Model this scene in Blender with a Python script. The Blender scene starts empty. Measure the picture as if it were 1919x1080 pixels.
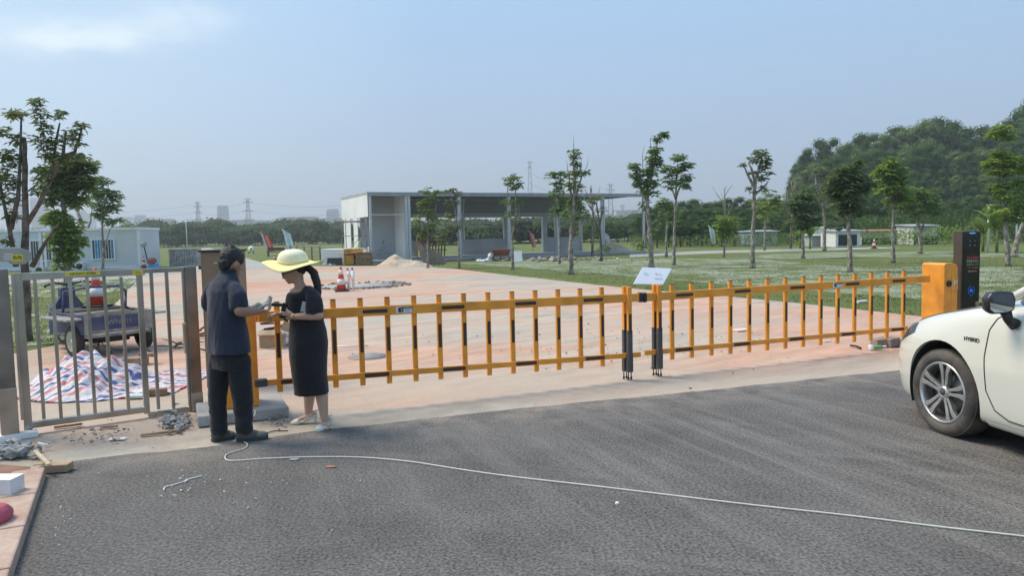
import bpy, bmesh, math, random
import numpy as np
from mathutils import Vector, Matrix, noise as mnoise
from mathutils.bvhtree import BVHTree
sc = bpy.context.scene
COL = sc.collection
R = math.radians
# ------------------------------------------------------------ camera
FPX, HCAM, HOR, ROLL = 1400.0, 1.65, 439.0, 0.021
CX, CY = 959.5, 540.0
pit = math.atan((CY - HOR) / FPX); rol = math.atan(ROLL)
Fw = Vector((0, math.cos(pit), -math.sin(pit)))
U0 = Vector((0, math.sin(pit), math.cos(pit))); R0 = Vector((1, 0, 0))
Rc = R0 * math.cos(rol) - U0 * math.sin(rol)
Uc = R0 * math.sin(rol) + U0 * math.cos(rol)
cam_d = bpy.data.cameras.new('camera'); cam = bpy.data.objects.new('camera', cam_d); COL.objects.link(cam)
cam_d.sensor_width = 36; cam_d.lens = 36 * FPX / 1919; cam_d.clip_start = 0.05; cam_d.clip_end = 9000
m = Matrix((Rc, Uc, -Fw)).transposed().to_4x4(); m.translation = Vector((0, 0, HCAM)); cam.matrix_world = m
sc.camera = cam
CAM = Vector((0, 0, HCAM))
# ------------------------------------------------------------ sky, sun, exposure
SUN_EL, SUN_AZ = R(56), R(-72)      # azimuth clockwise from +Y
w = bpy.data.worlds.new("World"); sc.world = w; w.use_nodes = True
nt = w.node_tree; N = nt.nodes; L = nt.links; N.clear()
out = N.new('ShaderNodeOutputWorld'); bg = N.new('ShaderNodeBackground'); L.new(bg.outputs[0], out.inputs[0])
sky = N.new('ShaderNodeTexSky'); sky.sky_type = 'NISHITA'; sky.sun_disc = False
sky.sun_elevation = SUN_EL; sky.sun_rotation = SUN_AZ; sky.air_density = 1.0; sky.dust_density = 2.0; sky.ozone_density = 1.0
geo = N.new('ShaderNodeTexCoord')
sep = N.new('ShaderNodeSeparateXYZ'); L.new(geo.outputs['Generated'], sep.inputs[0])
# thin veil of haze high in the air: pulls the blue toward a pale grey blue
veil = N.new('ShaderNodeMix'); veil.data_type = 'RGBA'; veil.inputs[0].default_value = 0.72
vr = N.new('ShaderNodeValToRGB'); L.new(sep.outputs[2], vr.inputs[0])
vr.color_ramp.elements[0].position = 0.0; vr.color_ramp.elements[0].color = (3.6, 4.65, 6.2, 1)
vr.color_ramp.elements[1].position = 0.42; vr.color_ramp.elements[1].color = (3.9, 6.5, 9.9, 1)
L.new(sky.outputs[0], veil.inputs[6]); L.new(vr.outputs[0], veil.inputs[7])
# one soft cloud high on the left
mp = N.new('ShaderNodeMapping'); mp.inputs['Scale'].default_value = (2.2, 2.2, 6.5); L.new(geo.outputs['Generated'], mp.inputs[0])
nz = N.new('ShaderNodeTexNoise'); nz.inputs['Scale'].default_value = 4.5; nz.inputs['Detail'].default_value = 7; nz.inputs['Roughness'].default_value = .55
L.new(mp.outputs[0], nz.inputs[0])
def mth(op, a, b=None, c=None):
    n = N.new('ShaderNodeMath'); n.operation = op
    for i, v in enumerate((a, b, c)):
        if v is None: continue
        if isinstance(v, (int, float)): n.inputs[i].default_value = v
        else: L.new(v, n.inputs[i])
    return n.outputs[0]
def blob(px, py, sx, sz, amp):
    d = (Fw * FPX + Rc * (px - CX) + Uc * (CY - py)).normalized()
    ax = mth('DIVIDE', mth('SUBTRACT', sep.outputs[0], d.x), sx); az = mth('DIVIDE', mth('SUBTRACT', sep.outputs[2], d.z), sz)
    rr = mth('ADD', mth('MULTIPLY', ax, ax), mth('MULTIPLY', az, az))
    front = mth('GREATER_THAN', sep.outputs[1], 0.0)
    return mth('MULTIPLY', mth('MULTIPLY', mth('POWER', 2.718, mth('MULTIPLY', rr, -1.0)), amp), front)
bl = mth('ADD', mth('ADD', blob(135, 72, .055, .020, 1.0), blob(250, 62, .09, .020, .5)), mth('ADD', blob(350, 22, .06, .024, .55), blob(-20, 85, .07, .03, .45)))
cl = N.new('ShaderNodeMapRange'); cl.interpolation_type = 'SMOOTHSTEP'
L.new(mth('ADD', mth('MULTIPLY', bl, 0.75), mth('MULTIPLY', mth('SUBTRACT', nz.outputs[0], .5), mth('ADD', mth('MULTIPLY', bl, 2.2), .10))), cl.inputs[0])
cl.inputs[1].default_value = 0.08; cl.inputs[2].default_value = 1.0; cl.inputs[3].default_value = 0; cl.inputs[4].default_value = 0.75
cm = N.new('ShaderNodeMix'); cm.data_type = 'RGBA'; L.new(cl.outputs[0], cm.inputs[0]); L.new(veil.outputs[2], cm.inputs[6]); cm.inputs[7].default_value = (8.6, 9.3, 9.5, 1)
# brighter air toward the sun side (left)
gl = N.new('ShaderNodeMix'); gl.data_type = 'RGBA'
L.new(mth('MULTIPLY', mth('MAXIMUM', mth('MULTIPLY', mth('ADD', sep.outputs[0], .1), -1.0), 0.0), .75), gl.inputs[0]); L.new(cm.outputs[2], gl.inputs[6]); gl.inputs[7].default_value = (7.0, 9.0, 9.9, 1)
L.new(gl.outputs[2], bg.inputs[0]); bg.inputs[1].default_value = 0.060
sl = bpy.data.lights.new('sun', 'SUN'); so = bpy.data.objects.new('sun', sl); COL.objects.link(so)
sl.energy = 1.9; sl.angle = R(24); sl.color = (1.0, .87, .70)
sd = Vector((math.sin(SUN_AZ) * math.cos(SUN_EL), math.cos(SUN_AZ) * math.cos(SUN_EL), math.sin(SUN_EL)))
so.rotation_euler = sd.to_track_quat('Z', 'Y').to_euler(); so.location = sd * 50
sc.view_settings.view_transform = 'Standard'; sc.view_settings.look = 'None'; sc.view_settings.exposure = 1.03; sc.view_settings.gamma = 1
# ------------------------------------------------------------ placing helpers
def ray(px, py): return Fw * FPX + Rc * (px - CX) + Uc * (CY - py)
def P(px, py, z=0.0):
    d = ray(px, py); return CAM + d * ((z - HCAM) / d.z)
def A(px, py, Y):
    d = ray(px, py); return CAM + d * (Y / d.y)
def hit(px, py, p0, dr):      # on the vertical plane through p0 along dr
    n = Vector((-dr.y, dr.x, 0)); d = ray(px, py); return CAM + d * ((p0 - CAM).dot(n) / d.dot(n))
# ------------------------------------------------------------ materials
_mats = {}
def mat(name, c, rough=.6, metal=0., var=.12, vs=4., c2=None, bump=0., bs=60., spec=.5, det=4., coat=0., isl=0., trans=0., emit=None, ramp=(.35, .65)):
    if name in _mats: return _mats[name]
    m = bpy.data.materials.new(name); m.use_nodes = True; n = m.node_tree.nodes; l = m.node_tree.links
    b = n['Principled BSDF']; b.inputs['Roughness'].default_value = rough; b.inputs['Metallic'].default_value = metal
    b.inputs['Specular IOR Level'].default_value = spec; b.inputs['Coat Weight'].default_value = coat
    tc = n.new('ShaderNodeTexCoord'); nz = n.new('ShaderNodeTexNoise'); nz.inputs['Scale'].default_value = vs; nz.inputs['Detail'].default_value = det
    l.new(tc.outputs['Object'], nz.inputs[0])
    rp = n.new('ShaderNodeValToRGB'); l.new(nz.outputs[0], rp.inputs[0])
    e = rp.color_ramp.elements; e[0].position, e[1].position = ramp
    e[0].color = (*[x * (1 - var) for x in c], 1); e[1].color = (*(c2 or [min(1, x * (1 + var)) for x in c]), 1)
    src = rp.outputs[0]
    if isl:
        g = n.new('ShaderNodeNewGeometry'); hs = n.new('ShaderNodeHueSaturation'); mr = n.new('ShaderNodeMapRange')
        l.new(g.outputs['Random Per Island'], mr.inputs[0]); mr.inputs[3].default_value = 1 - isl; mr.inputs[4].default_value = 1 + isl
        l.new(mr.outputs[0], hs.inputs['Value']); l.new(src, hs.inputs['Color']); src = hs.outputs[0]
    l.new(src, b.inputs['Base Color'])
    if bump:
        nb = n.new('ShaderNodeTexNoise'); nb.inputs['Scale'].default_value = bs; nb.inputs['Detail'].default_value = 3; l.new(tc.outputs['Object'], nb.inputs[0])
        bp = n.new('ShaderNodeBump'); bp.inputs['Strength'].default_value = bump; bp.inputs['Distance'].default_value = .02; l.new(nb.outputs[0], bp.inputs['Height']); l.new(bp.outputs[0], b.inputs['Normal'])
    if trans:
        tb = n.new('ShaderNodeBsdfTranslucent'); l.new(src, tb.inputs[0]); ms = n.new('ShaderNodeMixShader'); ms.inputs[0].default_value = trans
        l.new(b.outputs[0], ms.inputs[1]); l.new(tb.outputs[0], ms.inputs[2]); l.new(ms.outputs[0], n['Material Output'].inputs[0])
    if emit: b.inputs['Emission Color'].default_value = (*emit[0], 1); b.inputs['Emission Strength'].default_value = emit[1]
    _mats[name] = m; return m
# ------------------------------------------------------------ mesh builder
class MB:
    def __init__(s): s.v = []; s.f = []; s.sm = []
    def add(s, vs, fs, smooth=False):
        o = len(s.v); s.v += [Vector(v) for v in vs]; s.f += [tuple(i + o for i in f) for f in fs]; s.sm += [smooth] * len(fs); return s
    def box(s, c, d, ax=None, az=None):       # centre, full dims, frame of x axis and up
        c = Vector(c); ax = Vector(ax or (1, 0, 0)).normalized(); az = Vector(az or (0, 0, 1)).normalized(); ay = az.cross(ax).normalized(); az = ax.cross(ay)
        vs = [c + ax * (d[0] / 2 * i) + ay * (d[1] / 2 * j) + az * (d[2] / 2 * k) for k in (-1, 1) for i, j in ((-1, -1), (1, -1), (1, 1), (-1, 1))]
        return s.add(vs, [(3, 2, 1, 0), (4, 5, 6, 7), (0, 1, 5, 4), (1, 2, 6, 5), (2, 3, 7, 6), (3, 0, 4, 7)])
    def beam(s, a, b, wd, ht, up=(0, 0, 1)):   # box from a to b
        a = Vector(a); b = Vector(b); d = b - a
        return s.box((a + b) / 2, (d.length, wd, ht), d, up)
    def tube(s, pts, rad, n=8, cap=True):
        pts = [Vector(p) for p in pts]; k = len(pts); rad = rad if hasattr(rad, '__len__') else [rad] * k
        vs = []; ref = None
        for i, p in enumerate(pts):
            t = (pts[min(i + 1, k - 1)] - pts[max(i - 1, 0)]).normalized()
            if ref is None: ref = t.orthogonal().normalized()
            ref = (ref - t * ref.dot(t)).normalized(); b2 = t.cross(ref)
            vs += [p + (ref * math.cos(2 * math.pi * j / n) + b2 * math.sin(2 * math.pi * j / n)) * rad[i] for j in range(n)]
        fs = [(i * n + j, i * n + (j + 1) % n, (i + 1) * n + (j + 1) % n, (i + 1) * n + j) for i in range(k - 1) for j in range(n)]
        s.add(vs, fs, True)
        if cap:
            o = len(s.v) - len(vs); s.f += [tuple(o + j for j in range(n))[::-1], tuple(o + (k - 1) * n + j for j in range(n))]; s.sm += [False, False]
        return s
    def lathe(s, c, prof, n=24, ax=(0, 0, 1), x=None, cap=True):   # prof [(r, h)]
        c = Vector(c); ax = Vector(ax).normalized(); u = Vector(x).normalized() if x else ax.orthogonal().normalized(); v = ax.cross(u)
        vs = [c + ax * h + (u * math.cos(2 * math.pi * j / n) + v * math.sin(2 * math.pi * j / n)) * r for r, h in prof for j in range(n)]
        k = len(prof)
        fs = [(i * n + j, i * n + (j + 1) % n, (i + 1) * n + (j + 1) % n, (i + 1) * n + j) for i in range(k - 1) for j in range(n)]
        o = len(s.v); s.add(vs, fs, True)
        for i, rv in ((0, True), (k - 1, False)):
            if cap and prof[i][0] > 1e-4:
                t = tuple(o + i * n + j for j in range(n)); s.f.append(t[::-1] if rv else t); s.sm.append(False)
        return s
    def ell(s, c, r, ax=(1, 0, 0), az=(0, 0, 1), n=16, m_=10):
        c = Vector(c); ax = Vector(ax).normalized(); az = Vector(az).normalized(); ay = az.cross(ax).normalized(); az = ax.cross(ay)
        vs = []
        for i in range(m_ + 1):
            th = math.pi * i / m_
            for j in range(n):
                ph = 2 * math.pi * j / n
                vs.append(c + ax * (r[0] * math.sin(th) * math.cos(ph)) + ay * (r[1] * math.sin(th) * math.sin(ph)) - az * (r[2] * math.cos(th)))
        return s.add(vs, [(i * n + j, i * n + (j + 1) % n, (i + 1) * n + (j + 1) % n, (i + 1) * n + j) for i in range(m_) for j in range(n)], True)
    def ngon(s, pts, th=0., nrm=None):        # flat polygon, extruded by th along nrm
        pts = [Vector(p) for p in pts]; n = len(pts)
        if not th: return s.add(pts, [tuple(range(n))])
        e = Vector(nrm) * th
        return s.add(pts + [p + e for p in pts], [tuple(range(n))[::-1], tuple(range(n, 2 * n))] + [(i, (i + 1) % n, (i + 1) % n + n, i + n) for i in range(n)])
    def loft(s, rings, cap=True, smooth=True, closed=True):
        n = len(rings[0]); k = len(rings); o = len(s.v)
        s.add([p for r in rings for p in r], [(i * n + j, i * n + (j + 1) % n, (i + 1) * n + (j + 1) % n, (i + 1) * n + j) for i in range(k - 1) for j in range(n if closed else n - 1)], smooth)
        if cap: s.f += [tuple(o + j for j in range(n))[::-1], tuple(o + (k - 1) * n + j for j in range(n))]; s.sm += [smooth, smooth]
        return s
    def build(s, name, mt, parent=None, bevel=0., sub=0, fix=True, seg=2):
        me = bpy.data.meshes.new(name); off = parent_loc(parent) if parent else Vector((0, 0, 0))
        me.from_pydata([v - off for v in s.v], [], s.f)
        me.polygons.foreach_set('use_smooth', s.sm)
        me.materials.append(mt) if not isinstance(mt, (list, tuple)) else [me.materials.append(x) for x in mt]
        if fix:
            b = bmesh.new(); b.from_mesh(me); bmesh.ops.recalc_face_normals(b, faces=b.faces); b.to_mesh(me); b.free()
        o = bpy.data.objects.new(name, me); COL.objects.link(o)
        if parent: o.parent = parent
        if bevel: md = o.modifiers.new('bevel', 'BEVEL'); md.width = bevel; md.segments = seg; md.limit_method = 'ANGLE'; md.angle_limit = R(40)
        if sub: md = o.modifiers.new('sub', 'SUBSURF'); md.levels = sub; md.render_levels = sub
        return o
def parent_loc(p):
    v = Vector((0, 0, 0))
    while p: v = v + p.location; p = p.parent
    return v
def tag(o, label=None, cat=None, group=None, kind=None):
    for k, v in (('label', label), ('category', cat), ('group', group), ('kind', kind)):
        if v: o[k] = v
    return o
def thing(name, label, cat, loc=(0, 0, 0), group=None):
    o = bpy.data.objects.new(name, None); o.empty_display_size = .2; COL.objects.link(o); o.location = loc; return tag(o, label, cat, group)
def copy_tree(o, parent=None):
    c = o.copy(); COL.objects.link(c); c.parent = parent
    for ch in list(o.children): copy_tree(ch, c)
    return c
_TS = bpy.data.scenes.new('bake')
def baked(o):      # mesh of an object with its modifiers applied
    if o.name in COL.objects: COL.objects.unlink(o)
    if o.name not in _TS.collection.objects: _TS.collection.objects.link(o)
    vl = _TS.view_layers[0]; vl.update(); dg = vl.depsgraph; dg.update()
    return bpy.data.meshes.new_from_object(o.evaluated_get(dg))
def text(name, body, size, mt, parent, origin, xd, up, depth=.001, align='CENTER'):
    cu = bpy.data.curves.new('t', 'FONT'); cu.body = body; cu.size = size; cu.extrude = depth; cu.align_x = align; cu.align_y = 'CENTER'
    t = bpy.data.objects.new('t', cu); me = baked(t); bpy.data.objects.remove(t)
    xd = Vector(xd).normalized(); up = Vector(up).normalized(); nn = xd.cross(up); up = nn.cross(xd)
    mm = Matrix((xd, up, nn)).transposed().to_4x4(); mm.translation = Vector(origin) - parent_loc(parent); me.transform(mm)
    me.materials.clear(); me.materials.append(mt); o = bpy.data.objects.new(name, me); COL.objects.link(o); o.parent = parent; return o
def fuse(name, mb, voxel, mt, parent, smooth=6, disp=None, sub=0):
    o = mb.build('tmp', mt, None); md = o.modifiers.new('r', 'REMESH'); md.mode = 'VOXEL'; md.voxel_size = voxel; md.use_smooth_shade = True
    if smooth: ms = o.modifiers.new('s', 'SMOOTH'); ms.factor = .5; ms.iterations = smooth
    me = baked(o); bpy.data.objects.remove(o)
    off = parent_loc(parent)
    if disp:
        nv = len(me.vertices); co = np.empty(nv * 3, np.float32); me.vertices.foreach_get('co', co); nr = np.empty(nv * 3, np.float32); me.vertex_normals.foreach_get('vector', nr)
        dd = np.array([disp(Vector(c)) for c in co.reshape(-1, 3)], np.float32); co += (nr.reshape(-1, 3) * dd[:, None]).reshape(-1); me.vertices.foreach_set('co', co)
    me.transform(Matrix.Translation(-off)); me.polygons.foreach_set('use_smooth', [True] * len(me.polygons))
    o = bpy.data.objects.new(name, me); COL.objects.link(o); o.parent = parent
    return o
def capsule(mb, pts, rad, n=14):       # chain of overlapping round cones
    pts = [Vector(p) for p in pts]
    for i, p in enumerate(pts):
        r = rad[i]; r3 = r if hasattr(r, '__len__') else (r, r, r); mb.ell(p, r3, n=n, m_=8)
        if i:
            q = pts[i - 1]; r0 = rad[i - 1]; ra = min(r3) if hasattr(r, '__len__') else r; rb = min(r0) if hasattr(r0, '__len__') else r0
            mb.tube([q, p], [rb, ra], n)
    return mb
# ------------------------------------------------------------ ground sheets
def smooth_noise(x, y, s, seed=0): return mnoise.noise(Vector((x * s, y * s, seed)))
def sheet(name, pts, z, mt, jit=0., step=.5, kind='structure', label=None):
    pts = [Vector((p[0], p[1], z)) for p in pts]; out_ = []
    for i, p in enumerate(pts):
        q = pts[(i + 1) % len(pts)]; n = max(1, min(120, int((q - p).length / step))) if jit else 1
        d = (q - p); pr = Vector((-d.y, d.x, 0)).normalized() if d.length else Vector((0, 0, 0))
        for k in range(n):
            t = p + d * (k / n); out_.append(t + pr * (jit * (smooth_noise(t.x, t.y, 1.3, 3) + .6 * smooth_noise(t.x, t.y, 4.5, 7)) if k else 0))
    b = bmesh.new(); vs = [b.verts.new(p) for p in out_]; es = [b.edges.new((vs[i], vs[(i + 1) % len(vs)])) for i in range(len(vs))]
    bmesh.ops.triangle_fill(b, use_beauty=True, use_dissolve=False, edges=es)
    me = bpy.data.meshes.new(name); bmesh.ops.recalc_face_normals(b, faces=b.faces)
    if len(b.faces) and b.faces[0].normal.z < 0: bmesh.ops.reverse_faces(b, faces=b.faces)
    b.to_mesh(me); b.free(); me.materials.append(mt); o = bpy.data.objects.new(name, me); COL.objects.link(o); return tag(o, label=label, kind=kind)
def gmat(name):
    m = bpy.data.materials.new(name); m.use_nodes = True; n = m.node_tree.nodes; l = m.node_tree.links; tc = n.new('ShaderNodeTexCoord')
    b = n['Principled BSDF']
    class G: pass
    g = G(); g.m = m; g.b = b; g.n = n; g.l = l; g.co = tc.outputs['Object']
    def noise_(scale, det=4, rough=.55, vec=None, dist=0):
        x = n.new('ShaderNodeTexNoise'); x.inputs['Scale'].default_value = scale; x.inputs['Detail'].default_value = det; x.inputs['Roughness'].default_value = rough; x.inputs['Distortion'].default_value = dist
        l.new(vec or g.co, x.inputs[0]); return x.outputs[0]
    def mapp(rot=0, scale=(1, 1, 1), loc=(0, 0, 0)):
        x = n.new('ShaderNodeMapping'); x.vector_type = 'TEXTURE'; x.inputs['Rotation'].default_value = (0, 0, rot); x.inputs['Scale'].default_value = [1 / q for q in scale]; x.inputs['Location'].default_value = loc; l.new(g.co, x.inputs[0]); return x.outputs[0]
    def ramp(src, *st):
        x = n.new('ShaderNodeValToRGB'); l.new(src, x.inputs[0]); e = x.color_ramp.elements
        while len(e) < len(st): e.new(.5)
        for i, (p, c) in enumerate(st): e[i].position = p; e[i].color = (*c, 1) if hasattr(c, '__len__') else (c, c, c, 1)
        return x.outputs[0]
    def mix(f, a, b_, mode='MIX'):
        x = n.new('ShaderNodeMix'); x.data_type = 'RGBA'; x.blend_type = mode
        for i, v in ((0, f), (6, a), (7, b_)):
            if isinstance(v, (int, float)): x.inputs[i].default_value = v
            elif isinstance(v, tuple): x.inputs[i].default_value = (*v, 1)
            else: l.new(v, x.inputs[i])
        return x.outputs[2]
    def math_(op, a, b_):
        x = n.new('ShaderNodeMath'); x.operation = op
        for i, v in enumerate((a, b_)):
            if isinstance(v, (int, float)): x.inputs[i].default_value = v
            else: l.new(v, x.inputs[i])
        return x.outputs[0]
    def vor(scale, feat='F1', vec=None, rnd=1.):
        x = n.new('ShaderNodeTexVoronoi'); x.feature = feat; x.inputs['Scale'].default_value = scale; x.inputs['Randomness'].default_value = rnd; l.new(vec or g.co, x.inputs[0]); return x
    def bump(src, st, dist=.02, prev=None):
        x = n.new('ShaderNodeBump'); x.inputs['Strength'].default_value = st; x.inputs['Distance'].default_value = dist; l.new(src, x.inputs['Height'])
        if prev: l.new(prev, x.inputs['Normal'])
        l.new(x.outputs[0], b.inputs['Normal']); return x.outputs[0]
    g.noise, g.map, g.ramp, g.mix, g.math, g.vor, g.bump = noise_, mapp, ramp, mix, math_, vor, bump
    g.col = lambda s: l.new(s, b.inputs['Base Color'])
    b.inputs['Roughness'].default_value = .9; b.inputs['Specular IOR Level'].default_value = .3
    return g
# grass
g = gmat('grass_ground')
a = g.ramp(g.noise(.35, 6), (.35, (.105, .145, .030)), (.55, (.14, .170, .045)), (.72, (.20, .185, .080)))
b_ = g.ramp(g.noise(9, 5, .7), (.3, .62), (.7, 1.25)); g.col(g.mix(1., a, b_, 'MULTIPLY')); g.bump(g.noise(35, 4, .7), .8, .04)
M_grass = g.m
# grass pavers: weathered white concrete lattice with grass in the cells
g = gmat('grass_paver')
v1 = g.map(R(24), (1, 1, 1)); wv = g.n.new('ShaderNodeTexWave'); wv.wave_type = 'BANDS'; wv.bands_direction = 'X'; wv.inputs['Scale'].default_value = .62; wv.inputs['Distortion'].default_value = 3.5; wv.inputs['Detail'].default_value = 3; wv.inputs['Detail Scale'].default_value = 2.5
g.l.new(v1, wv.inputs[0])
br = g.vor(3.2, 'DISTANCE_TO_EDGE', v1, .35).outputs[0]
lat = g.ramp(br, (.06, 1.), (.15, 0.))
wave = g.ramp(wv.outputs[1], (.48, 0.), (.66, 1.))
patch = g.ramp(g.noise(.55, 4), (.40, .0), (.58, 1.))
fac = g.math('MULTIPLY', g.math('MAXIMUM', g.math('MULTIPLY', lat, .75), wave), patch)
fac = g.math('MULTIPLY', fac, g.ramp(g.noise(6, 4, .7), (.35, .25), (.6, 1.)))
gr = g.ramp(g.noise(5, 5), (.3, (.085, .125, .028)), (.7, (.16, .175, .06)))
g.col(g.mix(fac, gr, g.ramp(g.noise(3, 4), (.3, (.33, .36, .30)), (.7, (.50, .53, .46))))); g.bump(g.noise(25, 4), .5, .03)
M_paver = g.m
# dusty yard: concrete under pink clay dust
g = gmat('dusty_concrete')
str_ = g.map(R(22), (.55, 1.0, 1))
big = g.noise(.28, 5, .6, str_, .6)
base = g.ramp(big, (.36, (.42, .375, .31)), (.46, (.51, .395, .31)), (.54, (.56, .355, .26)), (.70, (.52, .29, .20)))
st = g.ramp(g.noise(1.6, 6, .65, g.map(R(40), (.5, 1.6, 1))), (.35, .78), (.68, 1.12))
c1 = g.mix(1., base, st, 'MULTIPLY')
pale = g.ramp(g.noise(.22, 3, .5, g.map(R(15), (.25, 1.1, 1), (3.1, 7.7, 0)), .4), (.50, 0.), (.63, .75))
c1 = g.mix(pale, c1, (.43, .405, .345))
vx = g.vor(1.7, vec=g.map(0, (.8, 1.2, 1))); sp = g.ramp(g.noise(3.5, 2, .5), (.62, 0.), (.75, .5))
sepp = g.n.new('ShaderNodeSeparateXYZ'); g.l.new(g.co, sepp.inputs[0])
near = g.n.new('ShaderNodeMapRange'); g.l.new(sepp.outputs[1], near.inputs[0]); near.inputs[1].default_value = 9.6; near.inputs[2].default_value = 7.9; near.inputs[3].default_value = 0; near.inputs[4].default_value = .55
c1 = g.mix(near.outputs[0], c1, (.44, .37, .30))
c1 = g.mix(g.math('MULTIPLY', sp, .35), c1, (.33, .26, .21))
cr = g.vor(.33, 'DISTANCE_TO_EDGE', g.map(R(24), (1, 1, 1)), .15).outputs[0]
c1 = g.mix(g.ramp(cr, (.002, .14), (.006, 0.)), c1, (.26, .22, .19))
g.col(g.mix(1., c1, g.ramp(g.noise(60, 4, .7), (.3, .88), (.7, 1.08)), 'MULTIPLY')); g.bump(g.noise(18, 5, .7), .35, .015)
M_yard = g.m
# asphalt
g = gmat('asphalt')
ag = g.vor(62); grain = g.ramp(g.noise(52, 3, .65), (.36, .38), (.64, 1.68))
c0 = g.ramp(g.noise(1.1, 5, .6), (.3, (.075, .070, .066)), (.7, (.125, .118, .110)))
c0 = g.mix(1., c0, grain, 'MULTIPLY')
spk = g.ramp(ag.outputs['Color'], (.80, 0.), (.97, 1.)); c0 = g.mix(g.math('MULTIPLY', spk, .25), c0, (.25, .24, .23))
tracks = g.noise(1.5, 6, .65, g.map(R(-68), (.20, 3.4, 1)), .7)
dust = g.ramp(tracks, (.48, 0.), (.72, .38))
sx = g.n.new('ShaderNodeSeparateXYZ'); g.l.new(g.co, sx.inputs[0])
dm = g.math('ADD', g.math('MULTIPLY', sx.outputs[0], .12), g.math('MULTIPLY', sx.outputs[1], .09)); g_ = g.n.new('ShaderNodeMapRange'); g.l.new(dm, g_.inputs[0]); g_.inputs[1].default_value = .15; g_.inputs[2].default_value = .75; g_.inputs[3].default_value = .12; g_.inputs[4].default_value = 1.0
fine = g.ramp(g.noise(55, 3, .7), (.42, .35), (.6, 1.))
c0 = g.mix(g.math('MULTIPLY', g.math('MULTIPLY', dust, g_.outputs[0]), fine), c0, (.42, .385, .35))
c0 = g.mix(g.math('MULTIPLY', g.ramp(g.noise(.8, 4), (.45, .05), (.75, .22)), fine), c0, (.26, .24, .23))
e0_, e1_ = P(250, 851), P(1690, 694); en = Vector((e0_.y - e1_.y, e1_.x - e0_.x, 0)).normalized(); edd = g.math('ADD', g.math('MULTIPLY', sx.outputs[0], -en.x), g.math('MULTIPLY', sx.outputs[1], -en.y)); edm = g.n.new('ShaderNodeMapRange'); g.l.new(edd, edm.inputs[0]); k0 = -en.dot(e0_); edm.inputs[1].default_value = k0 - .15; edm.inputs[2].default_value = k0 + .75; edm.inputs[3].default_value = 1.; edm.inputs[4].default_value = 0.
c0 = g.mix(g.math('MULTIPLY', g.math('MULTIPLY', edm.outputs[0], g.ramp(g.noise(2.6, 5, .65), (.38, 0.), (.62, 1.))), g.math('MULTIPLY', fine, .75)), c0, (.40, .34, .285))
tr2 = g.ramp(g.noise(1.2, 5, .65, g.map(R(-20), (.22, 2.6, 1), (5, 3, 0)), .9), (.56, 0.), (.74, .45)); c0 = g.mix(g.math('MULTIPLY', tr2, fine), c0, (.27, .25, .235)); g.col(c0); bp = g.bump(ag.outputs['Distance'], .55, .006); g.bump(g.noise(140, 2), .3, .004, bp); g.b.inputs['Roughness'].default_value = .82
M_asph = g.m
def conc(name, ca, cb, s=2.2):
    g = gmat(name); c = g.ramp(g.noise(s, 6, .6), (.3, ca), (.7, cb)); g.col(g.mix(1., c, g.ramp(g.noise(45, 4, .7), (.3, .85), (.7, 1.08)), 'MULTIPLY')); g.bump(g.noise(30, 5), .35, .012); return g.m
M_apron = conc('cream_concrete', (.33, .285, .23), (.50, .445, .37))
M_path = conc('path_concrete', (.31, .31, .28), (.41, .40, .355), .6)
M_soil = conc('soil', (.20, .11, .07), (.34, .20, .14), 5)
M_kerb = conc('kerb_stone', (.40, .26, .20), (.55, .42, .34), 6)
M_grey = conc('grey_concrete', (.30, .30, .29), (.46, .45, .43), 4)
M_rub = conc('rubble_grey', (.22, .23, .24), (.38, .38, .37), 6)
sheet('ground', [(-1600, -60), (1600, -60), (1600, 2400), (-1600, 2400)], -.02, M_grass)
Yc = lambda *pp: [P(*p) for p in pp]
yard = Yc((2500, 660), (1919, 617), (1740, 594), (1600, 579), (1450, 563), (1300, 550), (1190, 541), (1050, 526), (950, 515), (850, 503.5), (790, 499), (700, 498.5), (560, 499), (400, 500), (340, 505), (300, 512), (262, 520), (225, 560), (190, 600), (130, 642), (0, 668), (-500, 720), (-900, 900), (-500, 980), (150, 890), (500, 840), (1000, 790), (1690, 720), (2500, 700))
sheet('yard', yard, -.008, M_yard, .07)
sheet('path', Yc((364, 466.5), (392, 464.5), (494, 493), (566, 504), (372, 505), (372, 480)), -.004, M_path)
sheet('forecourt', Yc((-300, 530), (0, 517), (265, 505), (340, 500), (420, 497), (430, 506), (345, 512), (262, 522), (0, 534), (-300, 548)), -.004, M_path, .04)
EDGE = [(86, 869), (130, 866), (250, 851), (390, 838), (500, 822), (620, 804), (800, 786), (1000, 763), (1250, 739), (1450, 719), (1690, 694), (1919, 673), (2600, 620)]
ap = [(p[0], p[1] + 14) for p in EDGE[:8]][::-1] + [(-60, 900), (-500, 930), (-500, 885), (0, 858), (100, 846), (240, 828), (330, 817), (360, 806), (520, 778), (640, 766), (790, 764), (1000, 752)]
sheet('apron', Yc(*ap), -.004, M_apron, .03)
sheet('asphalt_road', Yc(*EDGE) + [Vector((9, -4, 0)), P(29, 1080) + (P(29, 1080) - P(89, 893)) * 3 + Vector((-.1, -.05, 0)), P(89, 893) + Vector((-.1, -.05, 0))], 0., M_asph, .045, .07)
k1 = P(89, 893); k2 = P(29, 1080); kd = (k2 - k1).normalized()
ni_ = Vector((kd.y, -kd.x, 0))
sheet('soil_verge', [k1 + ni_ * .12 - kd * .25, k2 + kd * 2.5 + ni_ * .12, k2 + kd * 2.5 + Vector((-9, 0, 0)), k1 + Vector((-9, 2.5, 0))], .02, M_soil, .02)
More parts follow.
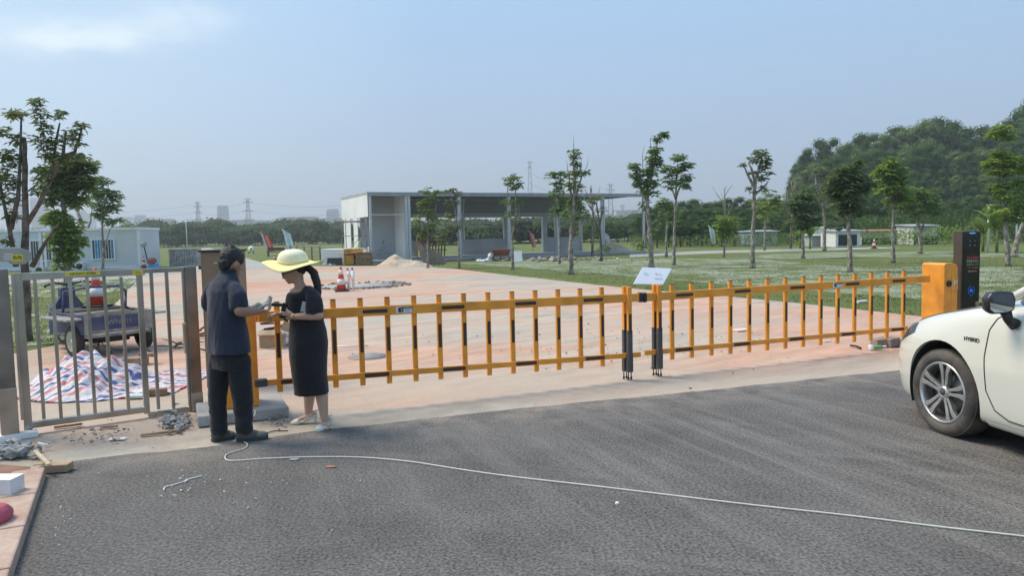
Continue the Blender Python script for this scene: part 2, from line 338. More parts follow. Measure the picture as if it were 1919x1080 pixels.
# grass paver fields
sheet('grass_paving', Yc((1919, 585), (1780, 568), (1640, 553), (1500, 543), (1330, 530), (1200, 519), (1040, 507), (960, 500), (850, 493), (1000, 488.5), (1250, 484), (1420, 486), (1600, 500), (1919, 500)), -.012, M_paver, .25, .6)
sheet('grass_paving', Yc((1330, 483), (1500, 474), (1780, 471), (1919, 476), (1919, 482), (1700, 481), (1480, 485)), -.012, M_paver, .1)
sheet('grass_paving', Yc((-200, 545), (0, 535), (262, 522), (228, 545), (120, 556), (-200, 570)), -.012, M_paver, .1)
sheet('grass_paving', Yc((-200, 620), (0, 598), (130, 575), (215, 566), (190, 600), (130, 640), (0, 652), (-200, 668)), -.012, M_paver, .1)
sheet('back_road', Yc((1180, 475), (1330, 470), (1480, 467), (1640, 463), (1690, 465), (1480, 471), (1330, 475), (1180, 482)), -.006, M_path)
# kerb
kb = MB(); nrm_in = Vector((kd.y, -kd.x, 0));
if nrm_in.x > 0: nrm_in = -nrm_in
q = k1 - kd * .02; L_ = 1.0; i = 0
while i < 6:
    a_ = k1 + kd * (i * .62); b2 = a_ + kd * .606
    kb.box((a_ + b2) / 2 + nrm_in * .11 + Vector((0, 0, -.03)), (.606, .20, .20), kd); i += 1
o = kb.build('kerb', M_kerb, bevel=.012); tag(o, kind='structure')
# apron-side return of the kerb, running left
# short scattered grass along the near grass edges
def leaf_mesh(name, base, dirs, nrm, ln, wd, mt, parent=None, drop=.25):
    base = np.asarray(base, dtype=np.float32); n = len(base); dirs = np.asarray(dirs, np.float32); nrm = np.asarray(nrm, np.float32)
    dirs /= np.linalg.norm(dirs, axis=1, keepdims=True) + 1e-6; side = np.cross(dirs, nrm); side /= np.linalg.norm(side, axis=1, keepdims=True) + 1e-6
    ln = np.broadcast_to(np.asarray(ln, np.float32).reshape(-1, 1), (n, 1)); wd = np.broadcast_to(np.asarray(wd, np.float32).reshape(-1, 1), (n, 1))
    up = np.cross(side, dirs)
    off = np.array(parent_loc(parent) if parent else (0, 0, 0), np.float32)
    v = np.empty((n, 4, 3), np.float32); v[:, 0] = base; mid = base + dirs * ln * .45 + up * ln * .06
    v[:, 1] = mid + side * wd * .5; tip = base + dirs * ln; tip[:, 2] -= (ln[:, 0] * drop); v[:, 2] = tip; v[:, 3] = mid - side * wd * .5
    v = v - off
    i = np.arange(n, dtype=np.int32) * 4; tri = np.stack([i, i + 1, i + 2, i, i + 2, i + 3], 1).reshape(-1)
    me = bpy.data.meshes.new(name); me.vertices.add(4 * n); me.vertices.foreach_set('co', v.reshape(-1)); me.loops.add(6 * n); me.loops.foreach_set('vertex_index', tri)
    me.polygons.add(2 * n); me.polygons.foreach_set('loop_start', np.arange(2 * n, dtype=np.int32) * 3); me.polygons.foreach_set('loop_total', np.full(2 * n, 3, np.int32))
    me.update(calc_edges=True); me.validate(); me.materials.append(mt)
    o = bpy.data.objects.new(name, me); COL.objects.link(o)
    if parent: o.parent = parent
    return o
rng = np.random.default_rng(5)
M_blade = mat('grass_blade', (.10, .15, .030), .7, var=.3, vs=.5, c2=(.17, .19, .055), isl=.35, trans=.3)
def inpoly(x, y, pl):
    c = False; j = len(pl) - 1
    for i in range(len(pl)):
        if (pl[i][1] > y) != (pl[j][1] > y) and x < (pl[j][0] - pl[i][0]) * (y - pl[i][1]) / (pl[j][1] - pl[i][1]) + pl[i][0]: c = not c
        j = i
    return c
pts = []; yl = [(p.x, p.y) for p in yard]
tries = 0
while len(pts) < 26000 and tries < 200000:
    tries += 1
    Y = 11.5 + 26 * rng.random() ** 1.5; X = (rng.random() * 2 - 1) * .72 * Y
    if X < -3.2 and Y < 12: continue
    if not inpoly(X, Y, yl) and mnoise.noise(Vector((X * .5, Y * .5, 2))) > -.25 and mnoise.noise(Vector((X * 2, Y * 2, 5))) > -.2: pts.append((X, Y, -.02))
n = len(pts); d = rng.normal(size=(n, 3)) * .45; d[:, 2] = 1
o = leaf_mesh('grass', pts, d, rng.normal(size=(n, 3)), rng.uniform(.03, .085, n), .012, M_blade, drop=.1); tag(o, 'short sparse green grass beyond the dusty yard', 'grass', kind='stuff')
# ------------------------------------------------------------ steel gate at the left
M_steel = mat('stainless_steel', (.44, .42, .38), .30, 1., var=.25, vs=2.5, bump=.04, bs=6)
M_steel_d = mat('dull_steel', (.24, .22, .195), .38, .85, var=.3, vs=3)
M_yel = mat('yellow_sticker', (.72, .62, .04), .5, var=.05)
M_blk = mat('black_plastic', (.016, .016, .017), .45, var=.2)
M_rubber = mat('dark_rubber', (.035, .034, .032), .75, var=.3, vs=12, bump=.2)
M_white = mat('white_paint', (.74, .75, .74), .5, var=.06)
ga = P(46, 815); gb = P(366, 769); gd = (gb - ga); gd.z = 0; gd.normalize(); gn = Vector((-gd.y, gd.x, 0))
GH = lambda px, py: hit(px, py, ga, gd)
gate = thing('steel_gate', 'stainless steel barred gate with yellow stickers on its top rail', 'gate', ga)
def gbar(pxt, pyt, pxb, pyb, wd, dp=.03, mb=None):
    a_ = GH(pxt, pyt); b2 = GH(pxb, pyb); x = (a_ + b2) / 2; mb.box((x.x, x.y, x.z), (wd, dp, abs(a_.z - b2.z)), gd); return mb
zt = GH(150, 513).z
def rail(name, p, q, h, d=.05):
    a_ = GH(*p); b2 = GH(*q); z = (a_.z + b2.z) / 2; a_.z = b2.z = z; MB().beam(a_, b2, d, h).build(name, M_steel, gate, bevel=.006)
rail('top_rail', (38, 516), (271, 512), .062); rail('top_rail', (272, 508), (345, 505), .045)
rail('bottom_rail', (55, 790), (276, 774), .055); rail('bottom_rail', (277, 775), (360, 768), .045, .04)
for (xt, yt, xb, yb, wd, nm) in [(34, 512, 53, 812, .062, 'stile'), (66, 520, 81, 786, .028, 'bar'), (98, 520, 114, 784, .028, 'bar'), (132, 520, 146, 782, .028, 'bar'), (164, 519, 177, 780, .028, 'bar'), (197, 519, 208, 778, .028, 'bar'), (229, 519, 239, 776, .028, 'bar'), (263, 512, 273, 776, .05, 'stile'), (286, 510, 294, 768, .03, 'bar'), (315, 510, 322, 766, .03, 'bar'), (346, 503, 357, 768, .045, 'stile')]:
    gbar(xt, yt, xb, yb, wd, .028 if nm == 'bar' else .046, MB()).build(nm, M_steel, gate, bevel=.004)
lk = MB(); gbar(350, 605, 353, 662, .07, .07, lk); lk.build('lock_box', M_steel, gate, bevel=.006)
def sticker(p, q, h, label, txt, hitf, dr, nn, parent, mt=M_yel, off=.027):
    a_ = hitf(*p) - nn * off; b2 = hitf(*q) - nn * off; z = (a_.z + b2.z) / 2; a_.z = b2.z = z
    s = MB().beam(a_, b2, .003, h).build('sticker', mt, parent); s['label'] = label
    if txt: text('lettering', txt, h * .62, M_blk, s, (a_ + b2) / 2 - nn * .003, dr, (0, 0, 1))
    return s
sticker((122, 514), (187, 512), .032, 'long yellow sticker with black characters', '注意 电动大门 请勿靠近', GH, gd, gn, gate)
sticker((248, 511), (267, 510), .04, 'short yellow sticker', '小心', GH, gd, gn, gate)
# left post with motor housing
pa = P(20, 822); pp = thing('gate_post', 'square stainless post left of the gate carrying a boxy motor housing', 'gate post', pa)
HH = lambda px, py: hit(px, py, pa, gd)
tb = HH(8, 505); MB().box((pa.x, pa.y, tb.z / 2), (.125, .125, tb.z), gd).build('post', M_steel_d, pp, bevel=.006)
MB().box((pa.x, pa.y, .22), (.131, .131, .44), gd).build('base_sleeve', M_steel, pp, bevel=.006)
MB().box((pa.x + .105, pa.y + .01, .78), (.022, .03, 1.25), gd).build('hinge_rod', M_steel, pp, bevel=.004)
hc = HH(14, 483); hs = []
for sx_, z0, z1 in ((-.42, -.055, .09), (.06, -.055, .09), (.155, -.02, .05)):
    pass
prof = [(-.45, -.03), (.0, -.03), (.03, -.06), (.12, -.06), (.15, -.03), (.165, -.03), (.165, .045), (.08, .085), (-.45, .085)]
hb = MB(); hb.ngon([hc + gd * x - gn * .1 + Vector((0, 0, z)) for x, z in prof], .2, gn); hb.build('motor_housing', M_steel, pp, bevel=.006)
sticker((22, 484), (43, 483), .055, 'yellow warning sticker on the housing', '危险', lambda x, y: hit(x, y, pa - gn * .1, gd), gd, gn, pp, off=.004)
for k in range(3):
    a_ = hit(7, 477 + 4.7 * k, pa - gn * .1, gd); MB().beam(a_ - gn * .003, a_ + gd * .06 - gn * .003, .006, .008).build('vent_slot', M_white, pp)
sl_ = MB(); c = P(32, 822); sl_.box((c.x, c.y, .02), (.30, .10, .05), gd); o = sl_.build('white_slab', M_white, bevel=.004); tag(o, 'white flat slab lying at the foot of the left steel gate post', 'slab')
# right square post
rp = P(369, 769); po = thing('gate_post', 'square grey steel post between the gate and the brown cabinet', 'gate post', rp)
zt2 = hit(363, 499, rp, gd).z; MB().box((rp.x, rp.y, zt2 / 2), (.10, .10, zt2), gd).build('post', M_steel_d, po, bevel=.005)
MB().box((rp.x, rp.y, .09), (.106, .106, .18), gd).build('base_sleeve', M_steel, po, bevel=.004)
# brown cabinet
cb = P(410, 728); M_brown = mat('brown_metal', (.21, .145, .092), .45, var=.1, vs=3)
cab = thing('brown_cabinet', 'tall brown metal cabinet standing behind the man in the navy shirt', 'cabinet', cb)
za = A(378, 473, cb.y).z; xl = A(381, 600, cb.y).x
MB().box((xl + .18, cb.y + .2, za / 2), (.36, .4, za)).build('body', M_brown, cab, bevel=.01)
MB().box((xl + .18, cb.y - .003, za / 2), (.30, .012, za - .1)).build('door', M_brown, cab, bevel=.004)
MB().box((xl + .18, cb.y + .2, za + .012), (.39, .44, .022)).build('top_plate', M_blk, cab, bevel=.004)
MB().box((xl + .18, cb.y - .014, za - .12), (.05, .008, .02)).build('handle', M_steel, cab)
# ------------------------------------------------------------ orange swing booms
M_or = mat('orange_paint', (.79, .31, .030), .42, var=.13, vs=5, coat=.15)
M_bk = mat('brown_black_reflector', (.045, .025, .016), .5, var=.1)
M_sleeve = mat('grey_sleeve', (.070, .066, .064), .5, var=.15)
c0 = P(1174, 712); c3 = P(1228, 706); lA = P(484, 792); rA = P(1742, 646)
bd = Vector((rA.x - lA.x, rA.y - lA.y, 0)).normalized(); bn = Vector((-bd.y, bd.x, 0)); bo = (c0 + c3) / 2; bo.z = 0
BH = lambda px, py: hit(px, py, bo, bd)
S = lambda p: (p - bo).dot(bd)
M_cap = mat('post_cap', (.10, .06, .035), .6)
def boom(name, label, x0, x1, tops, bots, rail1, rail2, inner, marks1, marks2, posts, stick, sgn, collar):
    t = thing(name, label, 'barrier boom', (bo.x, bo.y, 0), 'orange barrier booms closing the entrance')
    def lin(pr, s):     # height at position s along the boom, from two photographed points
        a_ = BH(*pr[0]); b2 = BH(*pr[1]); u = (s - S(a_)) / (S(b2) - S(a_)); return a_.z + (b2.z - a_.z) * u
    pt = lambda s, z, off=0.: bo + bd * s + bn * off + Vector((0, 0, z))
    s0, s1 = S(BH(*x0)), S(BH(*x1))
    MB().beam(pt(s0, lin(rail1, s0)), pt(s1, lin(rail1, s1)), .046, .092).build('top_rail', M_or, t, bevel=.006)
    s2 = inner; MB().beam(pt(s0 if sgn > 0 else s2, lin(rail2, s0 if sgn > 0 else s2)), pt(s2 if sgn > 0 else s1, lin(rail2, s2 if sgn > 0 else s1)), .03, .055).build('bottom_rail', M_or, t, bevel=.004)
    for ss in posts:
        za_, zb_ = lin(tops, ss), lin(bots, ss)
        pb = MB().box(pt(ss, (za_ + zb_) / 2, .030), (.052, .034, za_ - zb_), bd).build('post', M_or, t, bevel=.008)
        MB().box(pt(ss, za_ + .004, .030), (.050, .034, .008), bd).build('cap', M_cap, pb, bevel=.003)
        zc = za_ + (zb_ - za_) * .475; MB().box(pt(ss, zc, .0115), (.030, .004, (za_ - zb_) * .275), bd).build('reflector', M_bk, pb)
    for s_, off, rl, h in [(x, -.025, rail1, .034) for x in marks1] + [(x, -.017, rail2, .036) for x in marks2]:
        a_, b2 = s_ - .118, s_ + .118; MB().beam(pt(a_, lin(rl, a_), off), pt(b2, lin(rl, b2), off), .005, h).build('reflector_strip', M_bk, t)
        for e in (a_ - .018, b2 + .018): MB().lathe(pt(e, lin(rl, e), off + .001), [(.006, 0), (.004, .003)], 8, -bn).build('bolt', M_steel, t)
    if stick:
        a_, b2 = stick; s = MB().beam(pt(a_, lin(rail1, a_), -.0255), pt(b2, lin(rail1, b2), -.0255), .003, .062).build('maker_label', M_white, t); s['label'] = 'small white label with black square mark'
        mid = pt(a_ + .045, lin(rail1, a_ + .04), -.0285); MB().box(mid, (.05, .002, .045), bd).build('mark', M_bk, s); MB().box(mid - bn * .002 + bd * .008, (.012, .002, .02), bd).build('mark_inset', mat('pale_green', (.5, .6, .3), .6), s)
        text('lettering', '智能道闸', .026, M_bk, s, pt((a_ + b2) / 2 + .035, lin(rail1, a_ + .1) + .016, -.0285), bd, (0, 0, 1))
        for kk in (0, 1): MB().beam(pt(a_ + .09, lin(rail1, a_) - .006 - .014 * kk, -.0285), pt(b2 - .015, lin(rail1, b2) - .006 - .014 * kk, -.0285), .002, .004).build('text_line', mat('label_blue', (.25, .35, .6), .6), s)
    # folding tip: double post, grey sleeves, ground rods
    for k, (off, dx, wd) in enumerate(((-.036, 0, .050), (.036, -.014, .046))):
        ss = S(BH(1176 if sgn < 0 else 1232, 600)) + dx
        za_ = lin(tops, ss) + .012; MB().box(pt(ss, (za_ + .42) / 2 + .0, off), (wd, .04, za_ - .42), bd).build('tip_post', M_or, t, bevel=.006)
        MB().box(pt(ss, .63, off - .0215), (.034, .004, .22), bd).build('reflector', M_bk, t)
        sv = MB().box(pt(ss, .375, off), (wd + .008, .046, .37), bd).build('sleeve', M_sleeve, t, bevel=.006)
        MB().box(pt(ss, .19, off), (wd + .014, .052, .2), bd).build('lower_sleeve', M_sleeve, sv, bevel=.006)
        for e in (-.014, .014):
            rr_ = MB(); rr_.tube([pt(ss + e * 1.3, .1, off), pt(ss + e * 1.3, .03, off)], .006); rr_.lathe(pt(ss + e * 1.3, .003, off), [(.009, 0), (.013, .012), (.013, .026), (.007, .034)], 10); rr_.build('ground_rod', M_blk, t)
        MB().lathe(pt(ss + .006, lin(rail1, ss), off - .02), [(.012, 0), (.010, .005)], 10, -bn).build('bolt', M_steel, t)
    e = s1 if sgn < 0 else s0
    MB().box(pt(e, lin(rail1, e)), (.05, .07, .112), bd).build('end_buffer', M_blk, t, bevel=.018, seg=3)
    e2 = inner if sgn > 0 else inner
    return t, pt, lin
sL = np.linspace(S(BH(522, 650)), S(BH(1131, 620)), 14); 
xs_ = [522, 574, 627.5, 678.5, 729, 779, 826, 872.5, 918, 963, 1006.5, 1049, 1090.5, 1131]
pl = [S(BH(x, 640)) for x in xs_]
tL, ptL, linL = boom('barrier_boom', 'left orange barrier boom reaching from behind the woman to the gap in the middle', (484, 596), (1199, 560), ((627, 563), (1131, 541)), ((632, 728), (1131, 688)), ((627, 587), (1131, 561)), ((632, 708), (1131, 670)), S(BH(489, 718)),
    [(pl[3] + pl[4]) / 2, (pl[6] + pl[7]) / 2, (pl[9] + pl[10]) / 2, (pl[12] + pl[13]) / 2], [(pl[0] + pl[1]) / 2, (pl[3] + pl[4]) / 2, (pl[6] + pl[7]) / 2, (pl[9] + pl[10]) / 2, (pl[12] + pl[13]) / 2 + .02], pl, (S(BH(741, 580)), S(BH(770, 580))), -1, 1)
xr = [1262, 1299, 1336, 1371.5, 1407, 1441, 1475, 1508.5, 1541, 1573, 1604.5, 1635.5, 1665.5, 1696]
pr_ = [S(BH(x, 600)) for x in xr]
tR, ptR, linR = boom('barrier_boom', 'right orange barrier boom between the middle gap and the black screen pillar', (1207, 557), (1741, 523), ((1262, 534), (1696, 508)), ((1262, 675), (1696, 633)), ((1262, 554), (1696, 525.5)), ((1262, 657), (1696, 616)), S(BH(1700, 616)),
    [(pr_[0] + pr_[1]) / 2, (pr_[3] + pr_[4]) / 2, (pr_[6] + pr_[7]) / 2, (pr_[9] + pr_[10]) / 2 + .05, (pr_[12] + pr_[13]) / 2], [(pr_[0] + pr_[1]) / 2, (pr_[3] + pr_[4]) / 2, (pr_[6] + pr_[7]) / 2, (pr_[9] + pr_[10]) / 2, (pr_[12] + pr_[13]) / 2], pr_, (S(BH(1558, 535)), S(BH(1576, 534))), 1, 1)
# bottom rail ends
a_ = BH(489, 718); MB().box(a_, (.11, .07, .07), bd).build('end_collar', M_sleeve, tL, bevel=.01)
# ------------------------------------------------------------ barrier machines
def machine(name, label, base, w_, d_, h_, plinth, front_extra):
    t = thing(name, label, 'barrier machine', base, 'orange barrier machine cabinets')
    f = lambda x, y, z: base + bd * x + bn * y + Vector((0, 0, z))
    b = MB(); pr = []
    top = [(-w_ / 2, 0), (w_ / 2, 0), (w_ / 2, h_ * .94), (w_ / 2 - .04, h_ * .985), (w_ / 2 - .11, h_), (-w_ / 2 + .03, h_), (-w_ / 2, h_ - .02)]
    b.ngon([f(x, -d_ / 2, z) for x, z in top], d_, bn); b.build('housing', M_or, t, bevel=.01)
    if plinth: MB().box(f(.0, -.0, -.06), (w_ + .3, d_ + .25, .12), bd).build('plinth', M_grey, t, bevel=.01)
    return t, f
lb = P(455, 783); lb = lb + bn * .12; lb.z = .1
tl, f = machine('barrier_machine', 'orange barrier machine half hidden behind the man, standing on a concrete plinth', lb, .30, .34, .94, False, 0)
MB().box(f(0, -.173, .45), (.25, .006, .74), bd).build('door', M_or, tl, bevel=.003)
MB().box(f(.0, -.178, .30), (.05, .004, .22), bd).build('sticker', M_white, tl)
MB().box(f(.152, 0, .40), (.012, .05, .66), bd).build('side_rib', M_or, tl, bevel=.003)
lz = linL(((627, 587), (1131, 561)), S(lb)); MB().lathe(f(.14, 0, .82), [(.05, 0), (.05, .06), (.03, .08)], 20, bd).build('arm_hub', M_or, tl)
pl_c = P(430, 800); pl_c = lb.copy(); pl_c.z = .05; o = MB().box(pl_c - bn * .02, (.78, .62, .10), bd).build('concrete_plinth', M_grey, bevel=.012); tag(o, 'low grey concrete plinth under the left orange machine behind the man', 'plinth')
s_l = S(BH(1737, 560)); bx = bo + bd * (s_l + .25); bx.z = .0
zt3 = hit(1760, 494, bo - bn * .15, bd).z
tr, f = machine('barrier_machine', 'orange barrier machine with a white letter P, left of the black screen pillar', bx, .27, .34, zt3, False, 0)
MB().lathe(f(-.055, -.172, zt3 - .28), [(.042, 0), (.042, .018), (.034, .026), (.034, .02), (0, .02)], 24, -bn).build('lock_ring', M_blk, tr)
MB().lathe(f(.10, -.172, zt3 - .205), [(.011, 0), (.011, .01), (0, .012)], 12, -bn).build('door_lock', M_steel, tr)
MB().box(f(.065, -.172, zt3 - .42), (.12, .006, .7), bd).build('door', M_or, tr, bevel=.003)
pn = f(.072, -.177, zt3 - .28); M_pw = mat('pale_orange_print', (.92, .74, .52), .5)
text('letter', 'P', .12, M_pw, tr, pn, bd, (0, 0, 1))
for a_, b2 in (((-.05, -.08), (.05, -.08)), ((.05, -.08), (.05, .08)), ((.05, .08), (-.05, .08)), ((-.05, .08), (-.05, -.08))):
    MB().beam(pn + bd * a_[0] + Vector((0, 0, a_[1])), pn + bd * b2[0] + Vector((0, 0, b2[1])), .002, .006, -bn).build('frame_line', M_pw, tr)
# ------------------------------------------------------------ black screen pillar
sp_ = bo + bd * (s_l + .17 + .47) + bn * -.02; sp_.z = 0
zs = hit(1818, 433, sp_, bd).z
sp_ = sp_ + bd * .13; kt = thing('screen_pillar', 'tall black payment screen pillar with red and green characters beside the orange cabinet', 'payment pillar', sp_)
sd1 = Vector((math.cos(R(5)), math.sin(R(5)), 0)); 
kd1 = (bd * .62 + sd1 * .38).normalized(); kn1 = Vector((-kd1.y, kd1.x, 0))
wK = .325
MB().box(sp_ + Vector((0, 0, zs / 2)), (wK, .14, zs), kd1).build('casing', mat('bronze_casing', (.12, .095, .075), .35, .7, var=.1), kt, bevel=.006)
MB().box(sp_ + kd1 * .012 - kn1 * .072 + Vector((0, 0, zs / 2)), (wK - .028, .012, zs - .03), kd1).build('glass_front', mat('black_glass', (.012, .012, .014), .12, var=.1), kt, bevel=.003)
kf = lambda x, z: sp_ + kd1 * (x + .012) - kn1 * .0795 + Vector((0, 0, z))
MB().box(kf(.0, zs - .03), (.10, .004, .012), kd1).build('indicator_light', mat('blue_light', (.05, .25, .6), .4, emit=((.03, .22, .7), .9)), kt)
for i in (-1, 1):
    for j in (0, 1): MB().lathe(kf(.042 * i + .0, zs - .14 - j * .062), [(.011, 0), (.011, .004), (.006, .005), (0, .003)], 14, -kn1).build('camera_lens', mat('lens_grey', (.16, .16, .17), .2), kt)
Mr_, Mg_, Mw_ = (mat('led_' + k, c, .5, emit=(c, .12)) for k, c in (('red', (.42, .06, .05)), ('green', (.07, .26, .12)), ('white', (.30, .29, .28))))
lines = [('一 一 一 一', Mr_, .026), ('欢迎光临惠顾', Mr_, .036), ('智慧停车场欢', Mw_, .036), ('减速慢行注意', Mg_, .036), ('一车一杆请勿', Mr_, .036), ('余位 0023 45', Mw_, .028)]
zz = zs - .33
for tx, mt_, sz in lines:
    text('led_text', tx, sz, mt_, kt, kf(.012, zz), kd1, (0, 0, 1), .0005); zz -= .047
blu = mat('blue_print', (.02, .10, .42), .4, emit=((.01, .09, .45), .35))
ring = [(.058 * math.cos(t), .058 * math.sin(t)) for t in [R(-50 + 280 * k / 20) for k in range(21)]] + [(0, -.085)]
cz = .52 + (zs - 1.62)
zb = hit(1820, 543, sp_, bd).z
pin = MB(); rr = [kf(x, zb + z) for x, z in ring]
for i in range(len(rr)): pin.beam(rr[i], rr[(i + 1) % len(rr)], .002, .010, -kn1)
pin.build('location_pin', blu, kt)
cr_ = MB(); cr_.box(kf(0, zb - .008), (.06, .003, .022), kd1); cr_.box(kf(0, zb + .012), (.042, .003, .018), kd1); cr_.box(kf(-.02, zb - .023), (.010, .003, .010), kd1); cr_.box(kf(.02, zb - .023), (.010, .003, .010), kd1); cr_.build('car_symbol', blu, kt)
# ------------------------------------------------------------ white information board
ib = hit(1221, 531, bo + bn * .35, bd); bt = thing('information_board', 'tilted white information board on a thin stand behind the gap in the barrier', 'board', (ib.x, ib.y, 0))
M_bw = mat('board_white', (.80, .82, .84), .35, var=.03)
q4 = [hit(1187, 532, ib, bd), hit(1243, 533, ib, bd), hit(1259, 503, ib + bn * .17, bd), hit(1204, 501, ib + bn * .17, bd)]
nb_ = (q4[1] - q4[0]).cross(q4[3] - q4[0]).normalized()
MB().ngon(q4, -.012, nb_).build('panel', M_bw, bt, bevel=.002)
qc = (q4[0] + q4[2]) / 2; qx = (q4[1] - q4[0]).normalized(); qy = nb_.cross(qx)
for dx, dy, ww, hh, cc in ((-.09, .03, .07, .035, (.66, .70, .76)), (.06, .03, .035, .03, (.75, .55, .52)), (.11, .03, .03, .035, (.68, .72, .76)), (.06, -.035, .12, .004, (.7, .74, .78)), (.06, -.048, .12, .004, (.7, .74, .78))):
    c = qc + qx * dx + qy * dy + nb_ * .003; MB().box(c, (ww, hh, .002), qx, nb_).build('printed_mark', mat('print%s' % str(cc), cc, .5, var=.1), bt)
MB().tube([(qc.x, qc.y, qc.z - .03), (qc.x, qc.y + .01, 0)], .014).build('stand_pole', M_sleeve, bt); MB().lathe((qc.x, qc.y, 0), [(.035, 0), (.035, .01), (.02, .02)], 20).build('stand_base', M_sleeve, bt)
# ------------------------------------------------------------ long open frame building
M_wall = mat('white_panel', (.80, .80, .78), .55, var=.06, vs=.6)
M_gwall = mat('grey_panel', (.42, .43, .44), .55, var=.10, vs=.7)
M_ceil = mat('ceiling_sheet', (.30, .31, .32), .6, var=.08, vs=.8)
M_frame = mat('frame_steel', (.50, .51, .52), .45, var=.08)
fl = P(765, 489); fr_ = P(1209, 484)
fl = P(766, 492); FRY = fl.y
# front line: posts by photo, depth direction perpendicular
f0 = A(694, 495, FRY); f0.z = 0
f1 = P(1212, 474.5); fdv = Vector((f1.x - f0.x, f1.y - f0.y, 0)); 
fd = fdv.normalized(); fn = Vector((-fd.y, fd.x, 0))
FH = lambda px, py, off=0.: hit(px, py, f0 + fn * off, fd)
FS = lambda px, off=0.: (FH(px, 440, off) - f0).dot(fd)
zR = FH(766, 363).z; zB = FH(766, 402).z; DEP = 7.0
bp_ = lambda s, z, o=0.: f0 + fd * s + fn * o + Vector((0, 0, z))
bld = thing('frame_building', 'long unfinished single-storey building with white end wall and open steel-framed front', 'building', (f0.x, f0.y, 0))
sR = FS(1207); posts_s = [FS(x) for x in (694, 766, 862, 955, 1047, 1130, 1207)]
def pbox(name, s0, s1, z0, z1, o0, o1, mt, par=None, bev=0):
    b = MB(); b.box(bp_((s0 + s1) / 2, (z0 + z1) / 2, (o0 + o1) / 2), (abs(s1 - s0), abs(o1 - o0), abs(z1 - z0)), fd); return b.build(name, mt, par or bld, bevel=bev)
pbox('floor_slab', -.05, sR + .1, 0, .14, -.1, DEP + .1, M_grey)
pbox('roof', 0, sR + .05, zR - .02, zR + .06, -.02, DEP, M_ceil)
for i in range(3): pass
pbox('front_beam', -.02, sR + .07, zR - .16, zR + .09, -.06, -.02, mat('fascia_trim', (.30, .31, .32), .5))
# ribs of the corrugated ceiling
rb = MB()
for i in range(int(sR / .45)): rb.box(bp_(.3 + i * .45, zR - .045, DEP / 2), (.05, DEP - .3, .05), fd)
rb.build('ceiling_rib', M_ceil, bld)
for k, s in enumerate(posts_s):
    zt_ = zR
    if k == 0: pbox('column', s, s + .14, .14, zt_ - .16, 0, .14, M_frame)
    elif k == 1:
        pbox('column', s - .20, s - .03, .0, zt_ - .16, -.02, .14, M_frame); pbox('column', s + .0, s + .16, .0, zt_ - .16, -.02, .14, M_frame)
    elif k < 5: 
        pbox('column', s - .11, s + .07, .0, zt_ - .16, -.02, .14, M_frame); pbox('column', s + .09, s + .13, .0, zt_ - .16, -.02, .14, M_gwall)
    elif k == 5:
        pbox('column', s - .12, s + .0, .0, zt_ - .16, -.02, .12, M_frame); pbox('column', s + .05, s + .16, .0, zt_ - .16, -.02, .12, M_frame)
    else: pbox('column', s - .08, s + .08, .0, zt_ - .16, -.02, .12, M_frame)
# left end wall: fascia above, openings below, in panels
dz = DEP
pbox('end_fascia', -.02, .02, zB - .12, zR - .02, .14, DEP, M_wall)
for o0, o1, z0, z1 in ((.14, .5, .14, 1.05), (.5, 2.3, .14, .95), (2.75, 3.8, .14, zB - .12), (4.6, DEP - .5, .14, zB - .12)): pbox('end_wall_panel', -.02, .02, z0, z1, o0, o1, M_wall)
pbox('end_sill_panel', -.02, .02, .14, .95, 3.8, 4.6, M_wall)
pbox('roof_edge', -.05, .03, zR - .02, zR + .12, .0, DEP, mat('edge_grey', (.42, .44, .45), .5))
# recess wall between first two columns
sc_ = posts_s[1]
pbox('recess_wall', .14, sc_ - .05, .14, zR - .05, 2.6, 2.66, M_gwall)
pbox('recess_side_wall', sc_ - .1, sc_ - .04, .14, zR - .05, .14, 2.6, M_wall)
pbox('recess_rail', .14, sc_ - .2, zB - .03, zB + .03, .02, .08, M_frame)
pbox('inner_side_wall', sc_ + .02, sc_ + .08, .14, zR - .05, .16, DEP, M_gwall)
# dark scuffs left on the recess walls
sc_m = mat('scuff_mark', (.20, .20, .20), .8, var=.3, vs=8)
rs = random.Random(4)
def scuff(s, z, w_, h_, o, tilt):
    b = MB(); c = bp_(s, z, o); pts = [(-w_ / 2, 0), (-w_ / 4, h_ * .5), (w_ / 4, h_ * .4), (w_ / 2, h_ * .1), (w_ / 3, -h_ * .3), (-w_ / 3, -h_ * .2)]
    ct, st_ = math.cos(tilt), math.sin(tilt); b.ngon([c + fd * (x * ct - y * st_) + Vector((0, 0, x * st_ + y * ct)) for x, y in pts], .002, fn); return b.build('scuff', sc_m, bld)
for s, z, w_, h_, t_ in ((.35, .95, .8, .10, .15), (.35, .72, .7, .04, -.05), (1.55, 1.25, .12, .4, -.3), (1.35, .75, .5, .05, .1), (1.6, .95, .4, .05, -.2), (1.75, .55, .4, .04, 0), (.4, .35, .9, .12, .1), (1.2, .5, .4, .05, .2)): scuff(s + .1, z, w_, h_, 2.594, t_)
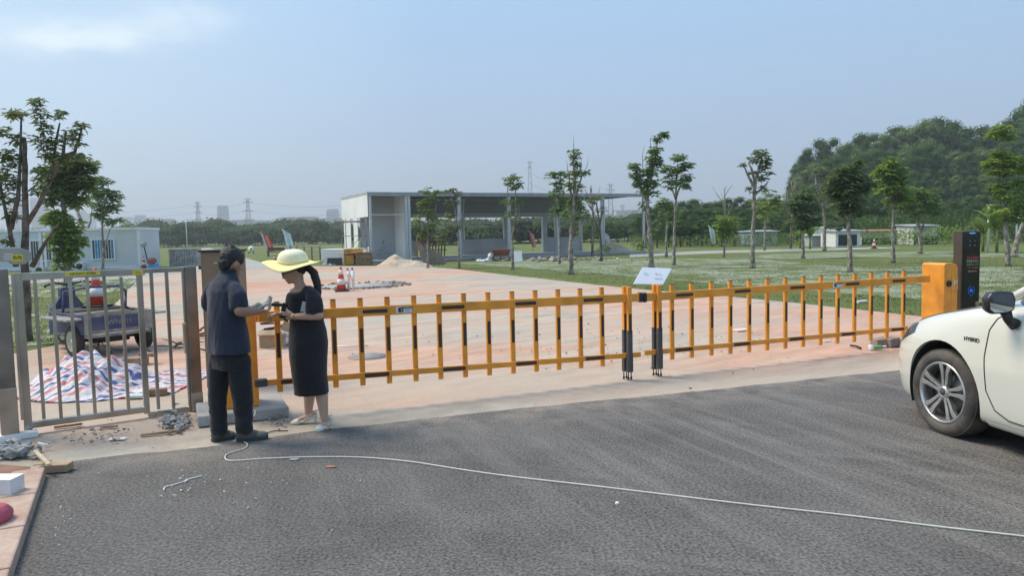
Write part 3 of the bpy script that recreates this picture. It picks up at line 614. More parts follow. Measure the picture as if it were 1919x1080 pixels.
# back wall with see-through openings
bw = DEP - .1; BS = lambda px: FS(px, bw); BZ = lambda px, py: FH(px, py, bw).z
zT = BZ(905, 407); zS = BZ(905, 448); zBt = zR - .04
xs_cols = [(768, 772), (858, 872), (940, 960), (1017, 1024), (1040, 1050), (1086, 1093)]
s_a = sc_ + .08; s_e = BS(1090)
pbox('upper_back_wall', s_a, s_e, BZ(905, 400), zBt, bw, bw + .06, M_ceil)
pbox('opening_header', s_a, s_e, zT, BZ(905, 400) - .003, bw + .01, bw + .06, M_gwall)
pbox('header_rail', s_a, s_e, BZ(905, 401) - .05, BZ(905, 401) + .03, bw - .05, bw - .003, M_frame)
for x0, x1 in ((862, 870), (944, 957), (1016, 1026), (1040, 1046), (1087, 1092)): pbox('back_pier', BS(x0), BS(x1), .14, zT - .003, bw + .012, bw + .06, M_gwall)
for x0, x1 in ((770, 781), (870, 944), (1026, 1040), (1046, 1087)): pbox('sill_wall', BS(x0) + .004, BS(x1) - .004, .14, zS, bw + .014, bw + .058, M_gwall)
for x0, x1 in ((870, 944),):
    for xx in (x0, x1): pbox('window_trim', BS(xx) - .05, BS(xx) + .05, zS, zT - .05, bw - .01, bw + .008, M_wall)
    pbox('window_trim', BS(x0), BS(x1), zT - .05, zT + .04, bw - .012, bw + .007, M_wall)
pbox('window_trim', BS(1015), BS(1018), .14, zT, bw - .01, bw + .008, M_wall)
pbox('corner_column', s_e - .1, s_e + .06, 0, zR - .03, bw - .06, bw + .1, M_frame)
for px in (766, 862, 955, 1047): pass
# ------------------------------------------------------------ scaffold, stacks, sand
M_pipe = mat('scaffold_pipe', (.20, .17, .15), .5, .5, var=.3, vs=6)
scp = A(655, 492, FRY - 1.2); scf = thing('scaffold', 'light steel scaffold tower standing against the white end wall of the long building', 'scaffold', (scp.x, scp.y, 0))
def sfx(px, py, off): return A(px, py, FRY + off)
cols = [(648, -.6), (687, -.9), (641, 1.2), (676, 1.0)]
zz_top = sfx(660, 414, -.6).z
for x, o in cols:
    b = MB(); p = sfx(x, 440, o); b.tube([(p.x, p.y, 0), (p.x, p.y, zz_top + (.12 if x in (648, 687) else 0))], .025); b.build('upright', M_pipe, scf)
cp = [sfx(x, 440, o) for x, o in cols]
for i, j in ((0, 1), (2, 3), (0, 2), (1, 3)):
    for z in (.9, 1.75, zz_top - .05):
        MB().tube([(cp[i].x, cp[i].y, z), (cp[j].x, cp[j].y, z)], .02).build('ledger', M_pipe, scf)
for i, j in ((0, 1), (2, 3)): MB().tube([(cp[i].x, cp[i].y, .3), (cp[j].x, cp[j].y, 1.75)], .015).build('brace', M_pipe, scf)
MB().box(((cp[0] + cp[3]) / 2).to_tuple()[:2] + (zz_top - .01,), (1.2, .5, .04)).build('plank', mat('plank_wood', (.20, .15, .10), .8, var=.3, vs=9), scf)
M_board = mat('wood_board', (.32, .21, .13), .8, var=.3, vs=5)
M_ply = mat('orange_plywood', (.60, .33, .06), .65, var=.12)
def stack(name, label, cat, px0, px1, pyt, pyb, dep, mt, n, jit=.02, seed=1, grp=None):
    r = random.Random(seed); c = P((px0 + px1) / 2, pyb); x0, x1 = A(px0, pyb, c.y).x, A(px1, pyb, c.y).x; zt_ = A((px0 + px1) / 2, pyt, c.y).z
    t = thing(name, label, cat, (c.x, c.y, 0), grp); b = MB(); h = zt_ / n
    for k in range(n): b.box(((x0 + x1) / 2 + r.uniform(-jit, jit), c.y + dep / 2 + r.uniform(-jit, jit), h * (k + .5)), (x1 - x0, dep, h * .86), (1, r.uniform(-.02, .02), 0))
    b.build('sheets', mt, t, bevel=.004); return t, c, zt_, x0, x1
stack('panel_stack', 'pale white stack of wall panels between the hat of the woman and the orange board', 'panel stack', 603, 645, 467, 497, 2.2, M_wall, 9, .015)
t, c, z, x0, x1 = stack('board_stack', 'stack of brown wooden boards right of the orange board in front of the scaffold', 'board stack', 667, 694, 474, 497, 1.0, M_board, 7, .06, 3)
MB().box(((x0 + x1) / 2 - .3, c.y + .4, z + .03), (x1 - x0 + .6, 1.2, .03), (1, 0, .05)).build('top_sheet', M_board, t)
c = P(662, 497); x0, x1 = A(645, 490, c.y).x, A(681, 490, c.y).x; zt_ = A(660, 467, c.y).z
t = thing('plywood_box', 'open orange plywood box next to the white panel stack', 'box', (c.x, c.y, 0))
MB().box((x0 + .02, c.y + .5, zt_ / 2), (.03, 1.1, zt_)).build('side_board', M_ply, t)
MB().box(((x0 + x1) / 2 - .1, c.y + 1.02, zt_ / 2), (x1 - x0 - .2, .03, zt_)).build('back_board', M_ply, t)
MB().box(((x0 + x1) / 2, c.y + .5, zt_ - .28), (x1 - x0, 1.0, .025), (1, 0, .03)).build('shelf_board', M_ply, t)
MB().box((x0 + .3, c.y + .06, zt_ * .33), (.55, .03, zt_ * .6)).build('front_board', M_ply, t)
def heap(name, label, cat, px, py, w_, h_, d_, mt, seed, kind=None, rough=.25, n=40, z0=0.):
    c = P(px, py); b = MB(); vs = []; fs = []
    for i in range(n + 1):
        for j in range(n + 1):
            u, v = i / n * 2 - 1, j / n * 2 - 1; r = math.hypot(u, v)
            hh = max(0, 1 - r) ** .85; nn = mnoise.noise(Vector((u * 1.7 + seed, v * 1.7, 0))) * .55 + mnoise.noise(Vector((u * 6 + seed, v * 6, 3))) * .22 + mnoise.noise(Vector((u * 15, v * 15, seed))) * .08
            vs.append((c.x + u * w_ / 2 * (1 + .1 * nn), c.y + d_ / 2 + v * d_ / 2, z0 - .012 + max(0, h_ * hh * (1 + rough * 3 * nn)) - (.03 if r > .97 else 0)))
    fs = [(i * (n + 1) + j, (i + 1) * (n + 1) + j, (i + 1) * (n + 1) + j + 1, i * (n + 1) + j + 1) for i in range(n) for j in range(n)]
    b.add(vs, fs, True); o = b.build(name, mt); return tag(o, label, cat if not kind else None, kind=kind)
M_sand = conc('sand', (.44, .36, .26), (.60, .50, .38), 3)
heap('sand_pile', 'large pale sand pile in front of the recess of the long building', 'sand pile', 742, 499, 2.6, .62, 1.6, M_sand, 1)
heap('sand_pile', 'low wide sand pile right of the large one beside the grey column', 'sand pile', 775, 500, 1.9, .32, 1.1, M_sand, 5)
heap('sand_pile', 'distant sand pile behind the right end of the long building', 'sand pile', 1152, 475, 3.6, .75, 2.5, M_sand, 9)
# long feather flags
def flag(name, label, base, top, lean, wd, cols_, seed=0):
    b0 = P(*base); Y = b0.y; t = thing(name, label, 'flag', (b0.x, Y, 0)); tp = A(*top, Y)
    MB().tube([(b0.x, Y, 0), (b0.x * .5 + tp.x * .5, Y, tp.z * .5), (tp.x, Y, tp.z)], .018, 6).build('pole', M_sleeve, t)
    pw = A(top[0] + wd, 440, Y).x - A(top[0], 440, Y).x
    rows = 10; prev = None; bands = [MB() for _ in cols_]; zb_ = tp.z * .16
    def edge(u, f):    # f 0..1 across, u 0..1 down
        z = tp.z + (zb_ - tp.z) * u; px = tp.x + (b0.x - tp.x) * (1 - z / tp.z)
        prof = pw * min(1, (u * 5) ** .6) * (1 if u < .93 else 1 - (u - .93) * 3); return Vector((px + prof * f, Y + .05 * math.sin(u * 5 + f * 3 + seed), z - (1 - f) * 0 - f * .25 * (1 - u)))
    for ci in range(len(cols_)):
        fa, fb_ = ci / len(cols_), (ci + 1) / len(cols_)
        g0 = [edge(i / rows, fa) for i in range(rows + 1)]; g1 = [edge(i / rows, fb_) for i in range(rows + 1)]
        bands[ci].add(g0 + g1, [(i, i + 1, rows + 2 + i, rows + 1 + i) for i in range(rows)], True)
        o = bands[ci].build('banner_strip', mat('flag_%s' % str(cols_[ci]), cols_[ci], .7, var=.12, vs=2, trans=.25), t)
        sd_ = o.modifiers.new('s', 'SOLIDIFY'); sd_.thickness = .006
    return t
flag('feather_flag', 'red and white feather flag leaning left on the lawn behind the man', (503, 479), (486, 432), 0, 15, [(.65, .68, .72), (.75, .12, .07), (.82, .35, .22), (.75, .12, .07)])
flag('feather_flag', 'white feather flag leaning left on the lawn above the straw hat', (541, 476), (528, 427), 0, 14, [(.78, .84, .86), (.60, .70, .78), (.80, .85, .86)], 1)
flag('feather_flag', 'white feather flag beside the small bushy tree on the right lawn', (1334, 463), (1327, 420), 0, 10, [(.80, .86, .88), (.60, .70, .78), (.80, .85, .86)], 2)
flag('feather_flag', 'reddish feather flag seen through the long building', (999, 470), (991, 430), 0, 8, [(.55, .20, .16), (.60, .35, .30)], 3)
flag('feather_flag', 'white feather flag behind the twin columns at the right end of the building', (1137, 472), (1132, 432), 0, 9, [(.66, .70, .74)], 4)
# archery target, bench, fence, tiles
c = P(471, 476); t = thing('archery_target', 'round pale target on a dark stand on the lawn right of the man\'s head', 'target', (c.x, c.y, 0))
zc = A(471, 467, c.y).z; MB().lathe((c.x, c.y, zc), [(0, -.06), (.36, -.06), (.36, .06), (0, .06)], 24, Vector((0, -1, .25))).build('target_face', mat('target_cream', (.72, .72, .55), .7), t)
for s_ in (-1, 1): MB().tube([(c.x + s_ * .3, c.y, 0), (c.x + s_ * .2, c.y + .1, zc)], .05, 6).build('leg', M_blk, t)
MB().lathe((c.x, c.y - .1, zc), [(0, 0), (.12, 0), (.12, .01), (0, .01)], 16, Vector((0, -1, .25))).build('bullseye', mat('bull_dark', (.1, .12, .1), .7), t)
c = P(511, 481); t = thing('low_bench', 'low dark bench at the foot of the red feather flag', 'bench', (c.x, c.y, 0))
MB().box((c.x + .3, c.y, .45), (1.6, .45, .06)).build('seat', M_blk, t)
MB().box((c.x + .3, c.y + .2, .7), (1.6, .05, .3)).build('backrest', mat('dark_red', (.16, .05, .04), .7), t)
for s_ in (-.4, 1.0): MB().box((c.x + s_, c.y, .21), (.06, .4, .42)).build('leg', M_blk, t)
fa, fb_ = P(545, 482), P(602, 484); fa = A(545, 482, 62); fb_ = A(600, 482, 54); fa.z = fb_.z = 0
t = thing('rail_fence', 'low brown rail fence on the lawn behind the straw hat', 'fence', fa); M_rail = mat('weathered_rail', (.20, .17, .14), .8)
zt_ = 1.05
for k in range(5): q = fa.lerp(fb_, k / 4); MB().box((q.x, q.y, zt_ / 2), (.09, .09, zt_)).build('post', M_rail, t)
for z in (.35, .68, 1.0): MB().beam(fa + Vector((0, 0, z)), fb_ + Vector((0, 0, z)), .05, .06).build('rail', M_rail, t)
c = P(344, 499); x0, x1 = A(317, 490, c.y).x, A(371, 490, c.y).x; zt_ = A(344, 466, c.y).z
t = thing('tile_stack', 'stack of grey roof tiles on the grass left of the brown cabinet', 'tile stack', (c.x, c.y, 0)); M_tile = mat('grey_tile', (.36, .35, .33), .75, var=.25, vs=4, isl=.12)
b = MB(); nC, nR = 11, 7
for i in range(nC):
    for j in range(nR): b.box((x0 + (i + .5) * (x1 - x0) / nC, c.y + .3, (j + .5) * zt_ / nR), ((x1 - x0) / nC * .86, .7, zt_ / nR * .88), (1, 0, .02 * ((i * 7 + j) % 3 - 1)))
b.build('tiles', M_tile, t, bevel=.01)
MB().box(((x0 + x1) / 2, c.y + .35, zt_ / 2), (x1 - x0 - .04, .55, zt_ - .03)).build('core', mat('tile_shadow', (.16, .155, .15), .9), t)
# ------------------------------------------------------------ white container houses on the left
M_ch = mat('container_grey', (.58, .61, .63), .5, var=.05, vs=.5); M_glass = mat('window_glass', (.06, .075, .085), .12, var=.3, vs=2); M_blu = mat('blue_curtain', (.06, .28, .50), .7, var=.25, vs=4)
h0 = P(265, 503); h1 = P(-160, 520); hdv = Vector((-1, -.035, 0)).normalized(); hnn = Vector((-hdv.y, hdv.x, 0)); hnn = -hnn if hnn.y < 0 else hnn
h0.z = 0
def chouse(s0, s1, label, wins, acs):
    e0 = h0 + hdv * s0; t = thing('container_house', label, 'container house', (e0.x, e0.y, 0), 'white container houses behind the trees'); zt_ = hit(255, 427, h0, hdv).z
    q = lambda s, z, o=0.: h0 + hdv * s + hnn * o + Vector((0, 0, z)); wd = s1 - s0 - .03
    mc = (s0 + s1) / 2
    MB().box(q(mc, zt_ / 2, 1.5), (wd - .1, 2.9, zt_ - .1), hdv).build('wall', M_ch, t)
    MB().box(q(mc, zt_ - .06, 1.5), (wd, 3.04, .16), hdv).build('roof', M_white, t, bevel=.02); MB().box(q(mc, .08, 1.5), (wd, 3.02, .16), hdv).build('base_frame', M_white, t)
    for s in (s0 + .09, s1 - .12): MB().box(q(s, zt_ / 2, .03), (.17, .12, zt_ - .33), hdv).build('corner_post', M_white, t)
    for px0, px1, py0, py1, kind in wins:
        a_ = hit(px0, py0, h0, hdv); b2 = hit(px1, py1, h0, hdv); sa, sb = (a_ - h0).dot(hdv), (b2 - h0).dot(hdv); mz = (a_.z + b2.z) / 2; ww, hh = abs(sb - sa), abs(a_.z - b2.z); ms = (sa + sb) / 2
        w_ = MB(); 
        for dz_ in (-1, 1): w_.box(q(ms, mz + dz_ * (hh / 2 - .04), .0), (ww, .1, .08), hdv)
        for dx_ in (-1, 1): w_.box(q(ms + dx_ * (ww / 2 - .04), mz, .0), (.08, .1, hh - .16), hdv)
        w_ = w_.build('window', M_white, t); MB().box(q(ms, mz, .03), (ww - .16, .03, hh - .16), hdv).build('pane', M_glass, w_)
        if kind == 'blue': MB().box(q(ms + ww * .2, mz, .008), (ww * .34, .01, hh - .18), hdv).build('curtain', M_blu, w_); MB().box(q(ms - ww * .36, mz, .008), (ww * .09, .01, hh - .18), hdv).build('curtain', M_blu, w_)
        nb = 8
        for k in range(1, nb): MB().box(q(ms - ww / 2 + .08 + (ww - .16) * k / nb, mz, -.03), (.025, .02, hh - .1), hdv).build('bar', M_white, w_)
    for px0, px1, py0, py1 in acs:
        a_ = hit(px0, py0, h0 - hnn * .3, hdv); b2 = hit(px1, py1, h0 - hnn * .3, hdv); c_ = (a_ + b2) / 2
        ac = MB().box(c_, (abs(b2.x - a_.x), .32, abs(a_.z - b2.z)), hdv).build('ac_unit', M_white, t, bevel=.02)
        MB().lathe(c_ - hnn * .165 - hdv * .08, [(.19, 0), (.19, .01), (0, .01)], 20, -hnn).build('fan_grille', M_blk, ac)
        for s_ in (-1, 1): MB().box((c_.x + s_ * abs(b2.x - a_.x) * .35, c_.y + .05, (min(a_.z, b2.z)) / 2), (.05, .25, min(a_.z, b2.z))).build('bracket', M_sleeve, ac)
    return t
chouse(0, 5.95, 'white container house with a blue curtained window, nearest the end of the row', [(170, 217, 448, 487, 'blue')], [(140, 158, 492, 506)])
chouse(6.0, 12.2, 'white container house with barred dark windows behind the tall left tree', [(55, 100, 450, 490, 'dark')], [(62, 84, 500, 512)])
# ------------------------------------------------------------ far structures
M_far = mat('distant_glass', (.22, .27, .33), .4, var=.15, vs=.02); M_far2 = mat('distant_concrete', (.40, .38, .36), .7, var=.1, vs=.02)
def tower(label, px0, px1, pyt, Y, cat='tower', glass=True, crown=0):
    a_, b2 = A(px0, 440, Y), A(px1, 440, Y); z = A((px0 + px1) / 2, pyt, Y).z; w_ = b2.x - a_.x
    t = thing('high_rise', label, cat, ((a_.x + b2.x) / 2, Y, 0), 'high-rise buildings on the horizon'); c = ((a_.x + b2.x) / 2, Y + w_ / 2)
    MB().box((c[0], c[1], z / 2 - 1), (w_, w_, z - 2)).build('wall', M_far if glass else M_far2, t)
    MB().box((c[0], c[1], z), (w_ * .9, w_ * .9, 4)).build('roof', M_far2, t)
    b = MB(); n = max(4, int(z / 12))
    for k in range(n): b.box((c[0], c[1], 2 + (z - 6) * k / n), (w_ + .8, w_ + .8, 1.2))
    b.build('floor_band', M_far2, t)
tower('squat grey-blue glass tower rising over the woods between the two left pylons', 409, 425, 387, 1250)
tower('pale tower just left of the long building', 613, 633, 394, 1250)
tower('low pale block on the horizon beside the container house roof', 253, 269, 405, 1350)
tower('slim pale tower far right behind the roof tip of the building', 1186, 1192, 400, 1300, glass=False)
for i, (x0, x1, y) in enumerate(((18, 38, 371), (60, 86, 372), (66, 80, 388), (96, 106, 398), (108, 128, 402), (145, 158, 396), (160, 174, 402), (225, 243, 408))):
    tower(['wide', 'tall', 'stepped', 'slim', 'low', 'plain', 'narrow', 'small'][i] + ' hazy high-rise seen through the left trees, number ' + ['one', 'two', 'three', 'four', 'five', 'six', 'seven', 'eight'][i] + ' from the left', x0, x1, y, 1400 + 40 * i)
b = MB(); r = random.Random(8)
for k in range(60):
    px = r.uniform(270, 640) if k < 34 else r.uniform(1080, 1330); Y = r.uniform(700, 900); p = A(px, 440, Y); h = r.uniform(14, 24); b.box((p.x, p.y, h / 2), (r.uniform(15, 50), 20, h))
o = b.build('distant_town', M_far2); tag(o, 'hazy low town buildings on the horizon behind the woods', kind='stuff')
M_pyl = mat('pylon_steel', (.16, .17, .19), .6)
def pylon(label, px, pyt, Y, wpx, arms):
    p = A(px, 440, Y); zt_ = A(px, pyt, Y).z; t = thing('pylon', label, 'pylon', (p.x, Y, 0), 'power pylons on the horizon'); k = Y / FPX; rr = .55 * k / .35 * .4; rr = Y * .00032
    wb, wt = wpx * k * .5, wpx * k * .12; lg = []
    for sx_, sy_ in ((-1, -1), (1, -1), (1, 1), (-1, 1)):
        b = MB(); b.tube([(p.x + sx_ * wb, Y + sy_ * wb, 0), (p.x + sx_ * wt, Y + sy_ * wt, zt_ * .97)], rr, 4); b.build('leg', M_pyl, t)
    b = MB(); n = 9
    for j in range(n):
        u, v = j / n, (j + 1) / n; w0, w1 = wb + (wt - wb) * u, wb + (wt - wb) * v
        for s_ in (-1, 1): b.tube([(p.x - w0 * s_, Y - w0, zt_ * .97 * u), (p.x + w1 * s_, Y - w1, zt_ * .97 * v)], rr * .7, 4)
    b.build('lattice', M_pyl, t)
    for u, half in arms: z = zt_ * u; a_ = MB(); a_.tube([(p.x - half * k, Y, z), (p.x, Y, z + 1.2 * k * 2), (p.x + half * k, Y, z)], rr, 4); a_.tube([(p.x - half * k, Y, z), (p.x + half * k, Y, z)], rr, 4); a_.build('cross_arm', M_pyl, t)
    return Vector((p.x, Y, zt_))
k1_ = pylon('small pylon left of the squat glass tower', 373, 377, 620, 10, ((.72, 8), (.86, 8), (.55, 10), (.96, 6)))
k2_ = pylon('larger lattice pylon right of the squat glass tower above the woods', 467, 371, 560, 12, ((.9, 9), (.7, 11), (.5, 11), (.97, 6)))
k3_ = pylon('tall pylon rising above the roof of the long building', 995, 300, 420, 14, ((.97, 5), (.90, 4)))
k4_ = pylon('pylon with wide arms behind the right end of the roof', 1145, 342, 520, 13, ((.95, 6), (.85, 9), (.72, 9)))
k5_ = pylon('small pylon low over the woods right of the long building', 1167, 382, 760, 10, ((.9, 6), (.7, 6)))
def wire(a_, c, sag, r=.06):
    o = MB().tube([a_.lerp(c, u / 12) - Vector((0, 0, sag * 4 * (u / 12) * (1 - u / 12))) for u in range(13)], r, 4).build('power_line', M_pyl); tag(o, 'thin power line strung between the far pylons', 'power line', 'thin power lines between the far pylons')
for dz_ in (3, 9, 16):
    wire(k1_ - Vector((0, 0, dz_)), k2_ - Vector((0, 0, dz_)), 3, .10); wire(k2_ - Vector((0, 0, dz_)), k2_ + Vector((130, -60, -dz_)), 6, .10); wire(k3_ - Vector((0, 0, 4 + dz_)), k4_ - Vector((0, 0, dz_)), 5, .07); wire(k1_ - Vector((0, 0, dz_)), k1_ + Vector((-180, 20, -dz_)), 5, .10)
# ------------------------------------------------------------ sheds at the right
M_shed = mat('shed_grey', (.42, .45, .46), .5, var=.12, vs=1); M_rust = mat('rusty_roof', (.35, .17, .12), .8, var=.3, vs=1.5)
def shed(label, px0, px1, pyt, pyb, dep, mt, rf, feats=()):
    c = P((px0 + px1) / 2, pyb); Y = c.y; x0, x1 = A(px0, pyb, Y).x, A(px1, pyb, Y).x; z = A((px0 + px1) / 2, pyt, Y).z; w_ = x1 - x0
    t = thing('shed', label, 'shed', (c.x, Y, 0), 'sheds in front of the wooded hill')
    b = MB(); b.box((c.x, Y + dep / 2, z / 2), (w_, dep, z))
    b.build('wall', mt, t); rb_ = MB()
    for k in range(int(w_ / .35)): rb_.box((x0 + .18 + k * .35, Y - .02, z / 2), (.06, .036, z - .02))
    rb_.build('cladding_rib', mt, t)
    MB().ngon([(x0 - .15, Y - .3, z), (x1 + .15, Y - .3, z), (x1 + .15, Y + dep + .2, z + .12), (x0 - .15, Y + dep + .2, z + .12)], .08, (0, 0, 1)).build('roof', rf, t)
    for f_, (u0, u1, v0, v1, nm, m_) in enumerate(feats): MB().box((x0 + w_ * (u0 + u1) / 2, Y - .05, z * (v0 + v1) / 2), (w_ * (u1 - u0), .04, z * (v1 - v0))).build(nm, m_, t)
shed('pale grey corrugated shed left of the sheds under the wooded hill', 1392, 1457, 435, 461, 3, M_shed, M_shed, ((0, .28, .1, .9, 'door', M_white),))
shed('small blue-grey hut with a white roof between the trees', 1521, 1548, 443, 462, 2.5, M_shed, M_shed)
shed('white walled hut with grey roof and blue-grey lower wall', 1549, 1585, 429, 460, 3, mat('hut_blue', (.36, .42, .48), .6), M_shed, ((0, .6, .6, .95, 'window', M_glass), ))
shed('open-fronted shack with white doors and a dark interior', 1566, 1612, 434, 463, 3, M_white, M_shed, ((.1, .85, .1, .8, 'dark_opening', M_blk),))
shed('long low shed with a rusty roof behind the traffic cone', 1615, 1700, 434, 458, 4, mat('shed_white', (.50, .51, .49), .6, var=.2, vs=1), M_rust, ((0, 1, 0, .5, 'green_screen', mat('green_mesh', (.02, .07, .045), .8)),))
shed('tall white wall piece partly hidden by branches', 1712, 1756, 424, 458, 3, mat('shed_white', (.50, .51, .49), .6, var=.2, vs=1), M_shed, ((0, 1, 0, .45, 'green_screen', mat('green_mesh', (.02, .07, .045), .8)),))
# lamp posts
def lamp(label, px, pyb, pyt, r=.05, head=True):
    c = P(px, pyb); z = A(px, pyt, c.y).z; t = thing('lamp_post', label, 'lamp post', (c.x, c.y, 0)); MB().tube([(c.x, c.y, 0), (c.x, c.y, z)], [r * 1.3, r], 8).build('pole', M_white, t)
    if head: MB().box((c.x + .15, c.y, z), (.5, .16, .06)).build('lamp_head', M_white, t); MB().tube([(c.x, c.y, z - .15), (c.x + .12, c.y, z)], .03, 6).build('bracket', M_white, t)
lamp('thin white lamp post right of the black screen pillar', 1851, 472, 384)
lamp('short white lamp post near the right edge of the lawn', 1904, 474, 408, .04)
lamp('faint thin lamp post on the far lawn above the tile stack', 351, 466, 412, .07, False)
# ------------------------------------------------------------ trees
def leafm(name, c, c2, tr=.42): return mat(name, c, .75, var=.25, vs=.9, c2=c2, isl=.4, trans=tr, spec=.12)
LF = {'mid': leafm('leaf_mid', (.14, .22, .058), (.21, .295, .095)), 'bright': leafm('leaf_bright', (.20, .30, .05), (.28, .38, .09)), 'dark': leafm('leaf_dark', (.10, .16, .055), (.155, .215, .085)),
      'olive': leafm('leaf_olive', (.15, .195, .08), (.22, .265, .12)), 'forest': leafm('leaf_forest', (.058, .13, .028), (.105, .185, .044)), 'forest2': leafm('leaf_forest_pale', (.080, .150, .036), (.125, .205, .058))}
def barkm():
    g = gmat('mottled_bark'); x = g.map(0, (1, 1, .5)); c = g.ramp(g.noise(9, 5, .7, x), (.36, (.13, .10, .075)), (.50, (.24, .20, .16)), (.62, (.46, .44, .39))); g.col(c); g.bump(g.noise(30, 4, .7, x), .6, .02); return g.m
M_bark = barkm(); M_bark2 = mat('dark_bark', (.085, .065, .05), .9, var=.4, vs=8, c2=(.18, .15, .12), bump=.5, bs=25)
def clump_leaves(clumps, rr, ll, seed, dens=1.):
    r_ = np.random.default_rng(seed); B = []; D = []; Nn = []; LN = []
    for (c, rad, n) in clumps:       # rad: (rx, ry, rz); n rosettes
        n = max(3, int(n * dens)); u = r_.normal(size=(n, 3)); u /= np.linalg.norm(u, axis=1, keepdims=True); q = u * (r_.random((n, 1)) ** .45)
        cen = np.array(c) + q * np.array(rad)
        for k in range(n):
            m_ = r_.integers(5, 8); a0 = r_.random() * 6.28; ax = u[k] * .35 + np.array([0, 0, .8])
            for j in range(m_):
                a_ = a0 + 6.283 * j / m_ + r_.normal() * .2; d = np.array([math.cos(a_), math.sin(a_), r_.uniform(-.35, .35)]) + .25 * u[k]
                B.append(cen[k] + r_.normal(size=3) * .02); D.append(d); Nn.append(ax + r_.normal(size=3) * .25); LN.append(ll * r_.uniform(.65, 1.2))
    return B, D, Nn, LN
def tree(label, base, trunk, branches, clumps, leaf, rtr, lf=.20, cat='tree', dark=False, seed=1, dens=1.5, kind='tree', grp=None, twigs=()):
    """base px; trunk/branches: lists of pixel points; clumps: (px, py, rx px, ry px, rosettes)."""
    rtr *= .72; b0 = P(*base, -.02); Y = b0.y; k = Y / FPX; t = thing(kind, label, cat, b0, grp); r_ = random.Random(seed)
    pt = lambda x, y, o=0.: A(x, y, Y + o)
    b = MB(); tp = [b0] + [pt(x, y) for x, y in trunk]; n = len(tp)
    # densify and roughen the trunk
    pts = []; rad = []
    for i in range(n - 1):
        for j in range(4): u = (i + j / 4) / (n - 1); p = tp[i].lerp(tp[i + 1], j / 4); pts.append(p + Vector((r_.uniform(-1, 1), r_.uniform(-1, 1), 0)) * rtr * .12); rad.append(rtr * (1 - .55 * u) * r_.uniform(.9, 1.12) * (1.3 if u == 0 else 1))
    pts.append(tp[-1]); rad.append(rtr * .42); b.tube(pts, rad, 9)
    for br in branches:
        o = r_.uniform(-.5, .5) * 12 * k; q = [pt(*br[0])] + [pt(x, y, o * (i + 1) / len(br)) for i, (x, y) in enumerate(br[1:])]; m_ = len(q); b.tube(q, [rtr * .6 * (1 - .7 * i / (m_ - 1)) for i in range(m_)], 6)
    for br in twigs: q = [pt(*x) for x in br]; b.tube(q, [.018, .012, .006][:len(q)], 5)
    b.build('trunk', M_bark2 if dark else M_bark, t)
    cl = []
    for c in clumps:
        px, py, rx, ry = c[:4]; nn = c[4] if len(c) > 4 else int(rx * ry / 9) + 4; cl.append((tuple(pt(px, py, r_.uniform(-.4, .4) * rx * k)), (rx * k, rx * k * .9, ry * k), nn))
    if cl:
        B, D, Nn, LN = (np.array(x) for x in clump_leaves(cl, 0, lf, seed, dens)); leaf_mesh('crown', B, D, Nn, LN, LN * .34, LF[leaf], t)
    return t
# left group
tree('tall dark-trunked tree at the far left with a sawn-off top', (52, 640), [(50, 560), (46, 480), (48, 400), (46, 330), (45, 258)], [[(50, 420), (72, 385), (98, 330), (104, 270), (112, 230)], [(98, 330), (118, 290), (124, 245)], [(104, 300), (140, 285), (154, 240)], [(60, 500), (85, 455), (110, 420)], [(30, 500), (18, 430), (5, 370), (-5, 320)], [(20, 430), (34, 370), (38, 300), (40, 215)]],
     [(30, 215, 16, 9, 14), (32, 260, 14, 12, 10), (28, 300, 12, 16, 10), (8, 250, 13, 12, 10), (5, 290, 16, 18, 14), (8, 330, 18, 18, 18), (15, 370, 16, 16, 12), (25, 405, 14, 12, 8), (-12, 350, 20, 40, 26), (70, 192, 16, 8, 9), (76, 215, 14, 12, 10), (84, 240, 14, 12, 10), (110, 216, 10, 12, 7), (82, 268, 16, 14, 12), (105, 262, 14, 14, 10), (96, 292, 18, 14, 16), (135, 250, 14, 12, 9), (152, 236, 10, 8, 6), (143, 268, 14, 10, 9), (78, 320, 16, 16, 14), (70, 350, 10, 16, 9), (120, 300, 16, 12, 12), (150, 292, 10, 8, 5), (15, 455, 12, 8, 5), (28, 345, 10, 20, 8)],
     'olive', .105, .115, dark=True, seed=3, dens=1.4)
tree('leafy tree wrapped in bright green shoots behind the steel gate', (128, 535), [(127, 500), (125, 440), (118, 380), (122, 330)], [[(120, 380), (140, 345), (155, 320)], [(120, 380), (105, 350), (98, 320)]],
     [(118, 318, 24, 20, 40), (140, 305, 22, 16, 34), (160, 310, 20, 14, 26), (148, 335, 26, 18, 44), (105, 345, 26, 20, 44), (125, 360, 26, 18, 42), (165, 345, 14, 14, 16), (95, 375, 16, 14, 18), (140, 375, 20, 14, 22), (98, 325, 20, 20, 26)],
     'mid', .2, .30, seed=5)
t2 = tree('squat column of bright green shoots on the trunk behind the steel gate', (126, 536), [(126, 520), (126, 480)], [], [(105, 410, 22, 16, 34), (125, 425, 28, 18, 48), (115, 445, 24, 16, 34), (135, 450, 22, 16, 28), (140, 470, 18, 14, 18), (120, 475, 20, 16, 24), (118, 495, 16, 10, 12), (150, 455, 12, 12, 10)], 'bright', .22, .30, seed=6, cat='shrub', kind='shrub')
tree('leaning twin-trunked tree just left of the blue window', (172, 503), [(166, 460), (155, 420), (145, 395), (138, 375)], [[(160, 440), (170, 415), (172, 395)]], [(160, 375, 18, 12, 18), (140, 385, 12, 10, 8)], 'mid', .2, .3, seed=7)
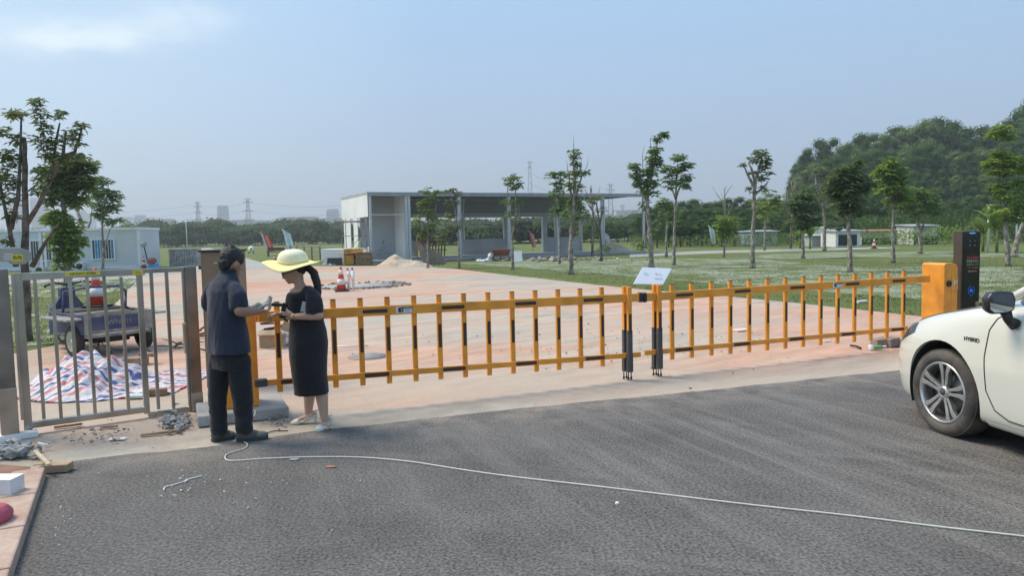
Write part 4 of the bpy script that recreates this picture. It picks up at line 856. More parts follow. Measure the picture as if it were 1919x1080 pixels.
tree('small round-crowned tree in front of the blue curtained window', (193, 507), [(193, 470), (192, 430), (190, 390)], [[(194, 480), (200, 450), (206, 430), (215, 418)], [(191, 400), (200, 370), (204, 345)], [(191, 400), (182, 370)]],
     [(192, 340, 16, 10, 18), (178, 362, 16, 12, 22), (200, 362, 20, 12, 28), (215, 368, 14, 10, 14), (192, 382, 22, 12, 28), (213, 388, 16, 12, 16), (190, 402, 18, 10, 18), (205, 415, 18, 8, 14), (182, 398, 8, 10, 6), (222, 412, 8, 5, 4)], 'mid', .12, .30, seed=8)
tree('small fresh green tree top at the left of the long wood', (237, 478), [(237, 440), (236, 425)], [], [(237, 418, 10, 7, 16)], 'bright', .1, .35, seed=9)
# in front of the long building
tree('young tree with ragged crown in front of the second bay of the building', (802, 503), [(802, 470), (801, 430), (803, 390), (800, 362)], [[(802, 450), (790, 420), (784, 400)], [(802, 440), (815, 400), (820, 372)]],
     [(798, 358, 10, 6, 8), (806, 372, 16, 8, 14), (790, 385, 12, 8, 10), (800, 400, 16, 10, 14), (785, 415, 10, 10, 9), (806, 425, 12, 12, 11), (792, 438, 10, 10, 8), (815, 410, 10, 10, 7), (820, 362, 10, 5, 7)], 'mid', .085, .24, seed=11)
tree('thin tree with bare brownish twigs left of the tall grey column', (861, 503), [(860, 470), (858, 430), (852, 390), (846, 368)], [[(860, 450), (850, 420), (838, 400)], [(858, 430), (868, 400), (870, 370)]],
     [(834, 360, 8, 4, 6), (848, 356, 6, 4, 4), (856, 362, 6, 5, 5), (845, 380, 14, 8, 9), (842, 405, 12, 10, 8), (852, 425, 12, 12, 8), (835, 425, 14, 16, 10), (828, 446, 12, 14, 9)], 'olive', .085, .22, seed=12)
tree('slender pollarded tree by the rusty handcart', (961, 506), [(961, 480), (959, 450), (962, 425)], [[(962, 435), (954, 400), (952, 365), (950, 345)], [(962, 430), (968, 395), (966, 360), (968, 340)], [(960, 440), (975, 405), (972, 380)]],
     [(950, 340, 9, 7, 8), (962, 333, 11, 6, 9), (974, 345, 9, 6, 7), (962, 350, 12, 7, 9), (950, 378, 8, 8, 6), (970, 378, 8, 9, 6), (955, 400, 8, 6, 5)], 'mid', .105, .22, seed=13)
tree('tree with a drooping leafy crown immediately left of the bare-tipped tree', (1049, 495), [(1049, 460), (1048, 430), (1046, 400)], [[(1047, 410), (1040, 370), (1038, 340)], [(1047, 400), (1056, 370), (1058, 345)]],
     [(1036, 330, 12, 7, 12), (1052, 328, 12, 7, 12), (1046, 345, 15, 9, 16), (1042, 362, 15, 9, 15), (1050, 378, 15, 9, 15), (1044, 392, 13, 8, 10), (1055, 400, 12, 8, 8)], 'mid', .09, .24, seed=14)
tree('tall tree with bare upright tips behind the left boom', (1070, 515), [(1069, 480), (1071, 440), (1075, 400), (1077, 350), (1077, 320)], [[(1075, 400), (1068, 350), (1066, 320)], [(1075, 380), (1086, 345), (1092, 325)], [(1077, 330), (1074, 300), (1075, 285)], [(1070, 450), (1082, 425), (1098, 405)]],
     [(1076, 288, 8, 10, 10), (1080, 305, 9, 10, 8), (1085, 325, 13, 8, 9), (1072, 330, 8, 10, 6), (1080, 348, 14, 10, 9), (1066, 352, 9, 12, 6), (1096, 322, 8, 6, 4), (1070, 375, 12, 12, 10), (1085, 380, 14, 12, 10), (1062, 400, 10, 10, 6), (1095, 398, 12, 8, 7), (1082, 412, 12, 8, 6)], 'mid', .15, .20, seed=15, twigs=[[(1076, 290), (1075, 272), (1075, 252)], [(1090, 330), (1100, 312), (1103, 293)], [(1066, 330), (1063, 312), (1062, 298)], [(1084, 330), (1089, 310), (1090, 295)]])
tree('thin half-bare tree beside the twin columns', (1127, 490), [(1126, 460), (1123, 420), (1118, 380)], [[(1124, 440), (1112, 405), (1106, 380)], [(1124, 420), (1130, 395), (1131, 375)]], [(1112, 372, 10, 4, 5), (1126, 370, 8, 4, 4), (1106, 382, 10, 6, 5), (1128, 395, 8, 6, 4), (1134, 465, 14, 8, 9)], 'olive', .11, .22, seed=16, dark=True)
tree('tall tree with thick mottled trunk and one-sided crown above the white board', (1221, 503), [(1220, 470), (1217, 430), (1213, 390), (1214, 340), (1220, 300)], [[(1214, 380), (1198, 345), (1190, 320)], [(1215, 350), (1226, 310), (1230, 275), (1236, 255)], [(1216, 450), (1208, 440), (1204, 462)]],
     [(1244, 252, 10, 6, 10), (1232, 262, 7, 7, 6), (1228, 282, 12, 9, 14), (1224, 300, 14, 10, 18), (1232, 310, 10, 9, 10), (1190, 312, 12, 7, 12), (1196, 328, 15, 9, 18), (1216, 322, 16, 10, 20), (1204, 345, 15, 10, 18), (1222, 345, 15, 10, 17), (1210, 360, 15, 7, 12), (1228, 362, 8, 5, 5), (1208, 385, 12, 8, 6), (1200, 460, 8, 8, 7)], 'mid', .17, .23, seed=17, twigs=[[(1220, 290), (1219, 265), (1220, 248)], [(1205, 320), (1204, 290), (1208, 270)]])
tree('round-crowned tree with a smooth slim trunk right of the tallest one', (1264, 498), [(1263, 470), (1264, 430), (1266, 395), (1268, 365)], [[(1267, 375), (1258, 350), (1254, 330)], [(1267, 370), (1276, 345), (1282, 325)], [(1267, 365), (1268, 330), (1270, 305)]],
     [(1270, 296, 14, 7, 14), (1252, 315, 13, 8, 13), (1288, 310, 14, 7, 13), (1272, 318, 14, 8, 14), (1254, 334, 13, 8, 11), (1288, 332, 14, 7, 12), (1270, 340, 15, 8, 14), (1256, 350, 10, 6, 7), (1284, 348, 10, 5, 7)], 'mid', .12, .24, seed=18)
tree('slim pale-stemmed tree between the two tall trees near the white board', (1249, 482), [(1248, 455), (1250, 430), (1252, 400)], [], [(1240, 378, 12, 8, 9), (1256, 385, 12, 10, 10), (1262, 400, 12, 12, 12), (1245, 400, 8, 8, 6)], 'mid', .12, .3, seed=19)
tree('tall slender tree with sparse flat-topped crown right of centre', (1410, 503), [(1410, 480), (1411, 440), (1414, 400), (1413, 360), (1418, 330)], [[(1416, 345), (1408, 315), (1402, 305)], [(1417, 335), (1426, 305), (1428, 290)], [(1414, 365), (1430, 352), (1440, 340)], [(1413, 350), (1400, 325), (1394, 310)]],
     [(1424, 287, 14, 7, 13), (1436, 298, 10, 8, 9), (1414, 300, 14, 8, 13), (1430, 312, 13, 7, 11), (1394, 309, 6, 5, 5), (1416, 325, 12, 8, 8), (1428, 335, 12, 7, 7), (1440, 326, 7, 5, 4), (1408, 355, 8, 6, 5), (1430, 355, 12, 6, 6)], 'olive', .16, .20, seed=20)
tree('small bushy bright tree beside the white feather flag on the right', (1357, 482), [(1357, 465), (1357, 445)], [], [(1357, 410, 15, 8, 18), (1347, 424, 14, 9, 18), (1368, 422, 13, 9, 16), (1358, 436, 17, 8, 18), (1352, 446, 12, 5, 8)], 'bright', .11, .26, seed=21, grp=None)
tree('bright green tree left of the pale corrugated shed', (1433, 470), [(1433, 440), (1434, 415)], [[(1434, 420), (1442, 395)]], [(1442, 362, 12, 8, 9), (1432, 385, 20, 10, 22), (1452, 385, 18, 10, 18), (1440, 402, 24, 9, 22), (1455, 370, 12, 8, 9)], 'bright', .13, .32, seed=22)
tree('dark broad tree left of the round-topped one', (1505, 485), [(1505, 462), (1504, 435), (1506, 410)], [[(1506, 415), (1495, 385)], [(1506, 412), (1520, 380)]], [(1508, 365, 20, 12, 22), (1492, 385, 16, 12, 18), (1522, 388, 16, 12, 18), (1506, 400, 24, 12, 30), (1498, 420, 20, 10, 18), (1520, 416, 16, 10, 14)], 'dark', .14, .32, seed=23)
tree('thin mottled tree with pale tangled branches before the forest', (1545, 471), [(1545, 445), (1546, 415), (1540, 380), (1535, 345)], [[(1542, 390), (1530, 350), (1526, 315)], [(1543, 395), (1552, 360), (1556, 330)]], [(1530, 320, 12, 10, 8), (1545, 345, 14, 12, 9), (1532, 370, 14, 10, 9), (1556, 355, 10, 10, 6), (1556, 420, 14, 10, 12), (1575, 425, 12, 12, 12)], 'olive', .18, .3, seed=24)
tree('broad dark-crowned tree with white-banded trunk in the middle of the right lawn', (1594, 511), [(1593, 485), (1592, 455), (1590, 425), (1590, 405)], [[(1590, 415), (1575, 380), (1565, 355)], [(1590, 412), (1600, 375), (1612, 345)], [(1590, 408), (1590, 365), (1585, 335)]],
     [(1585, 318, 20, 10, 26), (1608, 308, 12, 8, 12), (1568, 335, 20, 12, 28), (1600, 335, 22, 12, 32), (1582, 355, 26, 12, 40), (1612, 355, 16, 12, 20), (1562, 360, 14, 12, 16), (1625, 345, 12, 8, 10), (1590, 376, 26, 10, 34), (1600, 395, 22, 8, 22), (1578, 392, 18, 8, 14)], 'dark', .14, .25, seed=25)
tree('yellow-green tree with a tapering crown right of the white-banded trunk', (1674, 493), [(1673, 470), (1673, 435), (1675, 400), (1673, 375)], [[(1674, 390), (1660, 355)], [(1674, 385), (1690, 350)], [(1674, 380), (1672, 330)]],
     [(1668, 304, 16, 9, 20), (1655, 322, 22, 9, 30), (1680, 322, 20, 9, 26), (1668, 338, 26, 10, 38), (1645, 325, 12, 6, 10), (1690, 338, 14, 10, 16), (1664, 355, 24, 10, 32), (1688, 362, 18, 12, 24), (1675, 378, 22, 8, 22), (1700, 372, 14, 8, 10)], 'bright', .14, .27, seed=26)
tree('forked pale-barked tree half hidden behind the yellow-green tree', (1725, 476), [(1725, 455), (1722, 430), (1716, 405)], [[(1724, 445), (1732, 415), (1740, 395)], [(1722, 430), (1724, 400), (1728, 380)], [(1718, 415), (1706, 395)]], [(1712, 358, 22, 12, 26), (1738, 365, 22, 12, 26), (1722, 378, 26, 12, 28), (1702, 385, 16, 10, 14), (1748, 385, 16, 12, 16), (1716, 400, 18, 8, 10), (1755, 402, 12, 8, 8)], 'mid', .17, .34, seed=27)
tree('bright tiered tree at the right edge above the car', (1889, 499), [(1888, 475), (1886, 440), (1884, 400), (1880, 360), (1880, 320), (1879, 280)], [[(1885, 410), (1900, 380), (1912, 350)], [(1882, 370), (1866, 340)], [(1881, 330), (1892, 300)]],
     [(1880, 240, 14, 6, 12), (1862, 250, 14, 6, 12), (1888, 256, 14, 7, 12), (1876, 290, 18, 8, 20), (1858, 306, 16, 8, 18), (1895, 302, 22, 9, 26), (1910, 315, 18, 10, 22), (1878, 320, 24, 9, 28), (1905, 345, 20, 12, 20), (1870, 350, 16, 12, 14), (1890, 370, 24, 12, 22), (1875, 395, 26, 12, 22), (1908, 395, 18, 14, 20), (1892, 415, 20, 8, 12)], 'bright', .15, .24, seed=28)
tree('leaning mottled tree behind the tiered one at the right edge', (1901, 482), [(1902, 465), (1910, 440), (1918, 415)], [], [(1925, 385, 22, 18, 30), (1930, 350, 20, 16, 20)], 'mid', .22, .34, seed=29)
# bare dead treelets
def bare(label, px, pyb, pyt, seed):
    c = P(px, pyb); r_ = random.Random(seed); Y = c.y; k = Y / FPX; z = A(px, pyt, Y).z; t = thing('bare_tree', label, 'tree', c); b = MB()
    b.tube([(c.x, Y, 0), (c.x + .1, Y, z * .6), (c.x, Y, z)], [.1, .06, .02], 6)
    for i in range(11): z0 = z * r_.uniform(.35, .85); dx = r_.uniform(-.9, .9); b.tube([(c.x, Y, z0), (c.x + dx * .6, Y + r_.uniform(-.5, .5), z0 + .7), (c.x + dx, Y + r_.uniform(-.6, .6), min(z * 1.02, z0 + 1.6))], [.035, .025, .01], 5)
    b.build('trunk', M_bark, t)
bare('bare leafless treelet rising over the small bushy bright tree', 1357, 470, 350, 1); bare('bare grey snag at the left end of the wooded hill', 1482, 466, 338, 2); bare('bare twiggy treelet behind the half-bare tree', 1110, 480, 350, 3)
# ---- forest trees: a few kinds, copied
def forest_proto(kind, seed, H, Rr, nl, leaf, lf):
    r_ = np.random.default_rng(seed); t = thing(kind, 'x', 'tree', (0, 0, 0)); b = MB(); b.tube([(0, 0, -.2), (.1, .1, H * .45), (0, 0, H * .8)], [.26, .18, .08], 7)
    lob = []
    for i in range(nl):
        a_ = r_.random() * 6.28; u = r_.random(); rr = Rr * (r_.uniform(.25, .85)) * (1 - .45 * u); z = H * (.34 + .56 * u); s = Rr * r_.uniform(.26, .50) * (1 - .3 * u); lob.append((np.array([math.cos(a_) * rr, math.sin(a_) * rr, z]), s))
        b.tube([(0, 0, z * .7), tuple(lob[-1][0])], [.09, .04], 5)
    lob.append((np.array([0, 0, H * .93]), Rr * .34)); b.build('trunk', M_bark2, t); co = MB()
    for c, s in lob: co.ell(tuple(c), (s * .66, s * .66, s * .55), n=9, m_=6)
    co.build('inner_foliage', LF[leaf], t, fix=False)
    B = []; D = []; Nn = []
    for c, s in lob:
        n = int(s * s * 12.6 * 8.5 / (lf / .4) ** 2); u = r_.normal(size=(n, 3)); u /= np.linalg.norm(u, axis=1, keepdims=True); q = c + u * np.array([1, 1, .8]) * s * (.72 + .46 * r_.random((n, 1)) ** .8)
        tt = r_.normal(size=(n, 3)); tt -= u * (tt * u).sum(1, keepdims=True); B.append(q); D.append(tt + np.array([0, 0, -.1])); Nn.append(u + r_.normal(size=(n, 3)) * .22)
    B = np.concatenate(B); leaf_mesh('crown', B, np.concatenate(D), np.concatenate(Nn), lf * r_.uniform(.6, 1.3, len(B)), lf * .55, LF[leaf], t, drop=.15); return t
FP = [forest_proto('forest_tree', 40 + i, 12, 3.6 + .3 * (i % 3), 17 + 2 * i, ('forest', 'forest2', 'forest', 'mid')[i], .36) for i in range(4)]
used = [False] * 4
HZ = []
def put_forest(px, pyt, Y, zb, label, grp, i=None, wf=1.):
    i = R_.randrange(4) if i is None else i; p = A(px, 440, Y); zt_ = A(px, pyt, Y).z; o = FP[i] if not used[i] else copy_tree(FP[i]); used[i] = True
    s = (zt_ - zb) / 12; o.location = (p.x, Y, zb); o.scale = (s * wf, s * wf, s); o.rotation_euler.z = R_.uniform(0, 6.28); o['label'] = label; o['group'] = grp; o['category'] = 'tree'
R_ = random.Random(12)
def prof(x, pts):
    for (x0, y0), (x1, y1) in zip(pts, pts[1:]):
        if x0 <= x <= x1: return y0 + (y1 - y0) * (x - x0) / (x1 - x0)
    return pts[-1][1] if x > pts[-1][0] else pts[0][1]
SK = [(1485, 318), (1500, 285), (1545, 266), (1600, 252), (1640, 246), (1690, 240), (1730, 232), (1800, 236), (1850, 246), (1885, 225), (1905, 200), (1925, 195), (2100, 170)]
HILL0 = 112.
def hill_z(x, y): # wooded rise on the right
    return max(0., min(1., (y - 92) / 60)) * 9. * max(0, min(1, (x - 40) / 25))
n = 0
for row, (Y, f) in enumerate(((148, 1.0), (132, .80), (118, .58), (104, .36))):
    x = 1488 + row * 9
    while x < 2010:
        p = A(x, 440, Y); zb = hill_z(p.x, Y); ht = prof(x, SK); pyt = 440 - (440 - ht) * f + R_.uniform(-5, 9)
        if row == 0: pyt = ht + R_.uniform(-13, 12)
        put_forest(x, pyt, Y + R_.uniform(-4, 4), zb * .8, 'dense forest tree on the wooded hill at the right', 'forest trees on the wooded hill', wf=R_.uniform(.95, 1.25)); x += R_.uniform(20, 30); n += 1
# lower belt left of the hill
SK2 = [(1190, 392), (1240, 380), (1290, 372), (1320, 380), (1370, 368), (1420, 372), (1470, 376), (1520, 390), (1560, 380)]
for row, (Y, f) in enumerate(((100, 1.), (86, .72), (76, .45))):
    x = 1215 + row * 8
    while x < 1560: put_forest(x, 440 - (440 - prof(x, SK2)) * f + R_.uniform(-4, 5), Y + R_.uniform(-2, 2), 0, 'dark tree in the low belt behind the right lawn', 'trees in the low belt behind the right lawn', i=(2, 0, 2, 3)[R_.randrange(4)], wf=R_.uniform(1.2, 1.7)); x += R_.uniform(17, 24)
x = 1600
while x < 1960: put_forest(x, R_.uniform(352, 385), 84 + R_.uniform(-4, 4), 0, 'middle-height tree between the sheds and the wooded hill', 'trees between the sheds and the wooded hill', i=(0, 1, 3)[R_.randrange(3)], wf=R_.uniform(.9, 1.3)); x += R_.uniform(20, 30)
x = 1090
while x < 1215: put_forest(x, R_.uniform(412, 424), 110 + R_.uniform(-4, 4), 0, 'low tree behind the right end of the long building', 'low trees behind the long building', wf=1.6); x += R_.uniform(14, 20)
# hill ground
vs = []; fs = []; gx, gy = 40, 16
for i in range(gx + 1):
    for j in range(gy + 1): X = 38 + i * 4.5; Yh = 88 + j * 8; vs.append((X, Yh, max(-.03, hill_z(X, Yh) * .8 - .03)))
fs = [(i * (gy + 1) + j, (i + 1) * (gy + 1) + j, (i + 1) * (gy + 1) + j + 1, i * (gy + 1) + j + 1) for i in range(gx) for j in range(gy)]
o = MB().add(vs, fs, True).build('hill', mat('forest_floor', (.05, .05, .025), .95, var=.3, vs=.3)); tag(o, kind='structure')
# far-off woods as one mass
def woods(name, label, x0, x1, Y, sky, n, seed, lf=.9, leaf='forest', depth=26):
    r_ = np.random.default_rng(seed); B = []; D = []; Nn = []; r2 = random.Random(seed); core = MB()
    x = x0
    while x < x1:
        for row in range(3):
            yy = Y + row * depth / 3 + r2.uniform(-3, 3); p = A(x + r2.uniform(-6, 6), 440, yy); zt_ = A(x, prof(x, sky) + r2.uniform(-4, 5) + (2 - row) * 4, yy).z; zt_ = max(2.5, zt_); rad = r2.uniform(3.5, 6.5)
            for s in range(3):
                c = np.array([p.x + r2.uniform(-3, 3), yy + r2.uniform(-2, 2), zt_ * (.35 + .3 * s) ]); rz = zt_ * .26; m_ = n
                if s == 2: c[2] = zt_ - rz
                u = r_.normal(size=(m_, 3)); u[:, 1] = -np.abs(u[:, 1]) * .9; u /= np.linalg.norm(u, axis=1, keepdims=True); q = c + u * np.array([rad, rad, rz * 1.25]) * (1 - .3 * r_.random((m_, 1)) ** 2)
                q[:, 2] = np.maximum(q[:, 2], .1); tt = r_.normal(size=(m_, 3)); tt -= u * (tt * u).sum(1, keepdims=True); B.append(q); D.append(tt); Nn.append(u + r_.normal(size=(m_, 3)) * .3)
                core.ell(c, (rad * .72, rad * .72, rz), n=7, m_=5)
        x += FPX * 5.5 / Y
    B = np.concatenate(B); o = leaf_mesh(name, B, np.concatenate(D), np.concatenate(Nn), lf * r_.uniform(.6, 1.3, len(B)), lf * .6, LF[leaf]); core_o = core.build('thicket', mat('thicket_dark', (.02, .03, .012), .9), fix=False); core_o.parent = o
    return tag(o, label, kind='stuff')
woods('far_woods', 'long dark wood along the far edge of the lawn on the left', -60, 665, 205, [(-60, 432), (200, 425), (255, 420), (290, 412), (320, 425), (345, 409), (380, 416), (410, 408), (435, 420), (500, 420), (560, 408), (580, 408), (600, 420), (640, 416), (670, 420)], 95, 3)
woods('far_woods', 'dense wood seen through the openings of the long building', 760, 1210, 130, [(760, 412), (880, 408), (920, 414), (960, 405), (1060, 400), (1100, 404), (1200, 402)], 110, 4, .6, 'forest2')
# undergrowth in front of the sheds and belt
def scrub(label, x0, x1, y, h, seed, leaf='mid', n=2200, lf=.35):
    r_ = np.random.default_rng(seed); xs = r_.uniform(x0, x1, n); B = []
    for x in xs:
        p = P(x, y + r_.uniform(-1.5, 1.5)); hh = h * (.5 + .9 * (mnoise.noise(Vector((p.x * .35, seed, 0))) * .5 + .5)); B.append((p.x, p.y, hh * r_.random() ** .8))
    D = r_.normal(size=(n, 3)) * .6; D[:, 2] += .9; o = leaf_mesh('undergrowth', B, D, r_.normal(size=(n, 3)), r_.uniform(.6, 1.3, n) * lf, lf * .3, LF[leaf], drop=.2); return tag(o, label, kind='stuff')
scrub('rough weeds growing along the foot of the right-hand trees', 1180, 1480, 462, 1.1, 1); scrub('bright weeds around the sheds', 1480, 1860, 460, 1.3, 2, 'bright', 1800); scrub('dark undergrowth below the low tree belt', 1200, 1480, 456, 2.3, 3, 'dark', 3000, .5); scrub('tall bushes under the wooded hill', 1600, 1960, 455, 2.6, 4, 'forest2', 4000, .5)
# banana-like plants
def banana(label, px, py, h, seed):
    c = P(px, py); r_ = random.Random(seed); t = thing('banana_plant', label, 'plant', c); b = MB(); b.tube([(c.x, c.y, 0), (c.x, c.y, h * .45)], [.09, .06], 7); b.build('stem', LF['bright'], t); lv = MB()
    for k in range(8):
        a_ = r_.uniform(0, 6.28); ln = h * r_.uniform(.5, .8); d = Vector((math.cos(a_), math.sin(a_), 0)); s_ = Vector((-d.y, d.x, 0)); p0 = Vector((c.x, c.y, h * .4)); pr = []
        for j in range(6): u = j / 5; q = p0 + d * ln * .55 * u + Vector((0, 0, ln * (u * .95 - u * u * .45))); wv_ = .20 * math.sin(math.pi * min(1, u * .85 + .12)) * h / 2; pr.append((q - s_ * wv_ + Vector((0, 0, .06)), q, q + s_ * wv_ + Vector((0, 0, .06))))
        lv.add([x for r3 in pr for x in r3], [(j * 3 + i, j * 3 + i + 1, j * 3 + i + 4, j * 3 + i + 3) for j in range(5) for i in range(2)], True)
    lv.build('leaves', LF['bright'], t, fix=False)
banana('broad-leaved banana plant left of the small hut', 1500, 466, 1.9, 1); banana('broad-leaved banana plant in front of the small hut', 1518, 467, 2.2, 2); banana('broad-leaved banana plant right of the thin lamp post', 1868, 474, 3.3, 3); banana('banana plant between the black pillar and the lamp post', 1842, 472, 2.6, 4)
# ------------------------------------------------------------ people
def clothm(name, c, var=.12):
    g = gmat(name); s = g.ramp(g.noise(3, 3), (.3, tuple(x * (1 - var) for x in c)), (.7, tuple(x * (1 + var) for x in c))); g.col(s)
    a_ = g.bump(g.noise(7, 3, .5, g.map(R(20), (1, 1, .45)), 1.2), .4, .03); g.bump(g.noise(420, 2), .15, .002, a_); g.b.inputs['Roughness'].default_value = .85; g.b.inputs['Sheen Weight'].default_value = .15; return g.m
M_navy = clothm('navy_shirt', (.021, .027, .048)); M_trou = clothm('charcoal_trousers', (.017, .017, .021)); M_dress = clothm('black_dress', (.016, .015, .017))
M_skin1 = mat('skin_tan', (.34, .185, .12), .5, var=.08, vs=8, bump=.05, bs=90); M_skin2 = mat('skin_light', (.52, .32, .235), .48, var=.06, vs=8, bump=.04, bs=90)
M_hair = mat('black_hair', (.010, .009, .009), .5, var=.3, vs=40, bump=.5, bs=130); M_shoe = mat('grey_shoe', (.10, .105, .10), .7, var=.25, vs=14, bump=.2); M_sole = mat('dark_sole', (.05, .05, .048), .8)
M_glove = mat('dusty_glove', (.40, .38, .35), .9, var=.35, vs=30, bump=.4, bs=120); M_heel = mat('cream_leather', (.70, .65, .54), .4, var=.08)
def ering(c, a_, b2, ang, n=28, tilt=None, lob=None):
    ux = Vector((math.cos(ang), math.sin(ang), 0)); uy = Vector((-ux.y, ux.x, 0))
    out_ = []
    for j in range(n):
        t_ = 2 * math.pi * j / n; x, y = math.cos(t_) * a_, math.sin(t_) * b2; p = Vector(c) + ux * x + uy * y
        if tilt: p.z += tilt[0] * x + tilt[1] * y
        out_.append(p)
    return out_
def hand(mb, wrist, d, nrm, curl=.5, sc_=1., thumb=1, spread=.12):
    d = Vector(d).normalized(); nrm = Vector(nrm); nrm = (nrm - d * nrm.dot(d)).normalized(); sd_ = d.cross(nrm) * thumb; w_ = Vector(wrist)
    pc = w_ + d * .045 * sc_; mb.ell(pc, (.050 * sc_, .037 * sc_, .0165 * sc_), d, nrm, 12, 8); mb.ell(w_ + d * .068 * sc_, (.024 * sc_, .039 * sc_, .014 * sc_), d, nrm, 12, 8)
    for i, (ln, off) in enumerate(((.068, .028), (.078, .0095), (.072, -.009), (.056, -.027))):
        p = w_ + d * (.080 * sc_) + sd_ * off * sc_; pts = [w_ + d * .05 * sc_ + sd_ * off * sc_ * .9, p]; a_ = curl * .45 + i * .08; dd = (d + sd_ * (off * spread * 30)).normalized()
        for s_, fr in enumerate((.42, .32, .26)):
            dv = dd * math.cos(a_) + nrm * math.sin(a_); pts.append(pts[-1] + dv * ln * fr * sc_); a_ += curl * .75
        capsule(mb, pts, [.0095 * sc_, .0095 * sc_, .009 * sc_, .0083 * sc_, .0072 * sc_], 9)
    tp = w_ + d * .022 * sc_ + sd_ * .026 * sc_; t1 = tp + (d * .6 + sd_ * .75 + nrm * .2).normalized() * .034 * sc_; t2_ = t1 + (d * .85 + sd_ * .3 + nrm * .45 * (curl + .3)).normalized() * .030 * sc_; t3 = t2_ + (d * .9 + nrm * .6 * curl).normalized() * .022 * sc_
    capsule(mb, [tp, t1, t2_, t3], [.014 * sc_, .0115 * sc_, .0100 * sc_, .0080 * sc_], 10)
# ---- the man
mf = P(432, 828); Ym = mf.y
man = thing('person', 'man in navy short-sleeved shirt and black trousers seen from behind, holding out a gloved hand', 'person', (mf.x, Ym, 0))
a_m = lambda x, y, o=0.: A(x, y, Ym + o)
ANG = R(-50); fwd_m = Vector((math.sin(R(52)), math.cos(R(52)), 0))       # shoulder axis angle in plan
sk = MB()
hd = a_m(434, 489, .02); hf = Vector((math.sin(R(36)), math.cos(R(36)), -.42)).normalized(); hs_ = Vector((hf.y, -hf.x, 0)).normalized(); hu = hs_.cross(hf)
hu = hu if hu.z > 0 else -hu
sk.ell(hd, (.096, .078, .108), hf, hu, 20, 14); sk.ell(hd + hf * .035 - hu * .055, (.062, .058, .062), hf, hu); sk.ell(hd + hf * .070 - hu * .085, (.026, .032, .022), hf, hu)
sk.ell(hd + hf * .098 - hu * .022, (.016, .013, .024), hf, hu, 10, 8); sk.ell(hd + hf * .104 - hu * .038, (.014, .016, .011), hf, hu, 10, 8); sk.ell(hd + hf * .088 - hu * .062, (.012, .024, .008), hf, hu, 10, 8); sk.ell(hd + hf * .086 + hu * .012, (.014, .045, .008), hf, hu, 10, 8)
for s_ in (-1, 1):
    e = hd - hf * .004 + hs_ * s_ * .082 - hu * .034; sk.ell(e, (.020, .010, .032), hf + hs_ * s_ * .4, hu, 10, 8)
capsule(sk, [hd - hu * .05 - hf * .015, a_m(428, 520, 0), a_m(425, 540, 0)], [.058, .056, .062])
for c, r_ in ((a_m(422, 555), .12), (a_m(424, 590), .11), (a_m(428, 640), .12)): sk.ell(c, (r_ * 1.25, r_ * .8, r_ * 1.25), Vector((math.cos(ANG), math.sin(ANG), 0)))
shR, elR, wrR = a_m(444, 552, -.14), a_m(450, 583, -.19), a_m(482, 584, -.08)
shL, elL, wrL = a_m(396, 551, .12), a_m(430, 590, .30), a_m(482, 578, .06)
capsule(sk, [a_m(424, 552), shR, elR, wrR], [.05, .048, .046, .030]); capsule(sk, [elR, elR.lerp(wrR, .35), wrR], [.046, .046, .030])
capsule(sk, [a_m(422, 552), shL, elL, wrL], [.05, .045, .043, .030])
capsule(sk, [a_m(424, 640), a_m(411, 690), a_m(411, 745), a_m(413, 812)], [.09, .05, .042, .036]); capsule(sk, [a_m(430, 640), a_m(450, 690), a_m(453, 745), a_m(456, 810)], [.09, .05, .042, .036])
hand(sk, wrR, (wrR - elR).normalized() + Vector((.25, .1, .05)), (-.1, .2, 1), .85, .98, thumb=-1)
fuse('body', sk, .0062, M_skin1, man, 3)
gl_ = MB(); hand(gl_, wrL, Vector((.9, .05, .42)), (-.35, -.45, .8), .32, 1.02, thumb=1, spread=.35); capsule(gl_, [wrL - Vector((.05, .0, .02)), wrL + Vector((.012, 0, .015))], [.036, .033]); fuse('work_glove', gl_, .005, M_glove, man, 2)
hr = MB(); hr.ell(hd - hf * .012 + hu * .020, (.100, .085, .100), hf, hu, 20, 14); hr.ell(hd - hf * .042 - hu * .020, (.062, .074, .080), hf, hu); hr.ell(hd + hf * .025 + hu * .050, (.068, .074, .050), hf, hu); hr.ell(hd - hf * .050 - hu * .058, (.040, .056, .046), hf, hu)
for s_ in (-1, 1): hr.ell(hd - hf * .02 + hs_ * s_ * .046 + hu * .0, (.045, .036, .05), hf, hu); hr.ell(hd + hf * .028 + hs_ * s_ * .048 + hu * .016, (.046, .032, .044), hf, hu)
for k in range(10): q = random.Random(k); hr.ell(hd + hu * (.10 + q.uniform(-.01, .008)) - hf * q.uniform(-.03, .07) + hs_ * q.uniform(-.05, .05), (.016, .012, .020), hf, hu, 8, 6)
fuse('hair', hr, .006, M_hair, man, 2, lambda p: .004 * mnoise.noise(p * 45) + .003 * mnoise.noise(p * 140))
st_ = MB(); rg = [(427, 504, .064, .060), (426, 511, .082, .070), (424, 519, .120, .085), (421, 530, .168, .104), (420, 545, .203, .120), (422, 575, .212, .130), (424, 600, .212, .140), (427, 630, .218, .150), (429, 660, .232, .162)]
st_.loft([ering(a_m(x, y), a_ * 1.0, b2, ANG, tilt=(0, .12 if i < 2 else 0)) for i, (x, y, a_, b2) in enumerate(rg)])
capsule(st_, [a_m(432, 536, -.06), a_m(441, 543, -.115), a_m(446, 557, -.15), a_m(448, 571, -.165)], [.060, .064, .068, .066], 18); st_.tube([a_m(447, 566, -.155), a_m(449, 579, -.17)], [.070, .068], 20)
capsule(st_, [a_m(405, 538, .07), a_m(396, 545, .10), a_m(391, 560, .13), a_m(390, 572, .15)], [.058, .060, .060, .058], 18)
